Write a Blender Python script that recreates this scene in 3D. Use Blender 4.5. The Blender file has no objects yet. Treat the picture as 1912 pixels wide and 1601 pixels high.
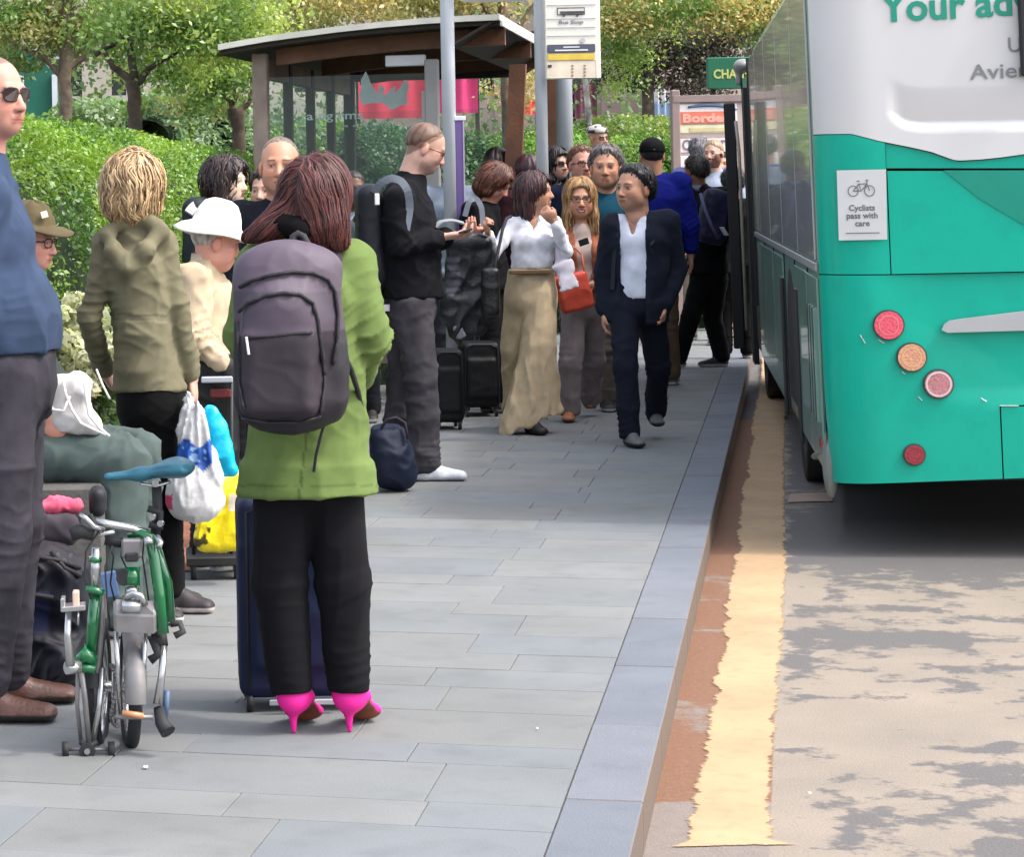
import bpy, math, random
import numpy as np
from mathutils import Vector, Matrix
random.seed(7); RS = np.random.RandomState(7)
scene = bpy.context.scene
# ---------------------------------------------------------------- camera
F_PX, CX, CY, ROLL, CAMH = 4800.0, 300.0, 366.0, 0.018, 1.52
cr, sr = math.cos(ROLL), math.sin(ROLL)
cam_data = bpy.data.cameras.new("camera"); cam = bpy.data.objects.new("camera", cam_data)
scene.collection.objects.link(cam); scene.camera = cam
cam_data.sensor_width = 36.0; cam_data.sensor_fit = 'HORIZONTAL'
cam_data.lens = F_PX/1912*36.0
cam_data.shift_x = (956-CX)/1912; cam_data.shift_y = -(800.5-CY)/1912
cam_data.clip_start = 0.1; cam_data.clip_end = 600
cam.matrix_world = Matrix(((cr, sr, 0, 0), (0, 0, -1, 0), (-sr, cr, 0, CAMH), (0, 0, 0, 1)))
# ---------------------------------------------------------------- world and sun
BUS_A = math.radians(11.2); KERB_A = math.radians(13.8)
SUN_EL = math.radians(54); SUN_AZ = BUS_A + math.radians(98)      # from the right, over the bus side
world = bpy.data.worlds.new("World"); scene.world = world; world.use_nodes = True
wn = world.node_tree.nodes; wl = world.node_tree.links
bg = wn['Background']; sky = wn.new('ShaderNodeTexSky'); sky.sky_type = 'NISHITA'; sky.sun_disc = False
sky.sun_elevation = SUN_EL; sky.sun_rotation = SUN_AZ; sky.air_density = 1.0; sky.dust_density = 4.0; sky.ozone_density = 1.0
hs_ = wn.new('ShaderNodeHueSaturation'); hs_.inputs['Saturation'].default_value = .5; wl.new(sky.outputs[0], hs_.inputs['Color']); wl.new(hs_.outputs[0], bg.inputs[0]); bg.inputs[1].default_value = 0.15
sun_d = bpy.data.lights.new("sun", 'SUN'); sun = bpy.data.objects.new("sun", sun_d); scene.collection.objects.link(sun)
sun_d.energy = 0.7; sun_d.angle = math.radians(3.0); sun_d.color = (1.0, 0.95, 0.88)
sdir = Vector((math.sin(SUN_AZ)*math.cos(SUN_EL), math.cos(SUN_AZ)*math.cos(SUN_EL), math.sin(SUN_EL)))
sun.rotation_euler = sdir.to_track_quat('Z', 'Y').to_euler()
scene.view_settings.view_transform = 'Standard'; scene.view_settings.look = 'None'
scene.view_settings.exposure = 1.72; scene.view_settings.gamma = 1.0
scene.view_settings.use_curve_mapping = False
scene.render.engine = 'CYCLES'
# ---------------------------------------------------------------- helpers: image pixel (1912 wide) <-> metres
def P(px, py, d):
    u = (px-CX)/F_PX; v = (CY-py)/F_PX
    return np.array([d*(u*cr+v*sr), d, CAMH + d*(-u*sr+v*cr)])
def G(px, py, z=0.0):
    u = (px-CX)/F_PX; v = (CY-py)/F_PX
    vz = -u*sr+v*cr; d = (z-CAMH)/vz
    return np.array([d*(u*cr+v*sr), d, z])
def nrm(v):
    v = np.asarray(v, float); return v/(np.linalg.norm(v)+1e-12)
def lin(c, k=1.0):
    o = []
    for x in c[:3]:
        x = x/255.0
        o.append(min(1, (x/12.92 if x <= 0.04045 else ((x+0.055)/1.055)**2.4)*k))
    return tuple(o)
# ---------------------------------------------------------------- materials
def new_mat(name):
    m = bpy.data.materials.new(name); m.use_nodes = True
    return m, m.node_tree.nodes, m.node_tree.links, m.node_tree.nodes['Principled BSDF']
MC = {}
def mat(name, col=(.5, .5, .5), rough=.6, metal=0, noise=.12, nscale=8.0, bump=0.0, bscale=60.0, attr=False, spec=.5, coat=0, emit=0, trans=0, alpha=1.0, crease=0, stain=0, sscale=.9):
    if name in MC: return MC[name]
    m, n, l, b = new_mat(name)
    b.inputs['Roughness'].default_value = rough; b.inputs['Metallic'].default_value = metal
    b.inputs['Specular IOR Level'].default_value = spec; b.inputs['Coat Weight'].default_value = coat
    b.inputs['Transmission Weight'].default_value = trans
    b.inputs['Alpha'].default_value = alpha
    tc = n.new('ShaderNodeTexCoord'); nz = n.new('ShaderNodeTexNoise'); nz.inputs['Scale'].default_value = nscale
    nz.inputs['Detail'].default_value = 6
    l.new(tc.outputs['Object'], nz.inputs['Vector'])
    mr = n.new('ShaderNodeMapRange'); mr.inputs[3].default_value = 1-noise*1.6; mr.inputs[4].default_value = 1+noise*1.2
    mr.inputs[1].default_value = .25; mr.inputs[2].default_value = .75
    l.new(nz.outputs['Fac'], mr.inputs[0])
    mx = n.new('ShaderNodeMix'); mx.data_type = 'RGBA'; mx.blend_type = 'MULTIPLY'; mx.inputs[0].default_value = 1
    if attr:
        a = n.new('ShaderNodeAttribute'); a.attribute_name = 'Col'; l.new(a.outputs['Color'], mx.inputs[6])
    else: mx.inputs[6].default_value = (*col, 1)
    l.new(mr.outputs[0], mx.inputs[7]); last = mx.outputs[2]
    if stain:
        for sc, lo, hi, am in ((sscale, .35, .7, stain), (sscale*7, .52, .66, stain*.55), (230, .40, .60, stain*.5)):
            n4 = n.new('ShaderNodeTexNoise'); n4.inputs['Scale'].default_value = sc; n4.inputs['Detail'].default_value = 5; l.new(tc.outputs['Object'], n4.inputs['Vector'])
            m4 = n.new('ShaderNodeMapRange'); m4.inputs[1].default_value = lo; m4.inputs[2].default_value = hi; m4.inputs[3].default_value = 1+am*.3; m4.inputs[4].default_value = 1-am; l.new(n4.outputs['Fac'], m4.inputs[0])
            x4 = n.new('ShaderNodeMix'); x4.data_type = 'RGBA'; x4.blend_type = 'MULTIPLY'; x4.inputs[0].default_value = 1; l.new(last, x4.inputs[6]); l.new(m4.outputs[0], x4.inputs[7]); last = x4.outputs[2]
    l.new(last, b.inputs['Base Color'])
    if bump:
        if crease:
            n3 = n.new('ShaderNodeTexNoise'); n3.noise_type = 'RIDGED_MULTIFRACTAL'; n3.inputs['Scale'].default_value = crease; n3.inputs['Detail'].default_value = 3; n3.inputs['Distortion'].default_value = .6
            l.new(tc.outputs['Object'], n3.inputs['Vector']); b3 = n.new('ShaderNodeBump'); b3.inputs['Strength'].default_value = .7; b3.inputs['Distance'].default_value = .014; l.new(n3.outputs['Fac'], b3.inputs['Height'])
        n2 = n.new('ShaderNodeTexNoise'); n2.inputs['Scale'].default_value = bscale; n2.inputs['Detail'].default_value = 4
        l.new(tc.outputs['Object'], n2.inputs['Vector'])
        bp = n.new('ShaderNodeBump'); bp.inputs['Strength'].default_value = bump; bp.inputs['Distance'].default_value = .01
        l.new(n2.outputs['Fac'], bp.inputs['Height']); l.new(bp.outputs[0], b.inputs['Normal'])
        if crease: l.new(b3.outputs[0], bp.inputs['Normal'])
    if emit:
        b.inputs['Emission Color'].default_value = (*col, 1); b.inputs['Emission Strength'].default_value = emit
    MC[name] = m; return m
def fabric(kind='cloth'):
    # shared cloth shader: colour from the mesh attribute Col
    if kind == 'cloth': return mat('cloth_fabric', attr=True, rough=.9, noise=.12, nscale=14, bump=.10, bscale=420, spec=.2, crease=6.5)
    if kind == 'denim': return mat('denim_fabric', attr=True, rough=.95, noise=.28, nscale=9, bump=.2, bscale=400, spec=.15, crease=9)
    if kind == 'nylon': return mat('nylon_fabric', attr=True, rough=.6, noise=.10, nscale=10, bump=.1, bscale=400, spec=.35, crease=8)
    if kind == 'leather': return mat('leather', attr=True, rough=.42, noise=.2, nscale=12, bump=.3, bscale=70, spec=.5)
    if kind == 'hair': return mat('hair', attr=True, rough=.5, noise=.25, nscale=30, bump=.12, bscale=300, spec=.5)
    if kind == 'skin': return mat('skin', attr=True, rough=.5, noise=.05, nscale=25, bump=.05, bscale=150, spec=.4)
    if kind == 'plastic_bag': return mat('bag_plastic', attr=True, rough=.32, noise=.08, nscale=12, bump=.3, bscale=40, spec=.5, crease=10)
    if kind == 'rubber': return mat('shoe_surface', attr=True, rough=.6, noise=.15, nscale=30, bump=.1, bscale=100)
def leaf_mat(name):
    if name in MC: return MC[name]
    m, n, l, b = new_mat(name); n.remove(b); out = n['Material Output']
    a = n.new('ShaderNodeAttribute'); a.attribute_name = 'Col'
    d = n.new('ShaderNodeBsdfDiffuse'); t = n.new('ShaderNodeBsdfTranslucent'); g = n.new('ShaderNodeBsdfGlossy')
    g.inputs['Roughness'].default_value = .45; g.inputs['Color'].default_value = (.8, .85, .8, 1)
    for s in (d, t): l.new(a.outputs['Color'], s.inputs['Color'])
    m1 = n.new('ShaderNodeMixShader'); m1.inputs[0].default_value = .5; l.new(d.outputs[0], m1.inputs[1]); l.new(t.outputs[0], m1.inputs[2])
    m2 = n.new('ShaderNodeMixShader'); m2.inputs[0].default_value = .06; l.new(m1.outputs[0], m2.inputs[1]); l.new(g.outputs[0], m2.inputs[2])
    l.new(m2.outputs[0], out.inputs[0]); MC[name] = m; return m
# ---------------------------------------------------------------- objects
def link(o, parent=None):
    scene.collection.objects.link(o)
    if parent is not None: o.parent = parent
    return o
def empty(name, loc, label, cat, group=None):
    o = bpy.data.objects.new(name, None); o.location = loc; o.empty_display_size = .1
    o['label'] = label; o['category'] = cat
    if group: o['group'] = group
    return link(o)
def wloc(o):
    v = np.zeros(3)
    while o is not None: v = v+np.array(o.location); o = o.parent
    return v
def mk(name, V, Fa, m, parent=None, col=None, smooth=True, label=None, cat=None, group=None, kind=None, origin=None, mats=None, midx=None):
    """V (n,3) world coordinates, Fa (m,4) or list of faces"""
    V = np.asarray(V, np.float64)
    if parent is not None: base = wloc(parent)
    elif origin is not None: base = np.asarray(origin, float)
    else: base = np.array([(V[:, 0].min()+V[:, 0].max())/2, (V[:, 1].min()+V[:, 1].max())/2, V[:, 2].min()])
    me = bpy.data.meshes.new(name); L = V-base
    if isinstance(Fa, np.ndarray):
        k = Fa.shape[1]; me.vertices.add(len(L)); me.vertices.foreach_set('co', L.astype(np.float32).ravel())
        me.loops.add(Fa.size); me.loops.foreach_set('vertex_index', Fa.astype(np.int32).ravel())
        me.polygons.add(len(Fa)); me.polygons.foreach_set('loop_start', np.arange(0, Fa.size, k, dtype=np.int32))
        me.update(calc_edges=True)
    else: me.from_pydata([tuple(v) for v in L], [], [tuple(int(i) for i in f) for f in Fa]); me.update()
    if col is not None:
        col = np.asarray(col, np.float32)
        if col.ndim == 1: col = np.tile(col, (len(V), 1))
        at = me.color_attributes.new('Col', 'FLOAT_COLOR', 'POINT')
        at.data.foreach_set('color', np.concatenate([col[:, :3], np.ones((len(col), 1), np.float32)], 1).ravel())
    for mm in (mats or [m]): me.materials.append(mm)
    if midx is not None: me.polygons.foreach_set('material_index', np.asarray(midx, np.int32))
    if smooth: me.polygons.foreach_set('use_smooth', np.ones(len(me.polygons), bool))
    o = bpy.data.objects.new(name, me)
    if parent is None: o.location = base
    link(o, parent)
    if label: o['label'] = label
    if cat: o['category'] = cat
    if group: o['group'] = group
    if kind: o['kind'] = kind
    return o
class MB:
    """collects simple solids into one mesh"""
    def __init__(s): s.v = []; s.f = []; s.c = []; s.cur = (.5, .5, .5)
    def add(s, V, Fc, col=None):
        n = len(s.v); s.v += [tuple(map(float, v)) for v in V]; s.f += [tuple(i+n for i in f) for f in Fc]; s.c += [col or s.cur]*len(V); return s
    def box(s, c, ax, ay, az, col=None, ch=0.0):
        """centre, three half-axis vectors"""
        c, ax, ay, az = (np.asarray(t, float) for t in (c, ax, ay, az))
        if ch <= 0:
            V = [c+sx*ax+sy*ay+sz*az for sz in (-1, 1) for sy in (-1, 1) for sx in (-1, 1)]
            return s.add(V, [(0, 2, 3, 1), (4, 5, 7, 6), (0, 1, 5, 4), (2, 6, 7, 3), (0, 4, 6, 2), (1, 3, 7, 5)], col)
        la, lb, lc = (max(np.linalg.norm(t), 1e-6) for t in (ax, ay, az)); V = []; idx = {}
        for sx in (-1, 1):
            for sy in (-1, 1):
                for sz in (-1, 1):
                    for k in range(3):
                        q = [1-ch/la if k != 0 else 1, 1-ch/lb if k != 1 else 1, 1-ch/lc if k != 2 else 1]
                        idx[(sx, sy, sz, k)] = len(V); V.append(c+sx*ax*q[0]+sy*ay*q[1]+sz*az*q[2])
        Fc = []
        for k in range(3):
            a, b = [(1, 2), (2, 0), (0, 1)][k]
            for sg in (-1, 1):
                q = []
                for (p1, p2) in ((-1, -1), (1, -1), (1, 1), (-1, 1)):
                    t = [0, 0, 0]; t[k] = sg; t[a] = p1; t[b] = p2; q.append(idx[(*t, k)])
                Fc.append(tuple(q if sg > 0 else q[::-1]))
        for k in range(3):
            a, b = [(1, 2), (2, 0), (0, 1)][k]
            for sa in (-1, 1):
                for sb in (-1, 1):
                    t1 = [0, 0, 0]; t1[a] = sa; t1[b] = sb; t1[k] = -1; t2 = list(t1); t2[k] = 1
                    q = (idx[(*t1, a)], idx[(*t1, b)], idx[(*t2, b)], idx[(*t2, a)])
                    Fc.append(q if sa*sb < 0 else q[::-1])
        for t in [(x, y, z) for x in (-1, 1) for y in (-1, 1) for z in (-1, 1)]:
            q = tuple(idx[(*t, k)] for k in range(3)); Fc.append(q if t[0]*t[1]*t[2] > 0 else q[::-1])
        return s.add(V, Fc, col)
    def tube(s, pts, rad, n=10, col=None, cap=True, closed=False):
        pts = [np.asarray(p, float) for p in pts]
        if np.isscalar(rad): rad = [rad]*len(pts)
        V = []; N = len(pts); up = None
        for i, p in enumerate(pts):
            if closed: t = nrm(pts[(i+1) % N]-pts[i-1])
            else: t = nrm(pts[min(i+1, N-1)]-pts[max(i-1, 0)])
            if up is None: up = nrm(np.cross(t, [0.3, 0.2, 1.0] if abs(t[2]) < .9 else [1, 0.1, 0]))
            up = nrm(up-t*np.dot(up, t)); w = np.cross(t, up)
            for k in range(n):
                a = 2*math.pi*k/n; V.append(p+rad[i]*(up*math.cos(a)+w*math.sin(a)))
        Fc = []
        for i in range(N if closed else N-1):
            j = (i+1) % N
            for k in range(n): Fc.append((i*n+k, i*n+(k+1) % n, j*n+(k+1) % n, j*n+k))
        if cap and not closed: Fc.append(tuple(range(n))[::-1]); Fc.append(tuple((N-1)*n+k for k in range(n)))
        return s.add(V, Fc, col)
    def disc(s, c, axis, r, t, n=24, col=None, r2=None):
        """short cylinder"""
        axis = nrm(axis); c = np.asarray(c, float)
        return s.tube([c-axis*t/2, c+axis*t/2], [r, r if r2 is None else r2], n, col)
    def prism(s, poly, off, col=None):
        """poly: list of 3D points, off: extrude vector"""
        n = len(poly); off = np.asarray(off, float); V = [np.asarray(p, float) for p in poly]; V = V+[p+off for p in V]
        Fc = [tuple(range(n))[::-1], tuple(range(n, 2*n))]+[(i, (i+1) % n, (i+1) % n+n, i+n) for i in range(n)]
        return s.add(V, Fc, col)
    def build(s, name, m, parent=None, smooth=False, usecol=False, **k):
        o = mk(name, np.array(s.v), s.f, m, parent, col=np.array(s.c) if usecol else None, smooth=False, **k)
        if smooth:
            me = o.data; me.polygons.foreach_set('use_smooth', [len(p.vertices) == 4 for p in me.polygons])
        return o
def text_obj(name, body, size, origin, xdir, zdir, m, parent, thick=.002, bold=0.0, align='LEFT', label=None, width=None):
    cu = bpy.data.curves.new(name, 'FONT'); cu.body = body; cu.size = size; cu.extrude = thick; cu.offset = bold; cu.align_x = align
    cu.resolution_u = 3; cu.space_line = .95
    to = bpy.data.objects.new('tmp', cu); scene.collection.objects.link(to)
    dg = bpy.context.evaluated_depsgraph_get(); me = bpy.data.meshes.new_from_object(to.evaluated_get(dg))
    bpy.data.objects.remove(to)
    V = np.array([v.co[:] for v in me.vertices]); Fc = [tuple(p.vertices) for p in me.polygons]
    if width: V[:, 0] *= width/(V[:, 0].max()-V[:, 0].min())
    x = nrm(xdir); z = nrm(zdir); y = np.cross(x, z)
    W = np.asarray(origin)+V[:, :1]*x+V[:, 1:2]*z-V[:, 2:3]*y*-1
    bpy.data.meshes.remove(me)
    return mk(name, W, Fc, m, parent, smooth=False, label=label)
# ---------------------------------------------------------------- noise
_T = np.random.RandomState(3).rand(64, 64, 64).astype(np.float32)
def vnoise(Q):
    Q = np.asarray(Q, np.float64); i = np.floor(Q).astype(int); f = Q-i; f = f*f*(3-2*f); r = 0
    for dx in (0, 1):
        for dy in (0, 1):
            for dz in (0, 1):
                w = (f[:, 0] if dx else 1-f[:, 0])*(f[:, 1] if dy else 1-f[:, 1])*(f[:, 2] if dz else 1-f[:, 2])
                r = r+w*_T[(i[:, 0]+dx) & 63, (i[:, 1]+dy) & 63, (i[:, 2]+dz) & 63]
    return r
def fold(V, freq, seed=0, rot=0.0):
    q = V.copy()+seed*3.17
    if rot:
        c, s = math.cos(rot), math.sin(rot); q = np.stack([q[:, 0]*c-q[:, 2]*s, q[:, 1], q[:, 0]*s+q[:, 2]*c], 1)
    w = np.stack([vnoise(q*3+5), vnoise(q*3+11), vnoise(q*3+23)], 1)-.5
    q = (q+w*.10)*np.asarray(freq)
    r1 = 1-np.abs(2*vnoise(q)-1); r2 = 1-np.abs(2*vnoise(q*2.1+7)-1)
    return (r1**3-.3)+.5*(r2**3-.3)
# ---------------------------------------------------------------- SDF modelling
class SDF:
    def __init__(s): s.p = []; s.cuts = []; s.lo = []; s.hi = []
    def _b(s, pts, r):
        pts = np.atleast_2d(pts); s.lo.append(pts.min(0)-r); s.hi.append(pts.max(0)+r)
    def seg(s, a, b, wa, wb=None, side=None, da=None, db=None, k=.02, flat=False, sub=False):
        a = np.asarray(a, float); b = np.asarray(b, float)
        if wb is None: wb = wa
        if da is None: da = wa
        if db is None: db = wb if da == wa else da
        r = max(wa, wb, da, db)
        if not sub: s._b([a, b], r+.01)
        s.p.append(('s', a, b, wa, wb, side, da, db, k, flat, sub, r)); return s
    def ell(s, c, r, R=None, k=.02, sub=False):
        c = np.asarray(c, float); r = np.asarray(r, float)
        if not sub: s._b([c], r.max()+.01)
        s.p.append(('e', c, r, R, k, sub)); return s
    def box(s, c, h, R=None, rad=.02, k=.01, sub=False):
        c = np.asarray(c, float); h = np.asarray(h, float)
        if not sub: s._b([c], np.linalg.norm(h)+.01)
        s.p.append(('b', c, h, R, rad, k, sub)); return s
    def cut(s, fn): s.cuts.append(fn); return s
    def field(s, h):
        lo = np.min(s.lo, 0)-2.5*h; hi = np.max(s.hi, 0)+2.5*h
        n = np.ceil((hi-lo)/h).astype(int)+1
        ax = [(lo[i]+np.arange(n[i])*h).astype(np.float32) for i in range(3)]
        Fd = np.full(n, .3, np.float32)
        for p in s.p:
            if p[0] == 's': c = np.array([p[1], p[2]]); R_ = p[11]; k = p[8]
            elif p[0] == 'e': c = np.array([p[1]]); R_ = p[2].max(); k = p[4]
            else: c = np.array([p[1]]); R_ = np.linalg.norm(p[2]); k = p[5]
            m = R_+k*1.5+2.5*h
            i0 = np.clip(np.floor((c.min(0)-m-lo)/h).astype(int), 0, n); i1 = np.clip(np.ceil((c.max(0)+m-lo)/h).astype(int)+1, 0, n)
            if (i1 <= i0).any(): continue
            sl = tuple(slice(i0[i], i1[i]) for i in range(3))
            X = ax[0][sl[0]][:, None, None]; Y = ax[1][sl[1]][None, :, None]; Z = ax[2][sl[2]][None, None, :]
            if p[0] == 's':
                _, a, b, wa, wb, side, da, db, k, flat, sub, _r = p
                ba = b-a; L = np.linalg.norm(ba)+1e-9; u = ba/L
                px, py, pz = X-a[0], Y-a[1], Z-a[2]
                t = px*u[0]+py*u[1]+pz*u[2]; tc = np.clip(t, 0, L); tt = tc/L
                if side is None and wa == da and wb == db and not flat:
                    d = np.sqrt((px-tc*u[0])**2+(py-tc*u[1])**2+(pz-tc*u[2])**2)-(wa+(wb-wa)*tt)
                else:
                    sd = np.asarray(side if side is not None else [1, 0.01, 0.01], float); sd = nrm(sd-u*np.dot(sd, u)); nn = np.cross(u, sd)
                    rs = px*sd[0]+py*sd[1]+pz*sd[2]; rn = px*nn[0]+py*nn[1]+pz*nn[2]; ra = t-tc
                    w = wa+(wb-wa)*tt; dd = da+(db-da)*tt; mm = np.minimum(w, dd)
                    q = (rs/w)**2+(rn/dd)**2
                    if flat:
                        d = (np.sqrt(q)-1)*mm; d = np.maximum(d, np.abs(t-L/2)-L/2)
                    else: d = (np.sqrt(q+(ra/mm)**2)-1)*mm
            elif p[0] == 'e':
                _, c, r, R, k, sub = p
                px, py, pz = X-c[0], Y-c[1], Z-c[2]
                if R is not None: px, py, pz = (px*R[i][0]+py*R[i][1]+pz*R[i][2] for i in range(3))
                d = (np.sqrt((px/r[0])**2+(py/r[1])**2+(pz/r[2])**2)-1)*r.min()
            else:
                _, c, hh, R, rad, k, sub = p
                px, py, pz = X-c[0], Y-c[1], Z-c[2]
                if R is not None: px, py, pz = (px*R[i][0]+py*R[i][1]+pz*R[i][2] for i in range(3))
                qx, qy, qz = np.abs(px)-hh[0]+rad, np.abs(py)-hh[1]+rad, np.abs(pz)-hh[2]+rad
                d = np.sqrt(np.maximum(qx, 0)**2+np.maximum(qy, 0)**2+np.maximum(qz, 0)**2)+np.minimum(np.maximum(qx, np.maximum(qy, qz)), 0)-rad
            A = Fd[sl]
            if sub:
                hk = np.clip(.5-.5*(A+d)/k, 0, 1); Fd[sl] = A*(1-hk)-d*hk+k*hk*(1-hk)
            else:
                hk = np.clip(.5+.5*(A-d)/k, 0, 1); Fd[sl] = A*(1-hk)+d*hk-k*hk*(1-hk)
        if getattr(s, 'post', None):
            Fd = s.post(Fd, ax[0][:, None, None], ax[1][None, :, None], ax[2][None, None, :]).astype(np.float32)
        if s.cuts:
            X = ax[0][:, None, None]; Y = ax[1][None, :, None]; Z = ax[2][None, None, :]
            for fn in s.cuts: Fd = np.maximum(Fd, fn(X, Y, Z)).astype(np.float32)
        return Fd, lo, h
    def mesh(s, h, smooth=1):
        Fd, lo, h = s.field(h); s.F = Fd; s.flo = lo; s.fh = h
        V, Q = nets(Fd, lo, h)
        return relax(V, Q, smooth), Q
    def sample(s, Pn):
        q = (Pn-s.flo)/s.fh; i = np.clip(np.floor(q).astype(int), 0, np.array(s.F.shape)-2); f = np.clip(q-i, 0, 1); r = 0
        for dx in (0, 1):
            for dy in (0, 1):
                for dz in (0, 1):
                    w = (f[:, 0] if dx else 1-f[:, 0])*(f[:, 1] if dy else 1-f[:, 1])*(f[:, 2] if dz else 1-f[:, 2])
                    r = r+w*s.F[i[:, 0]+dx, i[:, 1]+dy, i[:, 2]+dz]
        return r
    def grad(s, Pn):
        e = s.fh; g = np.stack([s.sample(Pn+np.eye(3)[i]*e)-s.sample(Pn-np.eye(3)[i]*e) for i in range(3)], 1)
        return g/(np.linalg.norm(g, axis=1, keepdims=True)+1e-9)
def nets(Fd, lo, h):
    ins = Fd < 0; n = Fd.shape
    c = np.zeros((n[0]-1, n[1]-1, n[2]-1), np.int8)
    for dx in (0, 1):
        for dy in (0, 1):
            for dz in (0, 1): c += ins[dx:n[0]-1+dx, dy:n[1]-1+dy, dz:n[2]-1+dz]
    act = (c > 0) & (c < 8); I = np.argwhere(act); ids = np.full(act.shape, -1, np.int64); ids[act] = np.arange(len(I))
    cv = {}
    for dx in (0, 1):
        for dy in (0, 1):
            for dz in (0, 1): cv[(dx, dy, dz)] = Fd[I[:, 0]+dx, I[:, 1]+dy, I[:, 2]+dz].astype(np.float64)
    acc = np.zeros((len(I), 3)); cnt = np.zeros(len(I))
    for a in cv:
        for axn in range(3):
            if a[axn] == 1: continue
            b = list(a); b[axn] = 1; b = tuple(b); va, vb = cv[a], cv[b]
            m = (va < 0) != (vb < 0); t = np.where(m, va/(va-vb+1e-12*(va == vb)), 0)
            q = np.zeros((len(I), 3)); q[:] = a; q[:, axn] = t
            acc += q*m[:, None]; cnt += m
    V = lo+(I+acc/np.maximum(cnt, 1)[:, None])*h
    Q = []
    for axn in range(3):
        s1 = [slice(None)]*3; s2 = [slice(None)]*3; s1[axn] = slice(0, -1); s2[axn] = slice(1, None)
        A = ins[tuple(s1)]; B = ins[tuple(s2)]; e = np.argwhere(A != B)
        o1, o2 = [(1, 2), (2, 0), (0, 1)][axn]
        e = e[(e[:, o1] > 0) & (e[:, o2] > 0) & (e[:, o1] < n[o1]-1) & (e[:, o2] < n[o2]-1)]
        if not len(e): continue
        fl = A[e[:, 0], e[:, 1], e[:, 2]]
        def g(d1, d2):
            q = e.copy(); q[:, o1] -= d1; q[:, o2] -= d2; return ids[q[:, 0], q[:, 1], q[:, 2]]
        q = np.stack([g(1, 1), g(0, 1), g(0, 0), g(1, 0)], 1); q[~fl] = q[~fl][:, ::-1]; Q.append(q)
    return V, np.concatenate(Q)
def vnormals(V, Q):
    fn = np.cross(V[Q[:, 2]]-V[Q[:, 0]], V[Q[:, 3]]-V[Q[:, 1]]); N = np.zeros_like(V)
    for k in range(4):
        for i in range(3): N[:, i] += np.bincount(Q[:, k], fn[:, i], len(V))
    return N/(np.linalg.norm(N, axis=1, keepdims=True)+1e-12)
def relax(V, Q, it):
    for _ in range(it):
        S = np.zeros_like(V); c = np.zeros(len(V))
        for a, b in ((0, 1), (1, 2), (2, 3), (3, 0)):
            for i in range(3): S[:, i] += np.bincount(Q[:, a], V[Q[:, b], i], len(V))+np.bincount(Q[:, b], V[Q[:, a], i], len(V))
            c += np.bincount(Q[:, a], minlength=len(V))+np.bincount(Q[:, b], minlength=len(V))
        V = V*.5+.5*S/np.maximum(c, 1)[:, None]
    return V
def cloth(name, S, h, m, parent, col, amp=.006, freq=(7, 7, 6), rot=.5, seed=0, colfn=None, smooth=1, jf=(), dispfn=None, **kw):
    V, Q = S.mesh(h, smooth); N = vnormals(V, Q); D = amp*fold(V, freq, seed, rot) if amp else np.zeros(len(V))
    for (pos, dv, rad, st, fq) in jf:
        w = np.exp(-np.sum((V-pos)**2, 1)/rad**2); wp = (vnoise(V*5+seed+fq)-.5)*6.5+(vnoise(V*13+seed)-.5)*1.6; w = w*np.clip((vnoise(V*7+seed*1.7+fq)-.36)*3.2, 0, 1.15)
        D = D+st*w*((1-np.abs(np.sin((V-pos)@dv*fq+wp)))**2-.35)
    if dispfn: D = D+dispfn(V, N)
    V = V+N*D[:, None]
    if np.mean(col[:3]) < .035: col = tuple(c_*.55 for c_ in col[:3])
    C = np.tile(np.array(col, float)[:3], (len(V), 1))
    if colfn is not None: C = colfn(V, C)
    return mk(name, V, Q, m, parent, col=C, **kw)
# ================================================================ PEOPLE
UP = np.array([0, 0, 1.0])
def rotm(yaw, pitch=0, roll=0):
    y, p, r = (math.radians(t) for t in (yaw, pitch, roll))
    f = np.array([math.sin(y)*math.cos(p), math.cos(y)*math.cos(p), math.sin(p)])
    rt = np.array([math.cos(y), -math.sin(y), 0]); u = np.cross(rt, f)
    rt, u = rt*math.cos(r)+u*math.sin(r), u*math.cos(r)-rt*math.sin(r)
    return np.array([rt, f, u])
SKIN = dict(fair=lin((226, 178, 158), .72), pink=lin((222, 160, 140), .72), pale=lin((236, 205, 180), .75), tan=lin((218, 160, 130), .70), olive=lin((214, 160, 132), .68), brown=lin((165, 110, 84), .6), dark=lin((110, 72, 54), .7))
def head_prims(S, c, R, hs, fem=False, neck=None):
    W = lambda x, y, z: c+hs*(x*R[0]+y*R[1]+z*R[2])
    E = lambda x, y, z, r, k=.02, sub=False: S.ell(W(x, y, z), np.array(r)*hs, R, k*hs, sub)
    E(0, -.012, .032, (.077, .096, .086)); E(0, .030, -.030, (.060, .064, .080), .03)
    E(0, .052, -.086, (.034 if not fem else .027, .032, .028), .03)
    for sx in (-1, 1):
        E(sx*.040, .048, -.030, (.026, .030, .030), .02)
        E(sx*.050, .012, -.065, (.022 if not fem else .016, .034, .026), .03)
        E(sx*.080, -.008, -.014, (.010, .019, .031), .006)
        E(sx*.031, .093, -.001, (.018, .017, .012), .016, True)
        E(sx*.031, .0735, -.001, (.0135, .0135, .0125), .004)
        E(sx*.0115, .094, -.040, (.0085, .010, .008), .006)
    S.seg(W(-.036, .080, .019), W(.036, .080, .019), .0085*hs, k=.015*hs)
    S.seg(W(0, .084, .008), W(0, .106, -.036), .007*hs, .0115*hs, k=.012*hs)
    S.seg(W(-.018, .086, -.063), W(.018, .086, -.063), .0058*hs, k=.008*hs)
    S.seg(W(-.015, .085, -.074), W(.015, .085, -.074), .0066*hs, k=.007*hs)
    if neck is not None:
        r = (.046 if fem else .056)*hs
        S.seg(W(0, -.022, -.05), neck, r, r*1.12, k=.03)
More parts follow.
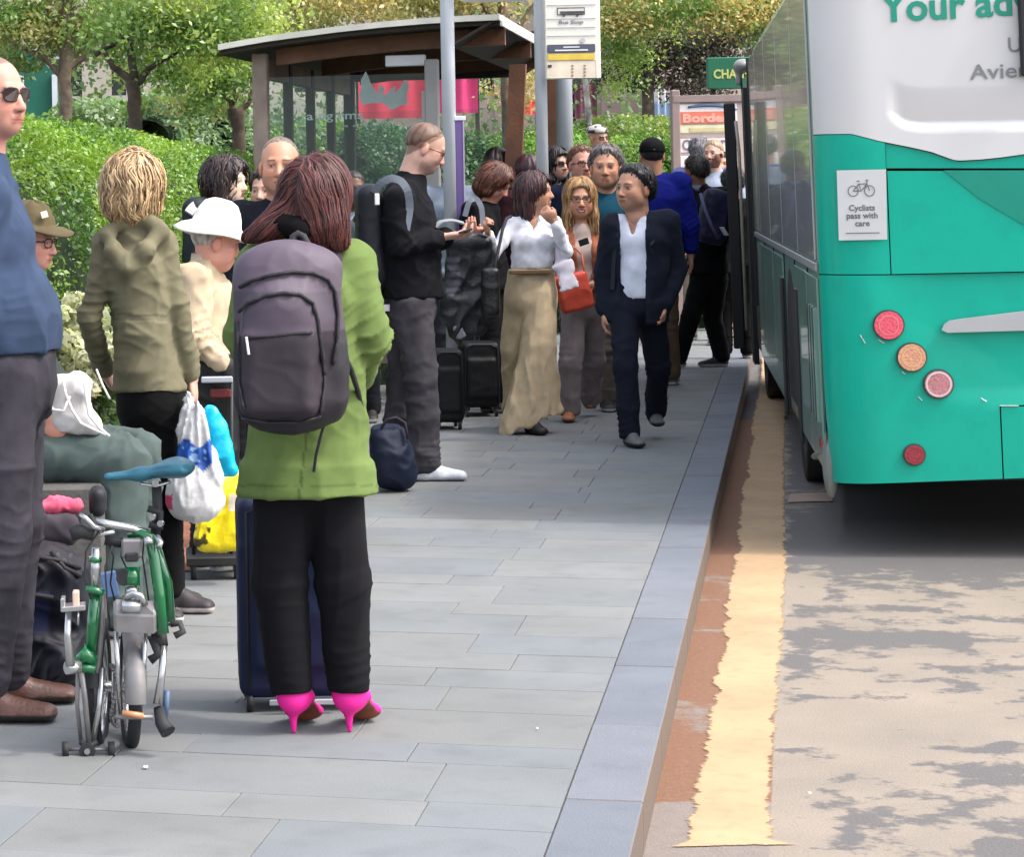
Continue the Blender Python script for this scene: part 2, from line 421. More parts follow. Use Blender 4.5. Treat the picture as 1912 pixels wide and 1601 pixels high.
def face_paint(V, c, R, hs, skin, brow, lip=None, stubble=0, shut=False, cap=None, beard=None, eyes=True, smile=False):
    L = (V-c)@R.T/hs; x, y, z = np.abs(L[:, 0]), L[:, 1], L[:, 2]
    C = np.tile(np.array(skin), (len(V), 1)); hd = (z > -.13)
    C *= (1+.10*(vnoise(V*40)-.5)+.10*(vnoise(V*11)-.5))[:, None]
    red = np.exp(-((x-.042)**2+(z+.03)**2)/.0006)*(y > .02)+np.exp(-((x)**2+(z+.036)**2)/.0002)*(y > .07)+((x > .074) & (z < .02))*.8
    C = C*(1-.25*np.clip(red, 0, 1)[:, None]*np.array([.0, .6, .7]))
    if stubble:
        m = ((z < -.045) & (y > -.0) & (z > -.125) & ~((x < .021) & (z > -.082) & (z < -.056)))*stubble
        C = C*(1-m[:, None]*np.array([.45, .42, .36]))
    if beard is not None:
        m = (z < -.048+(x > .045)*.04) & (y > -.005) & (z > -.13) & ~((x < .018) & (z > -.078) & (z < -.062)); C[m] = beard
    m = (x < .020) & (z > -.0815) & (z < -.058) & (y > .06); C[m] = lip if lip is not None else np.array(skin)*[.78, .52, .5]
    m = (x < .022) & (np.abs(z+.0690) < .0022) & (y > .06); C[m] = np.array(skin)*.25
    if smile:
        zc = -.071+x**2*14; m = (x < .029) & (np.abs(z-zc) < .0095*(1-x/.034)+.002) & (y > .055); C[m] = lip if lip is not None else np.array(skin)*[.74, .45, .42]
        m = (x < .018) & (np.abs(z-zc) < .0036*(1-x/.026)) & (y > .055); C[m] = (.72, .68, .62)
    if eyes:
        m = (np.abs(x-.031) < .0115) & (np.abs(z+.001) < .0042) & (y > .06); C[m] = np.array(skin)*.45+np.array([.12, .12, .12])
        m = (np.abs(x-.031) < .005) & (np.abs(z+.001) < .0045) & (y > .06); C[m] = (.03, .02, .015)
        m = (np.abs(x-.031) < .0145) & (z > .003) & (z < .0065) & (y > .06); C[m] = np.array(skin)*.42
    m = (x > .013) & (x < .047) & (np.abs(z-.0215+(x-.03)**2*6) < .0032) & (y > .05); C[m] = np.array(brow)*.6+np.array(skin)*.25
    m = (x < .012) & (x > .004) & (z < -.0445) & (z > -.0485) & (y > .085); C[m] = np.array(skin)*.35
    if cap is not None:   # very short hair painted on the scalp
        cc, pl = cap; m = hair_side(L, pl) & (z > -.09); t = .75*m
        C = C*(1-t[:, None])+np.array(cc)*t[:, None]
    return C
def hair_side(L, pl=(.078, .068, -.09, -.07)):
    y0, z0, y1, z1 = pl; t = np.array([y1-y0, z1-z0]); n = np.array([-t[1], t[0]]); n = n/np.linalg.norm(n)
    if n[0]*(-1)+n[1]*1 < 0: n = -n
    return (L[:, 1]-y0)*n[0]+(L[:, 2]-z0)*n[1] > 0
def hand_prims(S, wr, u, n, thumb, curl=.5, sc=1.0, fr=.0085):
    """wrist, direction, palm normal, thumb side direction"""
    u = nrm(u); n = nrm(n-u*np.dot(n, u)); w = np.cross(u, n); w = w*(1 if np.dot(w, thumb) > 0 else -1)
    R = np.array([w, u, n]); S.ell(wr+u*.05*sc, np.array([.042, .055, .017])*sc, R, .015)
    for k, (o, l) in enumerate(((.029, .068), (.010, .078), (-.010, .072), (-.028, .056))):
        p = wr+(u*.088+w*o)*sc; d1 = u*math.cos(curl)+n*math.sin(curl); d2 = u*math.cos(curl*2.3)+n*math.sin(curl*2.3)
        q = p+d1*l*.5*sc+w*o*.12*sc; e = q+d2*l*.5*sc
        S.seg(p-u*.02*sc, q, fr*1.1, fr, k=.004); S.seg(q, e, fr, fr*.85, k=.004)
    p = wr+(u*.03+w*.03)*sc; q = p+(u*.72+w*.6+n*.35)*.035*sc; e = q+(u*.9+w*.1+n*.45)*.03*sc
    S.seg(p, q, .012*sc, .0105*sc, k=.01); S.seg(q, e, .0105*sc, .0085*sc, k=.004)
def skeleton(base, yaw, H, sp=1.0):
    s = H/1.75; y = math.radians(yaw); f = np.array([math.sin(y), math.cos(y), 0]); r = np.array([math.cos(y), -math.sin(y), 0])
    q = lambda a, b, c: base+s*(r*a+f*b)+UP*c*s
    J = dict(nk=q(0, -.02, 1.475), hd=q(0, .03, 1.635))
    for n, sx in (('L', -1), ('R', 1)):
        J['sh'+n] = q(sx*.175*sp, -.01, 1.42); J['el'+n] = q(sx*.235*sp, -.03, 1.13); J['wr'+n] = q(sx*.245*sp, .06, .88)
        J['hp'+n] = q(sx*.085, 0, .90); J['kn'+n] = q(sx*.095, .02, .49); J['an'+n] = q(sx*.10, -.02, .085)
    return J, s, f, r
class Person:
    def __init__(s, label, d, head, yaw=180, hyaw=None, hp=0, hr=0, hh=None, H=None, j=None, skin='fair', fem=False, hz=0, basex=None, sp=None, group=None, feet_z=0.0, cat=None, lift=''):
        s.d = d; s.yaw = yaw; hc = P(head[0], head[1], d+hz); s.h = .0070 if d < 9.9 else (.011 if d < 14.5 else .0135)
        if H is None: H = (hc[2]-feet_z)/.9343
        y = math.radians(yaw); f = np.array([math.sin(y), math.cos(y), 0])
        base = np.array([hc[0], hc[1], feet_z])-f*.03*H/1.75
        if basex is not None: base[0] = P(basex, head[1], d)[0]
        s.J, s.s, s.f, s.r = skeleton(base, yaw, H, sp or (.92 if fem else 1.0)); s.H = H; s.fem = fem
        s.J['hd'] = hc; s.J['nk'] = s.J['nk']+(hc-base-s.s*(s.f*.03)-UP*1.635*s.s)*.6
        for k, v in (j or {}).items(): s.J[k] = P(v[0], v[1], d+(v[2] if len(v) > 2 else 0))
        for sd in 'LR':     # standing feet rest on the ground
            if sd not in lift and s.J['an'+sd][2] < .22: s.J['an'+sd][2] = .085*s.s
            s.J['an'+sd][2] = max(s.J['an'+sd][2], .07)
        s.hs = s.s if hh is None else (hh/F_PX*d)/.235
        s.R = rotm(hyaw if hyaw is not None else yaw, hp, hr); s.skin = np.array(SKIN[skin] if isinstance(skin, str) else skin)
        s.root = empty('person', tuple(base), label, cat or ('woman' if fem else 'man'), group or 'people waiting and walking at the bus stop')
        s.hands = []
    def HL(s, x, y, z): return s.J['hd']+s.hs*(x*s.R[0]+y*s.R[1]+z*s.R[2])
    def body(s, brow=(.05, .03, .02), lip=None, stubble=0, cap=None, beard=None, eyes=True, smile=False, hands={}, arms=True, fat=0, legs=True, bare=None):
        J, k = s.J, s.s; A = SDF(); head_prims(A, J['hd'], s.R, s.hs, s.fem, J['nk']-UP*.03)
        hh = .0042 if s.d < 11.5 else (.0055 if s.d < 16 else .0062)
        V1, Q1 = A.mesh(hh, 0); C1 = face_paint(V1, J['hd'], s.R, s.hs, s.skin, brow, lip, stubble, cap=cap, beard=beard, eyes=eyes, smile=smile)
        B = SDF(); pc = (J['hpL']+J['hpR'])/2; cc = (J['shL']+J['shR'])/2-UP*.12*k
        tb = .105 if not s.fem else .080; B.seg(pc, cc, tb*k, tb*k, s.r, .075*k, .08*k, k=.03); B.seg(cc, J['nk']-UP*.02*k, .11*k, .045*k, s.r, .085*k, .045*k, k=.04)
        for sd in 'LR':
            t = .042 if not s.fem else .032
            B.seg(J['nk']-UP*.06*k, J['sh'+sd], .05*k, .042*k, k=.03); ter = .036 if not s.fem else .029; B.seg(J['sh'+sd], J['el'+sd], t*k, ter*k, k=.02)
            B.seg(J['el'+sd], J['wr'+sd], ter*k, .026*k, k=.02)
            if legs:
                B.seg(J['hp'+sd], J['kn'+sd], .05*k, .040*k, k=.03); B.seg(J['kn'+sd], J['an'+sd], .040*k, .030*k, k=.02)
            hd = hands.get(sd, {}); u = hd.get('u', nrm(J['wr'+sd]-J['el'+sd])); sx = -1 if sd == 'L' else 1
            n = hd.get('n', -s.r*sx); th = hd.get('th', s.f)
            hand_prims(B, J['wr'+sd], np.asarray(u, float), np.asarray(n, float), np.asarray(th, float), hd.get('curl', .45), k, .0085 if s.h < .01 else .0095)
        bh = .007 if s.d < 9.9 else .0098
        V2, Q2 = B.mesh(bh, 0); C2 = np.tile(s.skin, (len(V2), 1))*(1+.12*(vnoise(V2*22)-.5))[:, None]
        kn = np.min([np.linalg.norm(V2-J['wr'+q]-nrm(J['wr'+q]-J['el'+q])*.1, axis=1) for q in 'LR'], axis=0); C2 = np.where((kn < .05)[:, None], C2*np.array([1, .9, .88]), C2)
        s.body_o = mk('body', np.concatenate([V1, V2]), np.concatenate([Q1, Q2+len(V1)]), fabric('skin'), s.root, col=np.concatenate([C1, C2])); return s
    # ------------------------------------------------------------ garments
    def top(s, col, name='jacket', hem=.86, e=.022, hipw=.17, waist=.145, chest=.165, dep=.115, hemw=None, sleeve=1.0, arm=.056, cuff=.040, kind='cloth', amp=.007, freq=(7, 7, 5), belly=0, hood=False, cut=None, colfn=None, collar=None, hemd=None, seed=0, neckr=.062, sh=.055, k=.04, cinch=0, addfn=None, crs=1.0, dispfn=None):
        J, q = s.J, s.s; S = SDF(); pc = (J['hpL']+J['hpR'])/2; cc = (J['shL']+J['shR'])/2-UP*.11*q
        sidec = nrm(J['shR']-J['shL']); sideh = nrm(J['hpR']-J['hpL']) if np.linalg.norm(J['hpR']-J['hpL']) > .05 else s.r
        hz = float(hem) if isinstance(hem, np.floating) else hem*q
        wc = pc*.45+cc*.55; hw = (hemw or hipw); hem_c = pc+(pc-wc)*((pc[2]-hz)/max(.05, wc[2]-pc[2])) if hz < pc[2] else None
        if hem_c is not None:
            S.seg(hem_c, pc, hw*q+e, hipw*q+e, s.r, (hemd or dep*1.05)*q+e, dep*1.02*q+e, k=k, flat=True)
        S.seg(pc, wc, hipw*q+e, waist*q+e, s.r, dep*1.02*q+e, dep*.95*q+e, k=k)
        S.seg(wc, cc, waist*q+e, chest*q+e, sidec, dep*.95*q+e, dep*q+e, k=k)
        S.seg(cc, J['nk']-UP*.03*q, chest*q*.92+e, neckr*q+e*.5, sidec, dep*q*.95+e, neckr*q+e*.5, k=k)
        if belly: S.ell(wc*.62+pc*.38+s.f*(.035+belly*.3), np.array([waist*q+e, dep*q+belly, .17*q]), np.array([s.r, s.f, UP]), .06)
        if s.fem and s.d > 9: 
            for sx in (-1, 1): S.ell(cc+s.f*(dep*q*.75)+s.r*sx*.065*q+UP*.0, np.array([.06, .05, .06])*q, None, .04)
        if cinch: S.cuts.append(None) if False else None
        for sd in 'LR':
            a, b, c = J['sh'+sd], J['el'+sd], J['wr'+sd]
            S.seg(J['nk']-UP*.05*q, a, .06*q, sh*q+e*.6, k=.035)
            S.seg(a, b, (arm+.004)*q+e*.5, arm*.9*q+e*.4, k=.022)
            if sleeve >= 1: S.seg(b, c-nrm(c-b)*.025, arm*.9*q+e*.4, cuff*q+e*.2, k=.02, flat=False)
            elif sleeve > .5: S.seg(b, b+(c-b)*(sleeve*2-1), arm*.9*q+e*.3, cuff*1.15*q+e*.3, k=.02)
        if addfn: addfn(S)
        S.cut(lambda X, Y, Z, z=hz: z-Z+0*X+0*Y)
        if cut: S.cut(cut)
        s.topS = S
        jf = []
        if crs:
            for sd in 'LR':
                if sleeve > .5:
                    a, b, c = J['sh'+sd], J['el'+sd], J['wr'+sd]; t = nrm(nrm(b-a)+nrm(c-b)); jf += [(b, nrm(t+s.r*.25), .11*q, .016*crs, 85), (b*.45+c*.55, nrm(c-b), .09*q, .010*crs, 75)]
                    jf.append((a*.72+cc*.28-UP*.06, nrm(np.array([.5 if sd == 'L' else -.5, 0, 1])), .12*q, .013*crs, 55))
            jf.append((wc-UP*.03, nrm(UP+s.r*.35), .15*q, .012*crs, 48)); jf.append((pc+UP*.02, nrm(UP-s.r*.3), .14*q, .008*crs, 42))
        return cloth(name, S, s.h, fabric(kind), s.root, col, amp, freq, .5, seed+int(s.d*10), colfn, jf=jf, dispfn=dispfn)
    def trousers(s, col, kind='cloth', hip=.155, dep=.115, th=.085, kn=.062, an=.055, e=.008, amp=.006, freq=(5, 5, 11), ankz=None, name='trousers', seed=3, colfn=None, topz=None, crs=1.0, dispfn=None, k=.03, hang=.0):
        J, q = s.J, s.s; S = SDF(); pc = (J['hpL']+J['hpR'])/2; cc = (J['shL']+J['shR'])/2
        up = nrm(cc-pc); S.seg(pc-up*.02*q, pc+up*.12*q, hip*q+e, (hip-.015)*q+e, s.r, dep*q+e, dep*.95*q+e, k=k)
        for sd in 'LR':
            a, b, c = J['hp'+sd], J['kn'+sd], J['an'+sd]
            S.seg(a, b, th*q+e, kn*q+e, k=k); 
            c2 = c+(c-b)*hang
            S.seg(b, c2, kn*q+e, an*q+e, s.r, kn*q+e, an*q*1.15+e, k=.02, flat=False)
        S.cut(lambda X, Y, Z, z=(topz or pc[2]+.15*q): Z-z+0*X+0*Y)
        S.cut(lambda X, Y, Z: ankz-Z+0*X+0*Y) if ankz else S.cut(lambda X, Y, Z: .045-Z+0*X+0*Y)
        jf = []
        for sd in 'LR':
            a, b, c = J['hp'+sd], J['kn'+sd], J['an'+sd]; jf += [(b, nrm(c-a), .12*q, .014*crs, 60), (c+nrm(b-c)*.06, nrm(c-b), .10*q, .017*crs, 95), (a-UP*.06*q, nrm(UP+s.r*(.8 if sd == 'L' else -.8)), .12*q, .010*crs, 50)]
        return cloth(name, S, s.h, fabric(kind), s.root, col, amp, freq, .15, seed+int(s.d*10), colfn, jf=jf, dispfn=dispfn)
    def shoes(s, col, sole=(.6, .6, .58), toeL=None, toeR=None, ln=.27, kind='rubber', hi=.0, wid=.047, names='shoe', colfn=None, flatfoot=True, tip=(0, 0)):
        for i, sd in enumerate('LR'):
            an = s.J['an'+sd]; t = toeL if sd == 'L' else toeR; dirv = nrm(t) if t is not None else s.f
            q = s.s; L = ln*q; gz = max(0.0, an[2]-.085*q); sl = tip[i]; S = SDF()
            side = np.cross(dirv, UP); hl = np.array([an[0], an[1], gz])-dirv*L*.24; tp = hl+dirv*L*1.0; 
            o = UP*.024; ddz = -UP*sl
            R = None
            S.seg(hl+o+dirv*.035, hl+dirv*L*.55+o, .036*q, .041*q, side, .024, .022, k=.01); S.seg(hl+dirv*L*.5+o, tp-dirv*.04+o+ddz, .043*q, wid*q*.86, side, .022, .02, k=.01)
            S.seg(hl+dirv*.045+UP*.05, hl+dirv*L*.42+UP*.052, .034*q, .034*q, side, .032, .036, k=.02); S.seg(hl+dirv*L*.4+UP*.05, tp-dirv*.055+UP*.033+ddz, .035*q, .034*q, side, .035, .020, k=.02)
            S.seg(hl+dirv*L*.24+UP*.04, an+UP*.03+UP*hi, .040*q, .038*q, k=.02)
            S.cut(lambda X, Y, Z, g=gz, sl=sl: (g+.004-max(0, sl))-Z+0*X+0*Y)
            V, Q = S.mesh(.006 if s.d < 10 else .0085, 1)
            C = np.tile(np.array(col, float), (len(V), 1)); C[V[:, 2] < gz+.026] = sole
            if colfn: C = colfn(V, C, hl, dirv, side)
            mk(names, V, Q, fabric(kind), s.root, col=C)
    # ------------------------------------------------------------ hair
    def hair(s, c1, c2=None, kind='short', th=.012, plane=(.078, .068, -.09, -.07), extra=(), amp=.003, strands=0, slen=.12, flow=None, name='hair', sw=.004, cutfn=None, streak=(60, 60, 8), h=None, backbias=0, facew=.062, mess=.25):
        if kind == 'short' and not strands: strands, slen, sw = 450, .035, .0045
        S = SDF(); c2 = c2 or tuple(np.array(c1)*.5); J = s.J
        S.ell(s.HL(0, -.012, .032), (np.array([.077, .096, .086])+th)*s.hs, s.R, .02)
        if kind != 'buzz': S.ell(s.HL(0, -.03, .0), (np.array([.074, .075, .075])+th)*s.hs, s.R, .03)
        y0, z0, y1, z1 = plane; t = np.array([y1-y0, z1-z0]); n = np.array([-t[1], t[0]]); n = n/np.linalg.norm(n)
        if -n[0]+n[1] < 0: n = -n
        c, R, hs = J['hd'], s.R, s.hs; wn = R[1]*n[0]+R[2]*n[1]; w0 = c+hs*(y0*R[1]+z0*R[2])
        Fd, lo, h_ = S.field(h or (.005 if s.d < 11.5 else .0065))
        S2 = SDF()
        # base cap then extras: cap is cut by the hairline, extras are free
        def cap(X, Y, Z): return -((X-w0[0])*wn[0]+(Y-w0[1])*wn[1]+(Z-w0[2])*wn[2])
        def pst(F, X, Y, Z):
            g = -cap(X, Y, Z)+.004*np.sin(X*95+Z*60)+.003*np.sin(X*210-Z*170)
            F = F+th*s.hs*np.clip(1-g/.022, 0, 1)*1.15; return np.maximum(F, -g)
        S.post = pst; V0, Q0 = S.mesh(h_, 1)
        Vs, Qs, off = [V0], [Q0], len(V0); Ss = [S]
        if extra:
            S2 = SDF()
            for a, b, wa, wb in extra: S2.seg(s.HL(*a), s.HL(*b), wa*s.hs, wb*s.hs, k=.03)
            if kind == 'full': S2.p += S.p; S2.lo += S.lo; S2.hi += S.hi
            rr, ff, uu = R; xl = lambda X, Y, Z, ax: (X-c[0])*ax[0]+(Y-c[1])*ax[1]+(Z-c[2])*ax[2]
            if kind == 'full': S2.cut(lambda X, Y, Z: np.minimum(np.minimum(cap(X, Y, Z)-.002, xl(X, Y, Z, ff)-.030*hs), facew*hs-np.abs(xl(X, Y, Z, rr))+.006*np.sin(Z*70)))
            if cutfn: S2.cut(cutfn)
            V1, Q1 = S2.mesh(h_, 1)
            if kind == 'full': Vs, Qs, off, Ss = [V1], [Q1], len(V1), [S2]
            else: Vs.append(V1); Qs.append(Q1+off); off += len(V1); Ss.append(S2)
        V = np.concatenate(Vs); Q = np.concatenate(Qs); N = vnormals(V, Q); L = (V-c)@R.T/hs
        ang = np.arctan2(L[:, 0], L[:, 1]+.02); q = np.stack([ang*streak[0]/8, L[:, 2]*streak[2], L[:, 0]*streak[1]*.3+L[:, 1]*10], 1)+np.stack([vnoise(V*9), vnoise(V*9+4), vnoise(V*9+9)], 1)*1.2
        st = vnoise(q); V = V+N*((st-.5)*2*amp)[:, None]
        tt = np.clip((st-.3)*1.8+(vnoise(q*2.7)-.5)*.6, 0, 1)[:, None]; C = np.array(c2)*(1-tt)+np.array(c1)*tt
        if strands:
            SS = Ss[-1] if kind == 'full' else Ss[-1]; rs = np.random.RandomState(int(s.d*31)); pick = rs.randint(0, len(V), strands); Pn = V[pick]; pts = [Pn]; lift_ = .0025+(.008+mess*.014)*rs.rand(strands)**3
            nst = 9; step = slen*hs/nst
            fl = flow or (lambda P_, L_: np.tile(-R[2], (len(P_), 1)))
            for _ in range(nst):
                L_ = (Pn-c)@R.T/hs; d = fl(Pn, L_)+((rs.rand(strands, 1)-.5)*mess+(vnoise(Pn*38)[:, None]-.5)*mess*3.2)*R[0]+((rs.rand(strands, 1)-.5)*mess*.6+(vnoise(Pn*30+7)[:, None]-.5)*mess*1.6)*R[1]
                g = SS.grad(Pn); d = d-g*np.sum(d*g, 1, keepdims=True); d = d/(np.linalg.norm(d, axis=1, keepdims=True)+1e-6)
                Pn = Pn+d*step; f_ = SS.sample(Pn); f_ = np.where(f_ > .1, .0, f_); Pn = Pn-SS.grad(Pn)*np.clip(f_-lift_, -.03, .012)[:, None]; pts.append(Pn)
            pts = np.array(pts); rv, rq, rc = [], [], []
            cidx = rs.rand(strands, 1); colr = np.array(c2)*(1-cidx)+np.array(c1)*1.15*cidx
            m = nst+1
            for i in range(m):
                g = SS.grad(pts[i]); tg = pts[min(i+1, nst)]-pts[max(i-1, 0)]; sd_ = np.cross(g, tg); sd_ /= (np.linalg.norm(sd_, axis=1, keepdims=True)+1e-9)
                w = sw*hs*(math.sin(math.pi*(i+.6)/(m+.4))**.6)
                rv += [pts[i]-sd_*w, pts[i]+g*w*.6, pts[i]+sd_*w]; rc += [colr]*3
            rv = np.concatenate(rv); rc = np.concatenate(rc); ks = np.arange(strands)
            for i in range(nst):
                for b in (0, 1):
                    a0 = (i*3+b)*strands+ks; a1 = (i*3+b+1)*strands+ks; b0 = ((i+1)*3+b)*strands+ks; b1 = ((i+1)*3+b+1)*strands+ks
                    rq.append(np.stack([a0, b0, b1, a1], 1))
            Q = np.concatenate([Q]+[x+len(V) for x in rq]); V = np.concatenate([V, rv]); C = np.concatenate([C, rc])
        return mk(name, V, Q, fabric('hair'), s.root, col=C)
    def glasses(s, lens=None, frame=(.03, .02, .02), r=.0022, lw=.024, lh=.017, z=.0, name=None, tone=(.02, .015, .015)):
        b = MB(); y0 = .096
        for sx in (-1, 1):
            cx = sx*.031; pw = lambda v: math.copysign(abs(v)**.6, v); pts = [s.HL(cx+lw*pw(math.cos(a))*(1+.10*math.sin(a)), y0-.010*(abs(cx+lw*math.cos(a))/.055)**2, z-.002+lh*pw(math.sin(a))) for a in np.linspace(0, 2*math.pi, 21)[:-1]]
            if lens: b.prism(pts, s.R[1]*.002*s.hs, tone)
            b.tube(pts, r*s.hs, 6, frame, closed=True)
            b.tube([s.HL(sx*.055, y0-.012, z+.004), s.HL(sx*.078, y0-.045, z+.002), s.HL(sx*.083, -.005, z-.002)], r*s.hs, 6, frame)
        b.tube([s.HL(-.010, y0, z+.002), s.HL(0, y0+.003, z+.004), s.HL(.010, y0, z+.002)], r*s.hs, 6, frame)
        return b.build(name or ('sunglasses' if lens else 'glasses'), mat('eyewear', attr=True, rough=.2, noise=.02), s.root, smooth=True, usecol=True)
# ================================================================ SETTING: GROUND
KD = np.array([math.sin(KERB_A), math.cos(KERB_A), 0]); KR = np.array([KD[1], -KD[0], 0])   # along the kerb, to the right of it
K0 = G(1176, 1601, 0); K0 = K0-KD*0
def kf(P_): # ground point -> (along, across)
    v = np.asarray(P_)-K0; return float(np.dot(v, KD)), float(np.dot(v, KR))
def kp(a, c, z=0.0): 
    q = K0+KD*a+KR*c; return np.array([q[0], q[1], z])
RZ = -.125
def quad_sheet(name, pts, m, **k):
    return mk(name, np.array(pts), [tuple(range(len(pts)))], m, smooth=False, **k)
# road with worn surface and painted bus shade: masks stored on a grid, edges broken up by noise in the shader
def worn_road_bus_shade():
    m, n, l, b = new_mat('worn_road_bus_shade'); b.inputs['Roughness'].default_value = .85
    tc = n.new('ShaderNodeTexCoord')
    def noise(sc, det=8, ro=.6):
        z = n.new('ShaderNodeTexNoise'); z.inputs['Scale'].default_value = sc; z.inputs['Detail'].default_value = det; z.inputs['Roughness'].default_value = ro
        l.new(tc.outputs['Object'], z.inputs['Vector']); return z.outputs['Fac']
    def math_(op, a, b_):
        z = n.new('ShaderNodeMath'); z.operation = op
        for i, v in enumerate((a, b_)):
            if isinstance(v, (int, float)): z.inputs[i].default_value = v
            else: l.new(v, z.inputs[i])
        return z.outputs[0]
    def mixc(f, a, c):
        z = n.new('ShaderNodeMix'); z.data_type = 'RGBA'; l.new(f, z.inputs[0])
        for i, v in ((6, a), (7, c)):
            if isinstance(v, tuple): z.inputs[i].default_value = (*v, 1)
            else: l.new(v, z.inputs[i])
        return z.outputs[2]
    def ramp(v, lo, hi):
        z = n.new('ShaderNodeMapRange'); l.new(v, z.inputs[0]); z.inputs[1].default_value = lo; z.inputs[2].default_value = hi; return z.outputs[0]
    at = n.new('ShaderNodeAttribute'); at.attribute_name = 'Col'; sp = n.new('ShaderNodeSeparateColor'); l.new(at.outputs['Color'], sp.inputs[0])
    rag = math_('ADD', math_('MULTIPLY', math_('SUBTRACT', noise(5, 10, .72), .5), 2.3), .02)
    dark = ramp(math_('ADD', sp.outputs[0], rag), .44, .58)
    ter = ramp(math_('ADD', sp.outputs[1], math_('MULTIPLY', rag, .75)), .42, .58)
    grime = ramp(noise(1.7, 6), .3, .75); fine = noise(160, 3)
    base = mixc(grime, lin((216, 198, 178), .37), lin((196, 182, 166), .33)); 
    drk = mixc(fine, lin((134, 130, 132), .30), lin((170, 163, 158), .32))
    tr = mixc(noise(45, 6), lin((160, 108, 78), .30), lin((206, 152, 118), .37))
    gut = mixc(noise(25, 6), lin((170, 156, 148), .33), lin((206, 190, 178), .36))
    drk = mixc(ramp(sp.outputs[0], .98, 1.3), drk, lin((70, 68, 74), .30)); c = mixc(dark, base, drk); g2 = mixc(ter, gut, tr); gz = ramp(sp.outputs[2], .45, .55); c = mixc(gz, c, g2)  # strongest mask values go near black: bus shade painted into the asphalt
    sp2 = math_('MULTIPLY', math_('ADD', fine, .55), .97); mm = n.new('ShaderNodeMix'); mm.data_type = 'RGBA'; mm.blend_type = 'MULTIPLY'; mm.inputs[0].default_value = 1
    l.new(c, mm.inputs[6]); l.new(sp2, mm.inputs[7]); l.new(mm.outputs[2], b.inputs['Base Color'])
    bp = n.new('ShaderNodeBump'); bp.inputs['Strength'].default_value = .5; bp.inputs['Distance'].default_value = .006
    l.new(math_('ADD', noise(110, 4), math_('MULTIPLY', dark, -.3)), bp.inputs['Height']); l.new(bp.outputs[0], b.inputs['Normal'])
    return m
